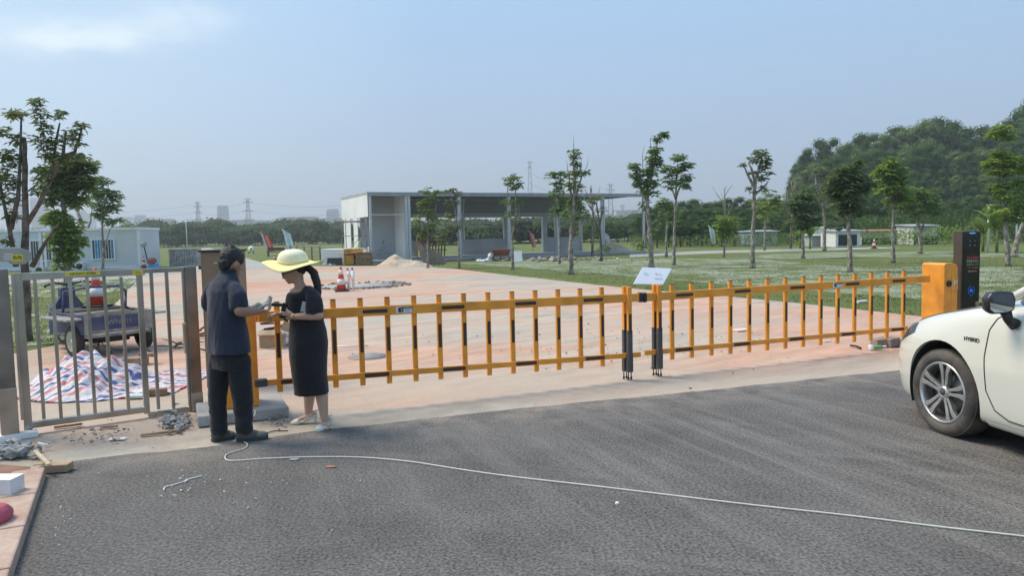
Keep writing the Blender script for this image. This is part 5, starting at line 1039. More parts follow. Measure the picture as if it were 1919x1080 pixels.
fold = lambda p: .010 * mnoise.noise(Vector((p.x * 9, p.y * 9, p.z * 4.5))) + .003 * mnoise.noise(Vector((p.x * 25, p.y * 25, p.z * 9)))
fuse('shirt', st_, .007, M_navy, man, 4, fold)
cl_ = MB(); cc = a_m(428, 506); cl_.loft([ering(cc + Vector((0, 0, dz_)), r_, r_ * .95, ANG, 20, (0, .15)) for dz_, r_ in ((-.02, .074), (.012, .064), (.014, .060), (-.012, .066))]); cl_.build('collar', M_navy, man)
tr_ = MB(); tr_.loft([ering(a_m(x, y), a_, b2, ANG) for x, y, a_, b2 in ((430, 640, .17, .12), (430, 665, .195, .135), (430, 690, .185, .13))])
capsule(tr_, [a_m(413, 680, .03), a_m(410, 715, .03), a_m(408, 750, .02), a_m(409, 780, .01), a_m(411, 804, 0)], [.098, .086, .073, .069, .070], 18); capsule(tr_, [a_m(449, 680, -.03), a_m(451, 715, -.03), a_m(455, 750, -.03), a_m(457, 778, -.02), a_m(458, 801, -.02)], [.098, .090, .079, .073, .071], 18)
tf = lambda p: .009 * mnoise.noise(Vector((p.x * 8, p.y * 8, p.z * (4 if p.z > .3 else 16)))) + .003 * mnoise.noise(p * 22)
fuse('trousers', tr_, .007, M_trou, man, 4, tf)
def shoe(heel, toe, w_=.048):
    h_, t_ = P(*heel), P(*toe); d = (t_ - h_); d.z = 0; L_ = d.length; d.normalize(); s_ = MB(); z = Vector((0, 0, 1))
    s_.ell(h_ + d * .045 + z * .052, (.052, w_ * .82, .045), d); s_.ell(h_ + d * L_ * .42 + z * .045, (.085, w_ * .92, .042), d); s_.ell(h_ + d * (L_ - .065) + z * .034, (.068, w_ * 1.02, .030), d); s_.ell(h_ + d * .07 + z * .085, (.045, w_ * .75, .035), d)
    o = fuse('shoe', s_, .006, M_shoe, man, 3); sl_ = MB(); prof_ = [(0, .6), (.12, .85), (.3, .8), (.5, .85), (.75, 1.08), (.92, .85), (1, .35)]
    sd_ = Vector((-d.y, d.x, 0)); pts = [h_ + d * L_ * u + sd_ * w_ * k for u, k in prof_] + [h_ + d * L_ * u - sd_ * w_ * k for u, k in prof_[::-1]]; sl_.ngon(pts, .022, z); sl_.build('sole', M_sole, o, bevel=.004)
    lc = MB()
    for k in range(3): c = h_ + d * L_ * (.42 + .09 * k) + z * (.088 - .009 * k); lc.tube([c - sd_ * .024, c + z * .004, c + sd_ * .024], .003, 5)
    lc.build('laces', M_blk, o); return o
shoe((397, 829), (441, 820)); shoe((443, 827), (503, 822), .05)
# ---- the woman
wf = P(585, 804); Yw = wf.y
wo = thing('person', 'woman in a black dress, wide yellow straw hat and cream heels, facing the man', 'person', (wf.x, Yw, 0))
a_w = lambda x, y, o=0.: A(x, y, Yw + o)
sk = MB(); hc_ = a_w(550, 507); hf = Vector((-.93, -.30, -.28)).normalized(); hs_ = Vector((-hf.y, hf.x, 0)).normalized(); hu = hf.cross(hs_); hu = hu if hu.z > 0 else -hu
sk.ell(hc_ + hu * .01, (.090, .072, .100), hf, hu, 20, 14); sk.ell(hc_ + hf * .03 - hu * .05, (.058, .052, .055), hf, hu); sk.ell(hc_ + hf * .062 - hu * .083, (.022, .024, .018), hf, hu)
sk.ell(hc_ + hf * .090 - hu * .020, (.016, .010, .022), hf, hu, 10, 8); sk.ell(hc_ + hf * .098 - hu * .034, (.013, .012, .010), hf, hu, 10, 8); sk.ell(hc_ + hf * .082 - hu * .057, (.010, .020, .006), hf, hu, 10, 8); sk.ell(hc_ + hf * .080 - hu * .067, (.010, .017, .006), hf, hu, 10, 8)
for s_ in (-1, 1): sk.ell(hc_ - hf * .012 + hs_ * s_ * .070 - hu * .015, (.016, .008, .028), hf, hu, 10, 8)
capsule(sk, [hc_ - hu * .05 - hf * .02, a_w(560, 530), a_w(566, 545)], [.048, .043, .055])
sk.ell(a_w(563, 546), (.09, .11, .04)); sk.ell(a_w(569, 570), (.11, .12, .13)); sk.ell(a_w(574, 605), (.10, .11, .13)); sk.ell(a_w(577, 650), (.12, .13, .16))
shN, elN, wrN = a_w(588, 558, -.15), a_w(597, 591, -.20), a_w(550, 594, -.13)
shF, elF, wrF = a_w(556, 556, .15), a_w(556, 592, .18), a_w(527, 589, .05)
capsule(sk, [a_w(570, 552), shN, elN], [.05, .045, .040]); capsule(sk, [elN, elN.lerp(wrN, .3), wrN], [.040, .039, .024]); capsule(sk, [a_w(564, 552), shF, elF, wrF], [.05, .042, .037, .024])
ft1, ft2 = P(572, 793), P(608, 805)      # the two feet on the ground
kn1, kn2 = A(579, 715, ft1.y), A(597, 712, ft2.y + .03)
an1 = A(578, 775, ft1.y + .0); an2 = A(608, 786, ft2.y)
capsule(sk, [a_w(572, 660, .04), kn1, kn1.lerp(an1, .35) + Vector((.008, 0, 0)), an1], [.09, .055, .056, .032]); capsule(sk, [a_w(582, 660, -.02), kn2, kn2.lerp(an2, .35) + Vector((.008, 0, 0)), an2], [.09, .055, .057, .033])
T1, H1, T2, H2 = P(545, 796), P(596, 792), P(592, 810), P(622, 802)
for an, Tt, Hh in ((an1, T1, H1), (an2, T2, H2)):
    hl = Hh + Vector((0, 0, .075)); d = (Tt - Hh); d.z = 0; d.normalize(); capsule(sk, [an, hl + d * .03], [.032, .028]); capsule(sk, [hl + d * .03, Tt - d * .09 + Vector((0, 0, .035)), Tt - d * .03 + Vector((0, 0, .018))], [.028, .030, .018])
hand(sk, wrN, (wrN - elN).normalized() * .7 + Vector((-.3, .15, .55)), (-.2, .9, .3), .55, .90, thumb=1, spread=.25)
hand(sk, wrF, Vector((-1, -.05, -.05)), (0, -.3, -1), .75, .88, thumb=1)
fuse('body', sk, .0060, M_skin2, wo, 3)
ds = MB(); rg = [(564, 545, .080, .118), (566, 548, .118, .150), (568, 555, .140, .165), (570, 572, .150, .150), (573, 590, .142, .135), (575, 603, .142, .130), (577, 620, .156, .150), (578, 642, .166, .168), (578, 668, .160, .165), (580, 700, .151, .152), (583, 725, .147, .142), (584, 738, .148, .142)]
ds.loft([ering(a_w(x, y), a_, b2, R(12), tilt=(.35, 0) if i == 0 else None) for i, (x, y, a_, b2) in enumerate(rg)])
ds.ell(a_w(549, 566, -.04), (.060, .075, .07)); ds.ell(a_w(549, 566, .07), (.060, .075, .07)); ds.ell(a_w(594, 642, 0), (.09, .13, .10))
capsule(ds, [a_w(578, 548, -.09), a_w(586, 555, -.14), a_w(589, 567, -.175), a_w(590, 577, -.19)], [.055, .062, .070, .070], 18); ds.tube([a_w(589.5, 572, -.18), a_w(590, 588, -.195)], [.074, .072], 20); capsule(ds, [a_w(556, 550, .11), a_w(553, 562, .16), a_w(552, 578, .18)], [.05, .06, .065])
fuse('dress', ds, .007, M_dress, wo, 4, lambda p: .005 * mnoise.noise(Vector((p.x * 8, p.y * 8, p.z * 5))) + .002 * mnoise.noise(p * 26))
ph = MB().box(a_w(570.5, 575.5, -.212), (.050, .006, .085), (1, .35, -.25), (.25, .1, 1)).build('sleeve_patch', mat('grey_patch', (.42, .42, .42), .6), wo, bevel=.006)
hr = MB(); hr.ell(hc_ - hf * .030 + hu * .028, (.082, .082, .088), hf, hu, 20, 12); hr.ell(hc_ - hf * .062 - hu * .005, (.045, .060, .055), hf, hu); hr.ell(hc_ + hf * .035 + hu * .055, (.055, .070, .045), hf, hu)
capsule(hr, [hc_ - hf * .09 + hu * .0, a_w(579, 503), a_w(588, 512, -.01), a_w(594, 530, -.02), a_w(597, 548, -.03), a_w(599, 560, -.04)], [.035, .030, .036, .034, .026, .012], 12)
fuse('hair', hr, .006, M_hair, wo, 2, lambda p: .003 * mnoise.noise(p * 60))
gs = MB()
for s_ in (-1, 1):
    c = hc_ + hf * .098 + hs_ * s_ * .031 + hu * .0; gs.tube([c + (hs_ * math.cos(t_) * .026 + hu * math.sin(t_) * .020) for t_ in [2 * math.pi * k / 16 for k in range(17)]], .0042, 6, False); gs.tube([c + hs_ * s_ * .024, hc_ - hf * .01 + hs_ * s_ * .079 + hu * .002], .0042, 6)
gs.tube([hc_ + hf * .097 - hs_ * .008 + hu * .006, hc_ + hf * .097 + hs_ * .008 + hu * .006], .003, 6); gs.build('glasses', M_blk, wo)
M_hat = mat('straw_cream', (.86, .81, .56), .75, var=.06, vs=30, bump=.25, bs=200); M_brim = mat('straw_yellow', (.88, .77, .34), .75, var=.05, vs=20, bump=.25, bs=200)
hb_ = a_w(549, 490.5); hx = Vector((1, 0, -.02)).normalized(); hz = Vector((.0, -.10, 1)).normalized(); hy = hz.cross(hx)
def brim_pt(r, t_): 
    wv_ = .020 * math.cos(2 * t_ + .3) * (r / .255) ** 2 - .012 * math.sin(3 * t_) * (r / .255) ** 2
    return hb_ + hx * r * math.cos(t_) + hy * r * math.sin(t_) + hz * (-.004 - .10 * max(0, r - .1) * .6 + wv_ + .014 * math.sin(5 * t_ + 1) * max(0, r - .2) / .05 * .4)
nb = 56; rr = [.12, .145, .17, .21, .24, .255]
vs = [brim_pt(r, 2 * math.pi * j / nb) for r in rr for j in range(nb)]; fs = [(i * nb + j, i * nb + (j + 1) % nb, (i + 1) * nb + (j + 1) % nb, (i + 1) * nb + j) for i in range(len(rr) - 1) for j in range(nb)]
hat = MB(); pr_h = [(.128, -.012), (.129, .008), (.126, .035), (.115, .065), (.092, .088), (.055, .102), (.0, .106)]; hat.lathe(hb_, pr_h, 32, hz); hat = hat.build('straw_hat', M_hat, wo)
bm_ = MB().add(vs, fs, True).build('brim', M_brim, hat); sd_ = bm_.modifiers.new('s', 'SOLIDIFY'); sd_.thickness = .005
bt_ = MB(); bt_.tube([hb_ + hx * .131 * math.cos(t_) + hy * .131 * math.sin(t_) + hz * .008 for t_ in [2 * math.pi * k / 32 for k in range(33)]], .004, 6, False); bt_.build('braid', M_brim, hat)
for Tt, Hh, an in ((T1, H1, an1), (T2, H2, an2)):
    d = (Tt - Hh); d.z = 0; Ls = d.length; d.normalize(); sd_ = Vector((-d.y, d.x, 0)); z = Vector((0, 0, 1)); s_ = MB()
    st2 = [(0.0, .075, .030, .010), (.03, .072, .034, .014), (.35, .040, .034, .014), (.60, .022, .040, .016), (.8, .016, .036, .020), (.93, .013, .022, .017), (1.0, .010, .006, .010)]
    s_.loft([ering(Hh + d * Ls * u + z * (h_ + .002), 1, 1, 0, 3) if 0 else [Hh + d * Ls * u + z * (h_ + tt_ * math.sin(t_)) + sd_ * w_ * math.cos(t_) for t_ in [2 * math.pi * k / 16 for k in range(16)]] for u, h_, w_, tt_ in st2])
    o = s_.build('heeled_shoe', M_heel, wo)
    vp = MB(); vp.loft([[Hh + d * Ls * u + z * (h_ + tt_ * math.sin(t_)) + sd_ * w_ * math.cos(t_) for t_ in [2 * math.pi * k / 16 for k in range(16)]] for u, h_, w_, tt_ in ((.68, .022, .043, .034), (.80, .018, .040, .029), (.92, .014, .026, .021), (1.0, .011, .008, .012))]); vp.build('toe_box', M_heel, o)
    hl = MB(); hl.loft([[Hh + d * (.02 + x) + sd_ * y + z * zz_ for x, y in ((-k, -k), (k, -k), (k, k), (-k, k))] for zz_, k in ((0, .011), (.035, .011), (.075, .019))], smooth=False); hl.build('heel', M_heel, o)
    sp2 = MB(); sp2.tube([Hh + d * Ls * .5 + sd_ * .036 + z * .04, Hh + d * .03 + sd_ * .036 + z * .10, Hh - d * .008 + z * .112, Hh + d * .03 - sd_ * .036 + z * .10, Hh + d * Ls * .5 - sd_ * .036 + z * .04], .0045, 6); sp2.build('slingback_strap', M_heel, o)
brc = MB(); q = wrN.lerp(elN, .06); ax_ = (elN - wrN).normalized(); u_ = ax_.orthogonal().normalized(); v_ = ax_.cross(u_); brc.tube([q + (u_ * math.cos(t_) + v_ * math.sin(t_)) * .029 for t_ in [2 * math.pi * k / 20 for k in range(21)]], .004, 6, False); brc.build('bracelet', mat('gold', (.6, .4, .12), .3, 1.), wo)
dv_ = thing('handheld_meter', 'black handheld meter with a stubby barrel in the raised hand of the woman', 'meter', a_w(519, 571.5, -.08))
c = a_w(519, 571.5, -.10); MB().box(c, (.085, .030, .028), (1, .1, -.08)).build('barrel', M_blk, dv_, bevel=.006); MB().box(c + Vector((.055, .01, -.022)), (.035, .03, .075), (1, .1, -.3)).build('grip', M_blk, dv_, bevel=.008); MB().box(c + Vector((-.044, -.003, .003)), (.006, .024, .02), (1, .1, -.08)).build('lens', mat('lens_grey', (.16, .16, .17), .2), dv_)
dv2 = thing('folded_strap', 'black device case hanging below the raised hand of the woman', 'case', a_w(531, 596, -.06)); c = a_w(530, 594, -.05); MB().box(c, (.058, .03, .030), (1, 0, -.25)).build('case_body', M_blk, dv2, bevel=.006); MB().box(c + Vector((.032, 0, -.022)), (.036, .026, .036), (1, 0, -.6)).build('case_end', M_blk, dv2, bevel=.008)
# ------------------------------------------------------------ white car
CAZ = R(-8.0); cfw = Vector((math.sin(CAZ), math.cos(CAZ), 0)); clf = Vector((-cfw.y, cfw.x, 0)); WR = .338; HW = .885
hub = P(1763, 736, WR); cbase = hub - clf * HW; cbase.z = 0
Cc = lambda x, y, z: cbase + cfw * x + clf * y + Vector((0, 0, z))
M_paint = mat('pearl_white_paint', (.70, .69, .61), .13, var=.02, vs=2, coat=.8); M_trim = mat('car_black_trim', (.022, .022, .024), .35, var=.2, vs=5); M_cglass = mat('car_glass', (.03, .035, .04), .06, var=.2, spec=.8)
M_alloy = mat('alloy_silver', (.62, .62, .61), .28, .85, var=.06); M_alloy_d = mat('alloy_dark', (.10, .10, .10), .45, .5); M_tyre = mat('dusty_tyre', (.060, .055, .050), .85, var=.35, vs=6, c2=(.13, .115, .10), bump=.15, bs=60); M_seam = mat('panel_gap', (.02, .02, .02), .8)
car = thing('parked_car', 'cream-white hybrid saloon entering from the right edge, front wheel and black mirror visible', 'car', cbase)
ST = [(.93, .30, .36, .40, .34, .58, .62), (.90, .22, .48, .52, .46, .63, .68), (.81, .18, .62, .665, .585, .69, .755), (.68, .165, .74, .765, .68, .755, .82), (.50, .165, .82, .85, .755, .83, .90), (.28, .165, .855, .892, .795, .90, .97), (.0, .165, .868, .908, .815, .955, 1.03), (-.25, .165, .868, .905, .824, 1.005, 1.10), (-.48, .165, .868, .90, .832, 1.035, 1.15), (-.75, .165, .868, .90, .834, 1.040, 1.12), (-1.3, .165, .868, .90, .836, 1.04, 1.06), (-2.0, .165, .868, .902, .838, 1.05, 1.06), (-2.6, .165, .868, .91, .835, 1.055, 1.08), (-3.05, .165, .862, .90, .82, 1.05, 1.10), (-3.4, .18, .82, .87, .78, 1.0, 1.10), (-3.65, .22, .74, .80, .70, .97, 1.08), (-3.74, .32, .64, .70, .62, .90, .98)]
body = MB(); rings = []
for x, zb_, w0, w1, w2, zs_, zt_ in ST:
    k = min(1, (zs_ - zb_) / .75); h_ = [(0, zb_), (w0 * .6, zb_), (w0 - .05, zb_ + .005), (w0, zb_ + .06), ((w0 + w1) / 2 + .004, zb_ + .20 * k), (w1, zb_ + .36 * k), (w1 + .006, zb_ + .47 * k), (w1 - .004, zb_ + .58 * k), (w2 + .045, zs_ - .05), (w2, zs_), (w2 - .07, zs_ + (zt_ - zs_) * .42), (w2 * .62, zt_ - (zt_ - zs_) * .20), (w2 * .3, zt_ - .004), (0, zt_)]
    full = h_ + [(-y, z) for y, z in h_[-2:0:-1]]; rings.append([Cc(x, y, z) for y, z in full])
body.loft(rings); bo_ = body.build('tmpbody', M_paint, None); md = bo_.modifiers.new('s', 'SUBSURF'); md.levels = 2; md.render_levels = 2
smooth_me = baked(bo_); bvh = BVHTree.FromPolygons([v.co for v in smooth_me.vertices], [tuple(p.vertices) for p in smooth_me.polygons])
# wheel arches cut out
cut = MB()
for ax_x in (0., -2.72):
    for s_ in (-1, 1): cut.lathe(Cc(ax_x, s_ * .60, WR + .012), [(.402, 0), (.402, .6)], 40, clf * s_)
cut_o = cut.build('cut', M_seam); COL.objects.unlink(cut_o); _TS.collection.objects.link(cut_o); bm2 = bo_.modifiers.new('b', 'BOOLEAN'); bm2.object = cut_o; bm2.operation = 'DIFFERENCE'; bm2.solver = 'EXACT'
me = baked(bo_); bpy.data.objects.remove(bo_); bpy.data.objects.remove(cut_o)
me.transform(Matrix.Translation(-cbase)); me.polygons.foreach_set('use_smooth', [True] * len(me.polygons)); me.set_sharp_from_angle(angle=R(38)); me.materials.clear(); me.materials.append(M_paint); me.materials.append(M_seam)
for p in me.polygons: p.material_index = 0
bodyo = bpy.data.objects.new('body', me); COL.objects.link(bodyo); bodyo.parent = car
def onbody(x, z, side=1, off=.0):
    o = Cc(x, side * 1.6, z); r_ = bvh.ray_cast(o, -clf * side); 
    if r_[0] is None: return Cc(x, side * .8, z), clf * side
    n_ = r_[1] if r_[1].dot(clf * side) > 0 else -r_[1]; return r_[0] + n_ * off, n_
def ontop(x, y, off=.0):
    r_ = bvh.ray_cast(Cc(x, y, 2.), Vector((0, 0, -1))); 
    if r_[0] is None: return Cc(x, y, .9), Vector((0, 0, 1))
    n_ = r_[1] if r_[1].z > 0 else -r_[1]; return r_[0] + n_ * off, n_
def seam(name, pts, side=1, rad=.005, top=False, mt=M_seam):
    q = []
    for (x0, z0), (x1, z1) in zip(pts, pts[1:]):
        n_ = max(2, int(math.hypot(x1 - x0, z1 - z0) / .03))
        for k in range(n_): u = k / n_; q.append((ontop if top else (lambda a_, b_: onbody(a_, b_, side)))(x0 + (x1 - x0) * u, z0 + (z1 - z0) * u)[0])
    MB().tube(q, rad, 6).build(name, mt, car)
def patch(name, poly, mt, side=1, off=.003, n=12, mapf=None, par=None):
    # poly: quad of 4 (x,z) corners, bilinear grid laid on the body surface
    g_ = []; f_ = mapf or (lambda x, z: onbody(x, z, side, off)[0])
    for i in range(n + 1):
        for j in range(n + 1):
            u, v = i / n, j / n; x = (poly[0][0] * (1 - u) + poly[1][0] * u) * (1 - v) + (poly[3][0] * (1 - u) + poly[2][0] * u) * v; z = (poly[0][1] * (1 - u) + poly[1][1] * u) * (1 - v) + (poly[3][1] * (1 - u) + poly[2][1] * u) * v; g_.append(f_(x, z))
    return MB().add(g_, [(i * (n + 1) + j, (i + 1) * (n + 1) + j, (i + 1) * (n + 1) + j + 1, i * (n + 1) + j + 1) for i in range(n) for j in range(n)], True).build(name, mt, par or car)
for sd in (1, -1):
    seam('door_gap', [(-.61, 1.02), (-.53, .98), (-.475, .89), (-.455, .70), (-.47, .45), (-.54, .32), (-.66, .27), (-1.0, .262), (-1.50, .262), (-1.55, .32), (-1.57, 1.03)], sd)
    seam('door_gap', [(-1.57, .30), (-2.2, .262), (-2.42, .45), (-2.52, .70), (-2.62, 1.04)], sd)
    patch('headlight', [(.78, .60), (.37, .765), (.39, .845), (.69, .785)], M_cglass, sd, .004)
    patch('sill_trim', [(-.46, .185), (-2.28, .185), (-2.28, .235), (-.46, .235)], M_paint, sd, .016, 20)
    patch('belt_trim', [(-.72, 1.012), (-2.6, 1.035), (-2.6, 1.048), (-.72, 1.025)], M_alloy, sd, .003, 20)
    patch('door_handle', [(-1.32, .80), (-1.52, .80), (-1.52, .83), (-1.32, .83)], M_paint, sd, .022, 6)
seam('hood_gap', [(.62, .60), (.50, .70), (.25, .745), (.0, .765), (-.25, .775), (-.42, .78)], top=True); seam('hood_gap', [(.62, -.60), (.50, -.70), (.25, -.745), (.0, -.765), (-.25, -.775), (-.42, -.78)], top=True); seam('hood_gap', [(.84, -.45), (.88, 0), (.84, .45)], top=True)
# glasshouse
GS = [(-.36, .60, 1.06, .50, 1.10), (-.56, .785, 1.04, .60, 1.19), (-.90, .81, 1.04, .625, 1.36), (-1.30, .82, 1.04, .615, 1.49), (-1.9, .822, 1.045, .61, 1.535), (-2.45, .82, 1.05, .60, 1.49), (-2.85, .80, 1.05, .60, 1.33), (-3.2, .74, 1.06, .58, 1.14)]
ghm = MB(); 
def grow(x, wb_, zb_, wt_, zt_, ex=0.): return [(y, z) for y, z in ((0, zb_ - .05), (wb_, zb_ - .04), (wb_ - .004, zb_), ((wb_ + wt_) / 2 + .02, (zb_ + zt_) / 2), (wt_ + .03, zt_ - .035), (wt_ - .04, zt_ - .006), (wt_ * .5, zt_ + .012), (0, zt_ + .018))]
rings = []
for g_ in GS: h_ = grow(*g_); rings.append([Cc(g_[0], y, z) for y, z in h_ + [(-y, z) for y, z in h_[-2:0:-1]]])
ghm.loft(rings); gh = ghm.build('windows', M_cglass, car, sub=2)
rf = MB(); rings = []
for g_ in GS[3:6]: h_ = grow(*g_)[4:]; rings.append([Cc(g_[0], y * 1.01, z + .012) for y, z in h_ + [(-y, z) for y, z in h_[-2::-1]]])
o = MB().loft(rings, cap=False, closed=False).build('roof', M_paint, car); s_ = o.modifiers.new('s', 'SOLIDIFY'); s_.thickness = .02; o.modifiers.new('sub', 'SUBSURF').render_levels = 2
for sd in (1, -1):
    pl_ = [Cc(-.40, sd * .79, 1.035), Cc(-.66, sd * .765, 1.185), Cc(-.95, sd * .725, 1.335), Cc(-1.28, sd * .665, 1.475)]
    MB().tube([pl_[0], pl_[1], pl_[2], pl_[3]], [.038, .032, .03, .032], 10).build('front_pillar', M_paint, car)
    MB().tube([Cc(-1.28, sd * .655, 1.475), Cc(-1.9, sd * .645, 1.52), Cc(-2.45, sd * .635, 1.48), Cc(-2.85, sd * .72, 1.29), Cc(-3.2, sd * .72, 1.08)], [.035, .035, .04, .06, .07], 10).build('roof_rail', M_paint, car)
    MB().tube([Cc(-1.57, sd * .84, 1.03), Cc(-1.60, sd * .665, 1.50)], .032, 8).build('middle_pillar', M_trim, car)
    # mirror
    mc = Cc(-.69, sd * 1.005, 1.115)
    ax_ = (clf * sd + cfw * .18).normalized(); up_ = Vector((0, 0, 1)); hm = MB(); bk = up_.cross(ax_) ; bk = bk if bk.dot(cfw) > 0 else -bk
    def mring(dep, sc__, sh=0.):
        pr__ = [(-.092, -.05), (-.045, -.074), (.055, -.078), (.088, -.05), (.092, .025), (.062, .068), (0, .076), (-.078, .070), (-.096, .02)]
        return [mc + ax_ * (x * sc__ + sh) + up_ * z * sc__ + bk * dep for x, z in pr__]
    hm.loft([mring(-.035, 1.), mring(.0, 1.04), mring(.05, .95), mring(.085, .62, -.01)]); mir = hm.build('mirror', M_trim, car, bevel=.0)
    mir.modifiers.new('b', 'BEVEL').width = .008
    gp = mring(-.0365, .86); MB().ngon([p - ax_ * .0 for p in gp], -.003, bk).build('mirror_glass', mat('mirror_glass', (.35, .37, .38), .05, .9, var=.02), mir)
    MB().tube([mc - ax_ * .055 - up_ * .05 + bk * .02, mc - ax_ * .075 - up_ * .12 + bk * .01, Cc(-.70, sd * .88, .955)], [.040, .032, .046], 8).build('mirror_arm', M_trim, mir)
    MB().box(mc + ax_ * .12 - up_ * .012 + bk * .02, (.02, .05, .028), ax_).build('indicator', mat('amber_dark', (.12, .08, .05), .3), mir, bevel=.005)
# badge
bp2, bn2 = onbody(-.32, .80, 1, .003); tx = text('hybrid_badge', 'HYBRID', .044, M_alloy_d, car, bp2, -cfw, Vector((0, 0, 1)) + cfw * -.0, .002)
# front face
for y0, y1, z0, z1, nm in ((-.42, .42, .30, .46, 'lower_grille'), (-.30, .30, .56, .61, 'upper_grille')): MB().box(Cc(.965, (y0 + y1) / 2, (z0 + z1) / 2), (.06, y1 - y0, z1 - z0), cfw).build(nm, M_trim, car, bevel=.01)
MB().box(Cc(-1.4, 0, .19), (3.6, 1.5, .06), cfw).build('underbody', M_seam, car)
# wheels
def wheel(loc_x, side, steer=0.):
    c = Cc(loc_x, side * (HW - .105), WR); d_ = (clf * side); d_ = (Matrix.Rotation(steer, 3, 'Z') @ d_); wpar = thing('wheel', None, None, c - cbase); wpar.parent = car
    u_ = d_.cross(Vector((0, 0, 1))).normalized(); zv = Vector((0, 0, 1)); f_ = lambda r, t_, h_: c + d_ * h_ + (u_ * math.cos(t_) + zv * math.sin(t_)) * r
    MB().lathe(c, [(.235, -.10), (.29, -.108), (.325, -.095), (WR, -.07), (WR + .001, 0), (WR, .07), (.328, .092), (.300, .108), (.268, .110), (.246, .100), (.240, .09)], 56, d_, cap=False).build('tyre', M_tyre, wpar)
    tr_ = MB()
    for k in range(60):
        t_ = 2 * math.pi * k / 60
        for sg in (0,): tr_.box(f_(WR + .0, t_, sg), (.028, .17, .006), u_ * -math.sin(t_) + zv * math.cos(t_), u_ * math.cos(t_) + zv * math.sin(t_))
    tr_.build('tread', M_tyre, wpar)
    MB().lathe(c, [(.243, .096), (.240, .104), (.230, .106), (.222, .096), (.218, .05), (.214, -.09)], 56, d_, cap=False).build('rim', M_alloy, wpar)
    MB().lathe(c, [(0, .0), (.216, .0), (.216, -.03), (0, -.03)], 40, d_).build('brake_backing', M_seam, wpar); MB().lathe(c, [(0, .03), (.15, .03), (.15, .015), (0, .015)], 40, d_).build('brake_disc', M_alloy_d, wpar)
    for k in range(5):
        t0 = 2 * math.pi * k / 5 + math.pi / 2 + .12
        for sg in (-1, 1):
            sp = MB(); t_i, t_o = t0 + sg * .30, t0 + sg * .155
            def qd(r, t_, w_, h_, dp): 
                p = f_(r, t_, h_); tg = (u_ * -math.sin(t_) + zv * math.cos(t_)); return [p - tg * w_, p + tg * w_, p + tg * w_ * .8 - d_ * dp, p - tg * w_ * .8 - d_ * dp]
            sp.loft([qd(.040, t_i, .012, .085, .03), qd(.10, t0 + sg * .20, .0125, .088, .035), qd(.17, t_o, .016, .098, .035), qd(.226, t_o + sg * .035, .022, .102, .03)], smooth=False); sp.build('spoke', M_alloy, wpar, bevel=.003)
    MB().lathe(c, [(.052, .06), (.052, .088), (.034, .098), (.030, .094), (0, .096)], 30, d_).build('hub_cap', M_alloy, wpar)
    MB().lathe(c, [(.024, .0955), (.022, .0985), (0, .0985)], 24, d_).build('hub_emblem', M_alloy_d, wpar)
    for k in range(5): t_ = 2 * math.pi * k / 5 + math.pi / 2 + .12 + math.pi / 5; MB().lathe(f_(.058, t_, .05), [(.011, 0), (.011, .035), (0, .037)], 10, d_).build('wheel_nut', M_alloy_d, wpar)
wheel(0, 1, R(2)); wheel(0, -1, R(2)); wheel(-2.72, 1); wheel(-2.72, -1)
for ax_x in (0., -2.72):
    for s_ in (-1, 1):
        MB().loft([[Cc(ax_x, s_ * y, WR + .012) + (cfw * math.cos(t_) + Vector((0, 0, 1)) * math.sin(t_)) * .400 for t_ in [math.pi * (-.13 + 1.26 * k / 30) for k in range(31)]] for y in (.60, .86)], cap=False, closed=False).build('arch_liner', M_seam, car)
        MB().lathe(Cc(ax_x, s_ * .605, WR + .012), [(.401, 0), (0, .001)], 30, clf * s_).build('arch_backing', M_seam, car)
# ------------------------------------------------------------ blue cargo tricycle
TAZ = R(-52); tfw = Vector((math.sin(TAZ), math.cos(TAZ), 0)); tlf = Vector((-tfw.y, tfw.x, 0)); rrw = P(266, 653)
tb_ = rrw + tlf * .46; tb_.z = 0; T = lambda x, y, z: tb_ + tfw * x + tlf * y + Vector((0, 0, z))
M_tb = mat('tricycle_blue', (.025, .045, .150), .55, var=.2, vs=4, c2=(.09, .10, .14)); M_dirty = mat('dirty_grey_metal', (.20, .20, .20), .7, var=.3, vs=6, c2=(.34, .32, .29))
tri = thing('cargo_tricycle', 'dusty blue electric cargo tricycle parked behind the steel gate', 'tricycle', tb_)
MB().box(T(.28, 0, .30), (1.20, .92, .04), tfw).build('bed_floor', M_dirty, tri)
MB().box(T(-.325, 0, .48), (.03, .98, .29), tfw).build('tailgate', M_dirty, tri, bevel=.006)
MB().box(T(-.343, .05, .485), (.008, .70, .19), tfw).build('blue_panel', M_tb, tri)
for s_ in (-1, 1): MB().box(T(.28, s_ * .485, .48), (1.2, .03, .29), tfw).build('side_board', M_dirty if s_ < 0 else M_tb, tri, bevel=.006)
MB().box(T(.89, 0, .48), (.03, .98, .29), tfw).build('front_board', M_tb, tri)
text('lettering', 'IWNS H', .105, M_dirty, tri, T(-.349, .02, .49), -tlf, (0, 0, 1), .001)
for s_ in (-1, 1):
    MB().box(T(.12, s_ * .60, .56), (.85, .24, .03), tfw).build('fender', M_dirty, tri, bevel=.008)
    wp = thing('wheel', None, None, T(0, s_ * .47, .23) - tb_); wp.parent = tri
    MB().lathe(T(0, s_ * .50, .23), [(.15, -.055), (.20, -.06), (.225, -.04), (.23, 0), (.225, .04), (.20, .06), (.15, .055)], 36, tlf, cap=False).build('tyre', M_rubber, wp)
    MB().lathe(T(0, s_ * .50, .23), [(.155, .05), (.15, .055), (.14, .03), (.05, .02), (.04, .05), (0, .055)], 30, tlf * s_).build('rim', M_alloy, wp)
    for k in range(6): t_ = k * math.pi / 3; p0_ = T(0, s_ * .535, .23); MB().beam(p0_, p0_ + (tfw * math.cos(t_) + Vector((0, 0, math.sin(t_)))) * .145, .012, .03, tlf).build('spoke', M_alloy, wp)
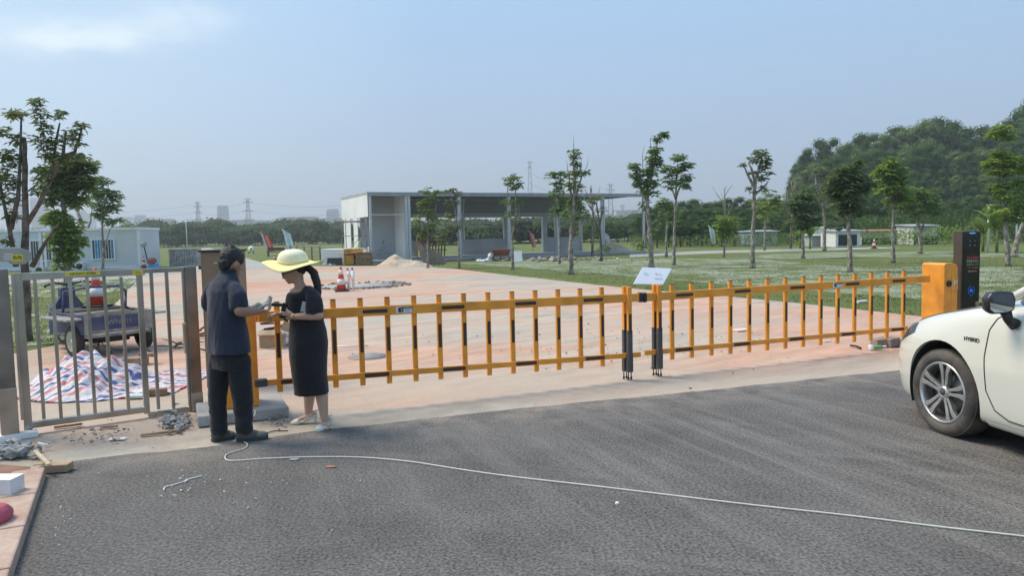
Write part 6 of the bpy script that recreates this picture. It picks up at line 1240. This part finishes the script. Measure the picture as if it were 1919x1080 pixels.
MB().tube([T(0, -.45, .23), T(0, .45, .23)], .03).build('axle', M_rubber, tri); MB().box(T(.1, 0, .22), (.4, .5, .1), tfw).build('battery_box', M_rubber, tri, bevel=.02)
MB().box(T(.62, 0, .62), (.62, .90, .05), tfw).build('seat', M_rubber, tri, bevel=.02); MB().box(T(.62, 0, .575), (.55, .86, .05), tfw).build('seat_base', M_tb, tri, bevel=.01); MB().box(T(.22, .05, .60), (.34, .80, .03), (tfw.x, tfw.y, .05)).build('plank', mat('plank_wood', (.20, .15, .10), .8, var=.3, vs=9), tri)
MB().tube([T(.38, -.42, .60), T(.36, -.43, .88), T(.37, -.36, .97), T(.38, .1, .98), T(.38, .46, .93), T(.40, .48, .60)], .019).build('back_rail', M_tb, tri); MB().tube([T(.38, -.43, .75), T(.30, -.40, .80), T(.30, -.36, .62)], .014).build('arm_rest', M_tb, tri)
MB().tube([T(.60, .30, .98), T(.62, .28, 1.08), T(.62, .1, 1.10), T(.62, .08, .98)], .014).build('upper_loop', M_white, tri)
MB().box(T(1.12, 0, .24), (.5, .62, .04), tfw).build('foot_floor', M_tb, tri); MB().ngon([T(1.40, y, z) for y, z in ((-.30, .22), (.30, .22), (.24, .62), (.12, .80), (-.12, .80), (-.24, .62))], .05, tfw).build('leg_shield', M_tb, tri, bevel=.01)
MB().tube([T(1.62, 0, .22), T(1.46, 0, .75), T(1.38, 0, .98)], .025).build('steering_column', M_rubber, tri); MB().tube([T(1.20, .40, 1.00), T(1.34, .22, 1.03), T(1.38, 0, .99), T(1.34, -.22, 1.03), T(1.20, -.40, 1.00)], .016).build('handlebar', M_rubber, tri)
for s_ in (-1, 1): MB().tube([T(1.20, s_ * .40, 1.0), T(1.10, s_ * .44, .99)], .02).build('grip', M_rubber, tri)
MB().box(T(1.46, .0, .86), (.16, .22, .18), tfw).build('headlamp_box', M_tb, tri, bevel=.03)
MB().tube([T(1.12, .30, .26), T(1.20, .34, .62), T(1.40, .30, .70)], .016).build('guard_tube', M_tb, tri)
fwp = thing('wheel', None, None, T(1.66, 0, .22) - tb_); fwp.parent = tri
MB().lathe(T(1.66, -.0, .22), [(.15, -.04), (.20, -.045), (.22, 0), (.20, .045), (.15, .04)], 32, tlf, cap=False).build('tyre', M_rubber, fwp); MB().lathe(T(1.66, 0, .22), [(.155, .035), (.14, .02), (.0, .02)], 24, tlf).build('rim', M_alloy, fwp)
MB().loft([[T(1.66, y, .22) + (tfw * math.cos(t_) + Vector((0, 0, math.sin(t_)))) * .25 for t_ in [math.pi * (.05 + .95 * k / 14) for k in range(15)]] for y in (-.06, .06)], cap=False, closed=False).build('mudguard', M_tb, tri)
# ------------------------------------------------------------ traffic cones
M_red = mat('cone_red', (.62, .065, .035), .5, var=.1, vs=5); M_cw = mat('cone_white', (.72, .72, .70), .45, var=.1, vs=5)
def cone_proto(label, H=.72, r0=.155):
    t = thing('traffic_cone', label, 'traffic cone', (0, 0, 0)); rad = lambda z: r0 + (.03 - r0) * (z / H)
    MB().box((0, 0, .02), (.38, .38, .04)).build('base', M_rubber, t, bevel=.01)
    MB().lathe((0, 0, 0), [(rad(.04), .04), (rad(H * .98), H * .98), (.02, H), (0, H)], 28).build('body', M_red, t)
    for z0, z1 in ((.20, .36), (.50, .63)): MB().lathe((0, 0, 0), [(rad(z0 * H / .72) + .003, z0 * H / .72), (rad(z1 * H / .72) + .003, z1 * H / .72)], 28).build('reflective_band', M_cw, t)
    return t
cp0 = cone_proto('red and white traffic cone beside the white pipe on the ring of rubble')
def put_cone(p, label, sc_=1., first=False, rz=0.):
    c = cp0 if first else copy_tree(cp0); c.location = p; c.scale = (sc_,) * 3; c.rotation_euler.z = rz; c['label'] = label; c['group'] = 'red and white traffic cones'; return c
def cone_at(px, pyb, pyt, label, first=False, rz=.3):
    p = P(px, pyb); z = A(px, pyt, p.y).z; put_cone((p.x, p.y, 0), label, z / .72, first, rz)
cone_at(640, 546, 500, 'red and white traffic cone beside the white pipe on the ring of rubble', True)
cone_at(515, 489, 474, 'traffic cone on the lawn directly under the left brim of the straw hat'); cone_at(529, 489, 474, 'traffic cone on the lawn just right of the one under the hat brim')
cone_at(1638, 466, 447, 'far traffic cone on the right lawn in front of the rusty-roofed shed'); cone_at(283, 475, 464, 'tiny traffic cone on the far lawn right of the container house'); cone_at(270, 503, 481, 'traffic cone beside the corner of the container house')
tc_ = T(.66, -.12, .645); put_cone(tc_, 'traffic cone standing on the seat of the blue tricycle', .86)
# white pipes with red rope beside the cone
pp_ = P(654, 545); t = thing('pipe_marker', 'two short white pipes with blue tops and a red rope beside the near traffic cone', 'marker', pp_)
for dx, dy in ((0, 0), (.09, .25)):
    z = A(654, 506, pp_.y).z; MB().tube([(pp_.x + dx, pp_.y + dy, 0), (pp_.x + dx, pp_.y + dy, z - .03)], .045, 14).build('pipe', M_white, t); MB().tube([(pp_.x + dx - .02, pp_.y + dy, z - .04), (pp_.x + dx - .02, pp_.y + dy, z + .06)], .03, 10).build('pipe_cap', M_blu, t)
MB().tube([(pp_.x - .04, pp_.y - .05, .55), (pp_.x, pp_.y - .06, .42), (pp_.x + .06, pp_.y - .05, .5), (pp_.x + .1, pp_.y + .1, .3)], .01, 6).build('rope', M_red, t)
# ring of rubble round a manhole
rn = random.Random(21); rc = (P(590, 536) + P(762, 536)) / 2; rx = (P(762, 536).x - P(590, 536).x) / 2
def chunk(mb, p, s, rn):
    vs = []; 
    for i in range(10): a_ = rn.uniform(0, 6.28); e = rn.uniform(-1, 1); r_ = s * rn.uniform(.6, 1.15); vs.append(Vector((math.cos(a_) * math.sqrt(1 - e * e) * r_, math.sin(a_) * math.sqrt(1 - e * e) * r_, e * r_ * .6)))
    b = bmesh.new(); [b.verts.new(v) for v in vs]; bmesh.ops.convex_hull(b, input=b.verts); b.verts.ensure_lookup_table(); b.verts.index_update(); p = Vector(p) + Vector((0, 0, s * .3)); mb.add([v.co + p for v in b.verts if v.link_faces] if all(v.link_faces for v in b.verts) else [v.co + p for v in b.verts], [[v.index for v in f.verts] for f in b.faces]); b.free()
b = MB()
for k in range(150): a_ = rn.uniform(0, 6.28); rr = rn.uniform(.86, 1.04); chunk(b, (rc.x + math.cos(a_) * rx * rr, rc.y + math.sin(a_) * rx * .95 * rr, 0), rn.uniform(.035, .11), rn)
o = b.build('rubble', M_rub if 0 else mat('brick_rubble', (.22, .17, .14), .9, var=.3, vs=6, c2=(.38, .33, .29), isl=.2)); tag(o, 'ring of broken brick and concrete round the manhole behind the left boom', kind='stuff')
mh = MB(); mh.lathe((rc.x, rc.y, -.004), [(rx * .78, 0), (rx * .78, .012), (0, .012)], 40); o = mh.build('manhole_slab', M_grey); tag(o, 'round grey concrete manhole slab inside the ring of rubble', 'manhole')
c = P(690, 668); mh = MB(); mh.lathe((c.x, c.y, -.006), [(.28, 0), (.28, .006), (0, .006)], 36); o = mh.build('drain_cover', mat('cover_grey', (.24, .235, .225), .7, var=.2, vs=9)); tag(o, 'round grey drain cover on the dusty yard behind the left boom', 'drain cover')
# ------------------------------------------------------------ striped tarpaulin
def tarpm():
    g = gmat('striped_tarpaulin'); v = g.map(R(-58), (1, 1, 1)); d = g.noise(1.6, 3, .5, v, .3)
    sp_ = g.n.new('ShaderNodeSeparateXYZ'); g.l.new(v, sp_.inputs[0]); x = g.math('ADD', g.math('MULTIPLY', sp_.outputs[0], 3.9), g.math('MULTIPLY', g.math('SUBTRACT', d, .5), 2.6)); fr = g.math('FRACT', x, 0)
    rp = g.n.new('ShaderNodeValToRGB'); g.l.new(fr, rp.inputs[0]); rp.color_ramp.interpolation = 'CONSTANT'; e = rp.color_ramp.elements
    st = [(0, (.62, .60, .62)), (.22, (.11, .135, .30)), (.40, (.64, .62, .64)), (.66, (.58, .20, .20)), (.88, (.62, .60, .62))]
    while len(e) < len(st): e.new(.5)
    for i, (p, c) in enumerate(st): e[i].position = p; e[i].color = (*c, 1)
    g.col(g.mix(1., rp.outputs[0], g.ramp(g.noise(5, 5, .6), (.3, .80), (.7, 1.05)), 'MULTIPLY')); g.b.inputs['Roughness'].default_value = .55; g.bump(g.noise(9, 5, .6, None, 1.), .5, .03); return g.m
M_tarp = tarpm(); ta, tbb = P(18, 745), P(322, 738); tdx = (tbb - ta); nx, ny = 110, 60; vs = []
for i in range(nx + 1):
    for j in range(ny + 1):
        u, v = i / nx, j / ny; edge = .08 * mnoise.noise(Vector((u * 7, 2, 1))) ; yd = 1.75 * (1 - .35 * max(0, u - .75) / .25)
        x = ta + tdx * (u + .02 * mnoise.noise(Vector((v * 6, 7, u * 3)))); y0 = -.35 * math.sin(math.pi * min(1, u * 1.1)) + edge; yy = y0 + v * yd
        env = min(1, v * 4.2) * min(1, (1 - v) * 3) * min(1, (u + .02) * 9) * min(1, (1 - u) * 4.0)
        prof_ = .11 + .13 * math.sin(u * 5 + .6) + .10 * mnoise.noise(Vector((u * 4, v * 2.5, 1)))
        fo = .11 * abs(mnoise.noise(Vector((u * 9 + v * 3, v * 5 - u * 4, 5)))) + .065 * abs(mnoise.noise(Vector((u * 17, v * 9, 9)))) + .006 * mnoise.noise(Vector((u * 45, v * 22, 2)))
        z = max(.004, env * (prof_ + fo) * (1 - .5 * max(0, u - .62) / .38)) + .02 * abs(mnoise.noise(Vector((u * 22, v * 12, 4)))) ; vs.append((x.x, x.y + yy, z))
o = MB().add(vs, [(i * (ny + 1) + j, (i + 1) * (ny + 1) + j, (i + 1) * (ny + 1) + j + 1, i * (ny + 1) + j + 1) for i in range(nx) for j in range(ny)], True).build('tarpaulin', M_tarp)
tag(o, 'crumpled red, white and blue striped tarpaulin over a low heap behind the steel gate', 'tarpaulin'); o.modifiers.new('s', 'SOLIDIFY').thickness = .006
# ------------------------------------------------------------ rubble, boards, boxes
def rubble(label, px0, px1, py0, py1, n, s0, s1, seed, mt=None, nm='rubble'):
    rn = random.Random(seed); b = MB()
    for k in range(n):
        u, v = rn.gauss(.5, .22), rn.gauss(.5, .22); p = P(px0 + (px1 - px0) * u, py0 + (py1 - py0) * v); chunk(b, (p.x, p.y, rn.uniform(0, .03)), rn.uniform(s0, s1) * (1.3 - abs(u - .5)), rn)
    return tag(b.build(nm, mt or mat('concrete_rubble', (.20, .205, .21), .9, var=.3, vs=9, c2=(.36, .36, .35), bump=.4, isl=.2)), label, kind='stuff')
rubble('heap of broken grey concrete beside the left gate post', -30, 78, 836, 866, 65, .015, .07, 1); rubble('loose grey rubble at the foot of the square post', 296, 362, 776, 812, 190, .010, .034, 2); rubble('loose chips left of the concrete plinth behind the woman', 496, 545, 772, 805, 70, .006, .022, 3)
rubble('scattered clay and concrete bits on the dusty yard', 60, 300, 790, 850, 70, .006, .022, 4, mat('clay_bits', (.22, .15, .11), .9, var=.3, c2=(.42, .34, .28), isl=.3), 'gravel'); rubble('small stones scattered over the dusty yard behind the boom', 620, 1650, 600, 700, 160, .006, .020, 5, mat('clay_bits', (.22, .15, .11), .9), 'gravel')
rubble('pale chips scattered on the asphalt', 150, 700, 850, 960, 50, .003, .011, 6, mat('pale_chips', (.5, .49, .47), .8, isl=.2), 'gravel'); rubble('pale grit along the kerb', 70, 150, 890, 1060, 40, .002, .007, 7, mat('pale_chips', (.5, .49, .47), .8), 'gravel')
def one(name, label, cat, mb, mt, bevel=0.): o = mb.build(name, mt, bevel=bevel); return tag(o, label, cat)
M_card = mat('cardboard', (.40, .28, .17), .85, var=.15, vs=6)
c = P(100, 890, .0); cb_ = thing('cardboard_box', 'small flattened brown cardboard box lying at the top end of the kerb', 'cardboard box', c)
c1_ = Vector((P(104, 888).x, P(104, 888).y, .09)); MB().box(c1_ + Vector((0, .04, -.055)), (.165, .10, .055), (1, .12, 0)).build('carton', M_card, cb_, bevel=.003); MB().box(c1_ + Vector((-.12, .05, -.025)), (.09, .09, .006), (1, .1, .12)).build('flap', M_card, cb_)
w0, w1 = P(92, 872, .09), A(66, 846, P(78, 868).y + .1); one('timber_offcut', 'short pale timber offcut leaning on the cardboard box', 'timber offcut', MB().beam(w0, w1, .028, .02), mat('pale_timber', (.50, .40, .27), .8, var=.2, vs=8), .003)
c = P(15, 930, .05); wb = thing('white_carton', 'white box standing on the kerb stones at the left edge', 'box', (c.x, c.y, 0)); MB().box((c.x - .06, c.y + .03, .105), (.22, .13, .11), (1, -.05, 0)).build('carton', M_white, wb, bevel=.003); MB().box((c.x - .06, c.y + .03, .163), (.222, .132, .004), (1, -.05, 0)).build('lid', M_white, wb)
pk = MB(); c = P(-12, 985, .05); pk.ell(c + Vector((0, 0, .05)), (.09, .12, .07)); one('pink_bag', 'dark pink bag at the very left edge of the picture', 'bag', pk, mat('pink_plastic', (.45, .08, .12), .5, bump=.6, bs=25))
# pieces by the post foot
c = P(90, 833); one('white_stick', 'short white plastic stick on the rubble by the gate post', 'stick', MB().tube([P(72, 831, .05), P(96, 837, .03)], .008), M_white)
c = P(220, 824); one('paper_scrap', 'small pale paper scrap on the ground before the gate', 'paper', MB().box((c.x, c.y, .006), (.13, .07, .004), (1, .1, 0)), M_bw)
for k, (x, y, l, r_) in enumerate(((128, 801, .22, .5), (205, 803, .14, .2), (300, 815, .3, .35), (330, 806, .18, -.3))): 
    c = P(x, y); one('wood_scrap', ['short brown stick on the clay before the gate, leftmost of four', 'tiny brown stick on the clay, second from the left', 'pinkish wood strip left of the concrete plinth', 'small wood scrap touching the grey rubble'][k], 'wood scrap', MB().box((c.x, c.y, .014), (l, .03, .02), (1, r_, .02)), M_board, .003)
c = P(757, 0 + 737) ; 
# behind the gate: slab, wood, branches
c = P(256, 746); one('green_slab', 'thin greenish-white board at the right foot of the tarpaulin', 'board', MB().box((c.x, c.y, .02), (.17, .14, .03), (1, .1, 0)), mat('pale_green_board', (.5, .55, .5), .6), .003)
c = P(292, 741); one('timber_block', 'dirty timber block right of the greenish board', 'timber block', MB().box((c.x, c.y, .035), (.22, .09, .07), (1, .2, 0)), M_board, .006)
c = P(255, 684); one('timber_block', 'brown timber pieces behind the tarpaulin under the tricycle', 'timber block', MB().box((c.x, c.y, .05), (.30, .12, .09), (1, .2, 0)).box((c.x + .12, c.y + .1, .12), (.25, .08, .05), (1, -.3, 0)), M_board, .006)
b = MB(); rn = random.Random(9)
for k in range(14): p = P(rn.uniform(325, 395), rn.uniform(645, 662)); d = Vector((rn.uniform(-1, 1), rn.uniform(-.6, .6), rn.uniform(.05, .35))) * .35; b.tube([p + Vector((0, 0, .02)), p + d * .5 + Vector((0, 0, .03)), p + d], [.014, .010, .004], 5)
tag(b.build('branch_pile', M_bark2), 'small pile of dead branches between the gate post and the cabinet', kind='stuff')
b = MB()
for k in range(7): p = P(rn.uniform(355, 392), rn.uniform(622, 636)); b.tube([p + Vector((0, 0, .05)), p + Vector((rn.uniform(.1, .4), .05, rn.uniform(.05, .2)))], .02, 6)
tag(b.build('scrap_metal', mat('rust_red', (.22, .07, .045), .8, var=.3, vs=9)), 'rust-red scrap seen between the gate post and the cabinet', kind='stuff')
b = MB()
for k in range(6):
    a_, c = T(rn.uniform(-.2, .3), rn.uniform(-.4, .4), .22), T(rn.uniform(-.5, .3), rn.uniform(-.6, .5), .0); m_ = (a_ + c) / 2 + Vector((rn.uniform(-.2, .2), 0, -.06)); b.tube([a_, m_, c], .006, 5)
b.build('loose_wire', M_rubber, tri)
# box and pipes between the man and the woman
cbx = P(508, 652); t = thing('cardboard_box', 'torn open tan cardboard box behind the gap between the two people', 'cardboard box', cbx)
for s_, (w_, d_, h_, ox, oy) in enumerate(((.34, .012, .22, 0, 0), (.34, .012, .2, 0, .30), (.012, .3, .22, -.17, .15), (.012, .3, .2, .17, .15))): MB().box((cbx.x + ox, cbx.y + oy, h_ / 2), (w_, d_, h_)).build('side', M_card, t)
MB().box((cbx.x + .0, cbx.y - .05, .235), (.34, .12, .008), (1, 0, 0), (0, -.6, 1)).build('flap', M_card, t); MB().box((cbx.x + .24, cbx.y + .12, .30), (.18, .01, .16), (1, .3, -.4)).build('flap', M_card, t)
b = MB()
for k in range(9): a_ = A(rn.uniform(486, 505), rn.uniform(606, 626), cbx.y + .25); b.tube([a_, a_ + Vector((rn.uniform(.2, .34), rn.uniform(-.05, .1), rn.uniform(.0, .08)))], .014, 8)
tag(b.build('pipe_bundle', mat('dark_red_pipe', (.14, .055, .045), .4, var=.2)), 'bundle of dark red pipes on the cardboard box', 'pipe bundle')
hp = MB(); c = P(535, 648); 
for k in range(9): hp.ell((c.x + rn.uniform(-.08, .10), c.y + rn.uniform(0, .1), .05 + rn.uniform(0, .12)), (.07, .06, .06))
fz = thing('plastic_bag', 'crumpled white plastic bag left of the skirt of the woman', 'bag', c); fuse('bag', hp, .012, mat('bag_white', (.66, .67, .70), .35, var=.08), fz, 2, lambda p: .014 * mnoise.noise(p * 22))
one('white_rod', 'thin white rod lying on the yard behind the left boom', 'rod', MB().tube([P(612, 651), P(690, 648)], .012), M_white)
# debris near the right boom
M_blkr = mat('stone_block', (.24, .20, .17), .9, var=.3, vs=9, bump=.4)
c = P(1647, 650); one('stone_block', 'brown broken block lying under the right boom, left one', 'stone block', MB().box((c.x, c.y, .055), (.16, .16, .11), (1, .2, .05)), M_blkr, .012)
c = P(1668, 650); one('stone_block', 'brown broken slab under the last posts of the right boom', 'stone block', MB().box((c.x, c.y + .05, .06), (.20, .22, .12), (1, .5, .1)), M_blkr, .012)
c = P(1695, 648); one('stone_block', 'flat brown slab just left of the car bumper', 'stone block', MB().box((c.x, c.y, .045), (.30, .14, .09), (1, .25, 0)), M_blkr, .012)
pc_ = P(1640, 656); t = thing('milk_pack', 'crumpled white and green drink packet on the clay before the broken blocks', 'packet', pc_); MB().box((pc_.x + .03, pc_.y, .03), (.12, .07, .045), (1, .1, .05)).build('green_side', mat('packet_green', (.12, .33, .08), .5), t, bevel=.008); MB().box((pc_.x - .055, pc_.y, .035), (.045, .08, .06), (1, .1, .05)).build('white_end', M_white, t, bevel=.008); MB().box((pc_.x + .09, pc_.y + .01, .04), (.12, .05, .012), (1, -.2, .1)).build('white_flap', M_white, t)
one('rubber_hose_piece', 'short curved black hose piece on the clay under the right boom', 'hose piece', MB().tube([P(1594, 648, .015), P(1604, 649, .02), P(1613, 653, .015)], .014), M_rubber)
c = P(1388, 620); one('paper_scrap', 'pale pink paper scrap on the yard behind the right boom', 'paper', MB().box((c.x, c.y, .012), (.25, .2, .02), (1, .3, .05)), mat('pink_paper', (.7, .55, .5), .7))
c = P(1550, 640); one('paper_scrap', 'small white scrap under the middle of the right boom', 'paper', MB().box((c.x, c.y, .006), (.10, .05, .008), (1, .1, 0)), M_white)
c = P(1615, 567); one('paper_scrap', 'small white litter on the grass edge behind the right boom', 'paper', MB().box((c.x, c.y, .02), (.22, .1, .04), (1, .1, .1)), M_white)
# scrap near the building
rubble('strip of building debris along the slab of the long building', 860, 1210, 483, 491, 240, .04, .16, 31, mat('mixed_debris', (.20, .15, .12), .9, var=.3, c2=(.50, .45, .40), isl=.35)); rubble('white scraps in front of the panel stack', 598, 640, 495, 499, 40, .03, .10, 32, mat('pale_chips', (.5, .49, .47), .8))
c = P(934, 490); hc2 = thing('handcart', 'rusty brown handcart in front of the long building, left of the pollarded tree', 'handcart', c); x0, x1 = A(922, 480, c.y).x, A(957, 480, c.y).x; zc0, zc1 = A(940, 480, c.y).z, A(940, 468, c.y).z; M_ru = mat('rust_red', (.22, .07, .045), .8, var=.3, vs=9)
cbm = MB(); cbm.loft([[(x, y, z) for x, y in ((x0 + i_, c.y + i_), (x1 - i_, c.y + i_), (x1 - i_, c.y + .8 - i_), (x0 + i_, c.y + .8 - i_))] for i_, z in ((.12, zc0), (0, zc1))], smooth=False); cbm.build('tray', M_ru, hc2)
MB().lathe((x0 + .3, c.y - .05, .25), [(.20, -.03), (.25, -.03), (.25, .03), (.20, .03), (.20, -.03)], 24, (0, -1, 0), cap=False).build('wheel', M_rubber, hc2)
for x_ in (x0 + .1, x1 - .12): MB().tube([(x_, c.y, 0), (x_, c.y + .1, zc1)], .025, 6).build('leg', M_ru, hc2)
MB().tube([(x1, c.y, zc1), (x1 + .3, c.y, zc1 + .1)], .025, 6).build('handle', M_ru, hc2)
c = P(970, 491); one('white_sheet', 'white board leaning behind the pollarded tree by the handcart', 'board', MB().box((c.x, c.y, .33), (.55, .03, .66), (1, 0, .08), (.1, .3, 1)), M_white)
rb2 = P(915, 490); pz = thing('plastic_sheet', 'crumpled pale plastic draped at the left of the handcart', 'plastic sheet', rb2); pb_ = MB(); pb_.ell(rb2 + Vector((.15, 0, .25)), (.2, .2, .28)); pb_.ell(rb2 + Vector((-.1, 0, .05)), (.3, .2, .12)); pb_.ell(rb2 + Vector((-.45, -.1, .03)), (.35, .2, .07)); fuse('sheet', pb_, .04, mat('bag_white', (.66, .67, .70), .35), pz, 1, lambda p: .09 * mnoise.noise(p * 5) + .03 * mnoise.noise(p * 14))
c = P(813, 497); t = thing('leaning_boards', 'weathered boards leaning together by the trunk of the ragged young tree', 'boards', c)
for k in range(5): x_ = A(803 + 7 * k, 480, c.y).x; MB().beam((x_, c.y + .1 * k, .03), (x_ - .55 + .05 * k, c.y + .1 * k + .2, 1.15 - .12 * k), .30, .04, (0, 1, 0)).build('board', M_rail, t)
c = P(800, 484); t = thing('timber_rack', 'rack of reddish-brown upright timbers inside the second bay of the building', 'timber rack', c)
for k in range(9): x_ = A(788 + 5.6 * k, 480, c.y).x; z = A(800, 438 + (k * 5) % 7, c.y).z; MB().tube([(x_, c.y, .14), (x_ + .1, c.y, z)], .05, 6).build('timber', mat('timber_red', (.20, .10, .07), .8, var=.3, vs=4), t)
for z in (.6, 1.3): MB().beam((A(786, 480, c.y).x, c.y - .05, z), (A(838, 480, c.y).x, c.y - .05, z), .04, .08).build('cross_bar', M_board, t)
c = P(783, 498); one('red_pole', 'thin dark red pole standing at the right of the sand pile', 'pole', MB().tube([(c.x, c.y, 0), (c.x, c.y, A(783, 445, c.y).z)], .03, 8), M_ru)
# spotlight, blue bin by the container house
c = P(277, 503); sp3 = thing('site_lamp', 'dark site lamp with round head on a leaning pole beside the container house', 'lamp', c); tp_ = A(269, 458, c.y); MB().tube([(c.x + .1, c.y, 0), tp_], .04, 8).build('pole', M_blk, sp3); MB().lathe(tp_, [(0, -.1), (.14, -.06), (.20, .0), (.20, .03), (0, .03)], 24, (.1, -1, .1)).build('lamp_head', M_grey, sp3)
c = P(288, 504); one('blue_bin', 'small blue bin with dark red load beside the leaning site lamp', 'bin', MB().box((c.x, c.y, .18), (.5, .4, .34)), M_blu, .03); c2_ = P(283, 505); one('red_bundle', 'dark red bundle lying on the small blue bin', 'bundle', (lambda b: (b.ell((c2_.x, c2_.y + .2, .5), (.28, .2, .2)), b)[1])(MB()), M_ru)
# grey notice box standing by the panel stack
c = P(619, 497); one('screen_frame', 'dark framed white panel leaning at the left end of the panel stack', 'panel', MB().box((c.x + .3, c.y - .1, .3), (.9, .05, .55), (1, 0, 0), (0, .3, 1)), M_blk, .01)
# ------------------------------------------------------------ cables on the asphalt
M_cab = mat('white_cable', (.66, .65, .60), .5, var=.06, vs=20)
def spline(pts, n=14):
    out_ = []; P_ = [pts[0]] + pts + [pts[-1]]
    for i in range(1, len(P_) - 2):
        p0, p1, p2, p3 = P_[i - 1:i + 3]
        for k in range(n): t_ = k / n; out_.append(.5 * ((2 * p1) + (p2 - p0) * t_ + (2 * p0 - 5 * p1 + 4 * p2 - p3) * t_ ** 2 + (3 * p1 - p0 - 3 * p2 + p3) * t_ ** 3))
    return out_ + [pts[-1]]
cbp = [(458, 829), (464, 834), (458, 841), (435, 848), (423, 854), (424, 862), (440, 864), (500, 860), (590, 857), (680, 858), (770, 866), (860, 880), (960, 894), (1100, 910), (1250, 928), (1400, 946), (1600, 968), (1760, 988), (1919, 1006), (2150, 1034)]
one('long_cable', 'long thin white cable running from the shoe of the man across the asphalt', 'cable', MB().tube(spline([P(x, y, .008) for x, y in cbp]), .0048, 8), M_cab)
one('cable_offcut', 'short white cable offcut alone on the asphalt at lower left', 'cable', MB().tube(spline([P(x, y, .006) for x, y in ((307, 920), (310, 914), (328, 909), (346, 903), (350, 900), (362, 897), (378, 893))]), .0055, 8).tube([P(345, 905, .006), P(352, 900, .012)], .008, 6), M_cab)
one('black_cable', 'short black cable on the concrete right of the shoes of the man', 'cable', MB().tube(spline([P(x, y, .006) for x, y in ((500, 812), (515, 808), (528, 808), (539, 808))]), .005, 8), M_rubber)
one('white_lead', 'thin white lead hanging from the left orange machine', 'cable', MB().tube(spline([A(478, 770, Ym + .6), A(477, 778, Ym + .5), P(468, 786, .11), P(452, 793, .11)]), .004, 6), M_cab)
for k, (x, y) in enumerate(((620, 877), (552, 863), (1157, 946))): c = P(x, y); one('dry_leaf' if k == 0 else 'stone', ['small reddish leaf on the asphalt in front of the cable', 'small flat grey stone beside the white cable', 'small pale pebble on the asphalt near the middle'][k], ['leaf', 'stone', 'stone'][k], MB().ell((c.x, c.y, .006), (.04, .022, .007) if k < 2 else (.014, .011, .012)), [mat('dry_leaf', (.33, .15, .09), .8), M_rub, M_bw][k])
c = P(505, 812 - 0); 
# thin wires over the wood and at right
# ------------------------------------------------------------ air
hz_ = MB().box((0, 1170, 59), (3150, 2400, 122)).build('haze', None, fix=True)
hm = bpy.data.materials.new('air'); hm.use_nodes = True; n_ = hm.node_tree.nodes; n_.clear(); om = n_.new('ShaderNodeOutputMaterial'); pv = n_.new('ShaderNodeVolumePrincipled'); pv.inputs['Density'].default_value = .0007; pv.inputs['Color'].default_value = (.86, .90, .95, 1); pv.inputs['Anisotropy'].default_value = .2; hm.node_tree.links.new(pv.outputs[0], om.inputs['Volume'])
hz_.data.materials.clear(); hz_.data.materials.append(hm); tag(hz_, 'thin bluish haze filling the air', kind='stuff')
bpy.data.scenes.remove(_TS)
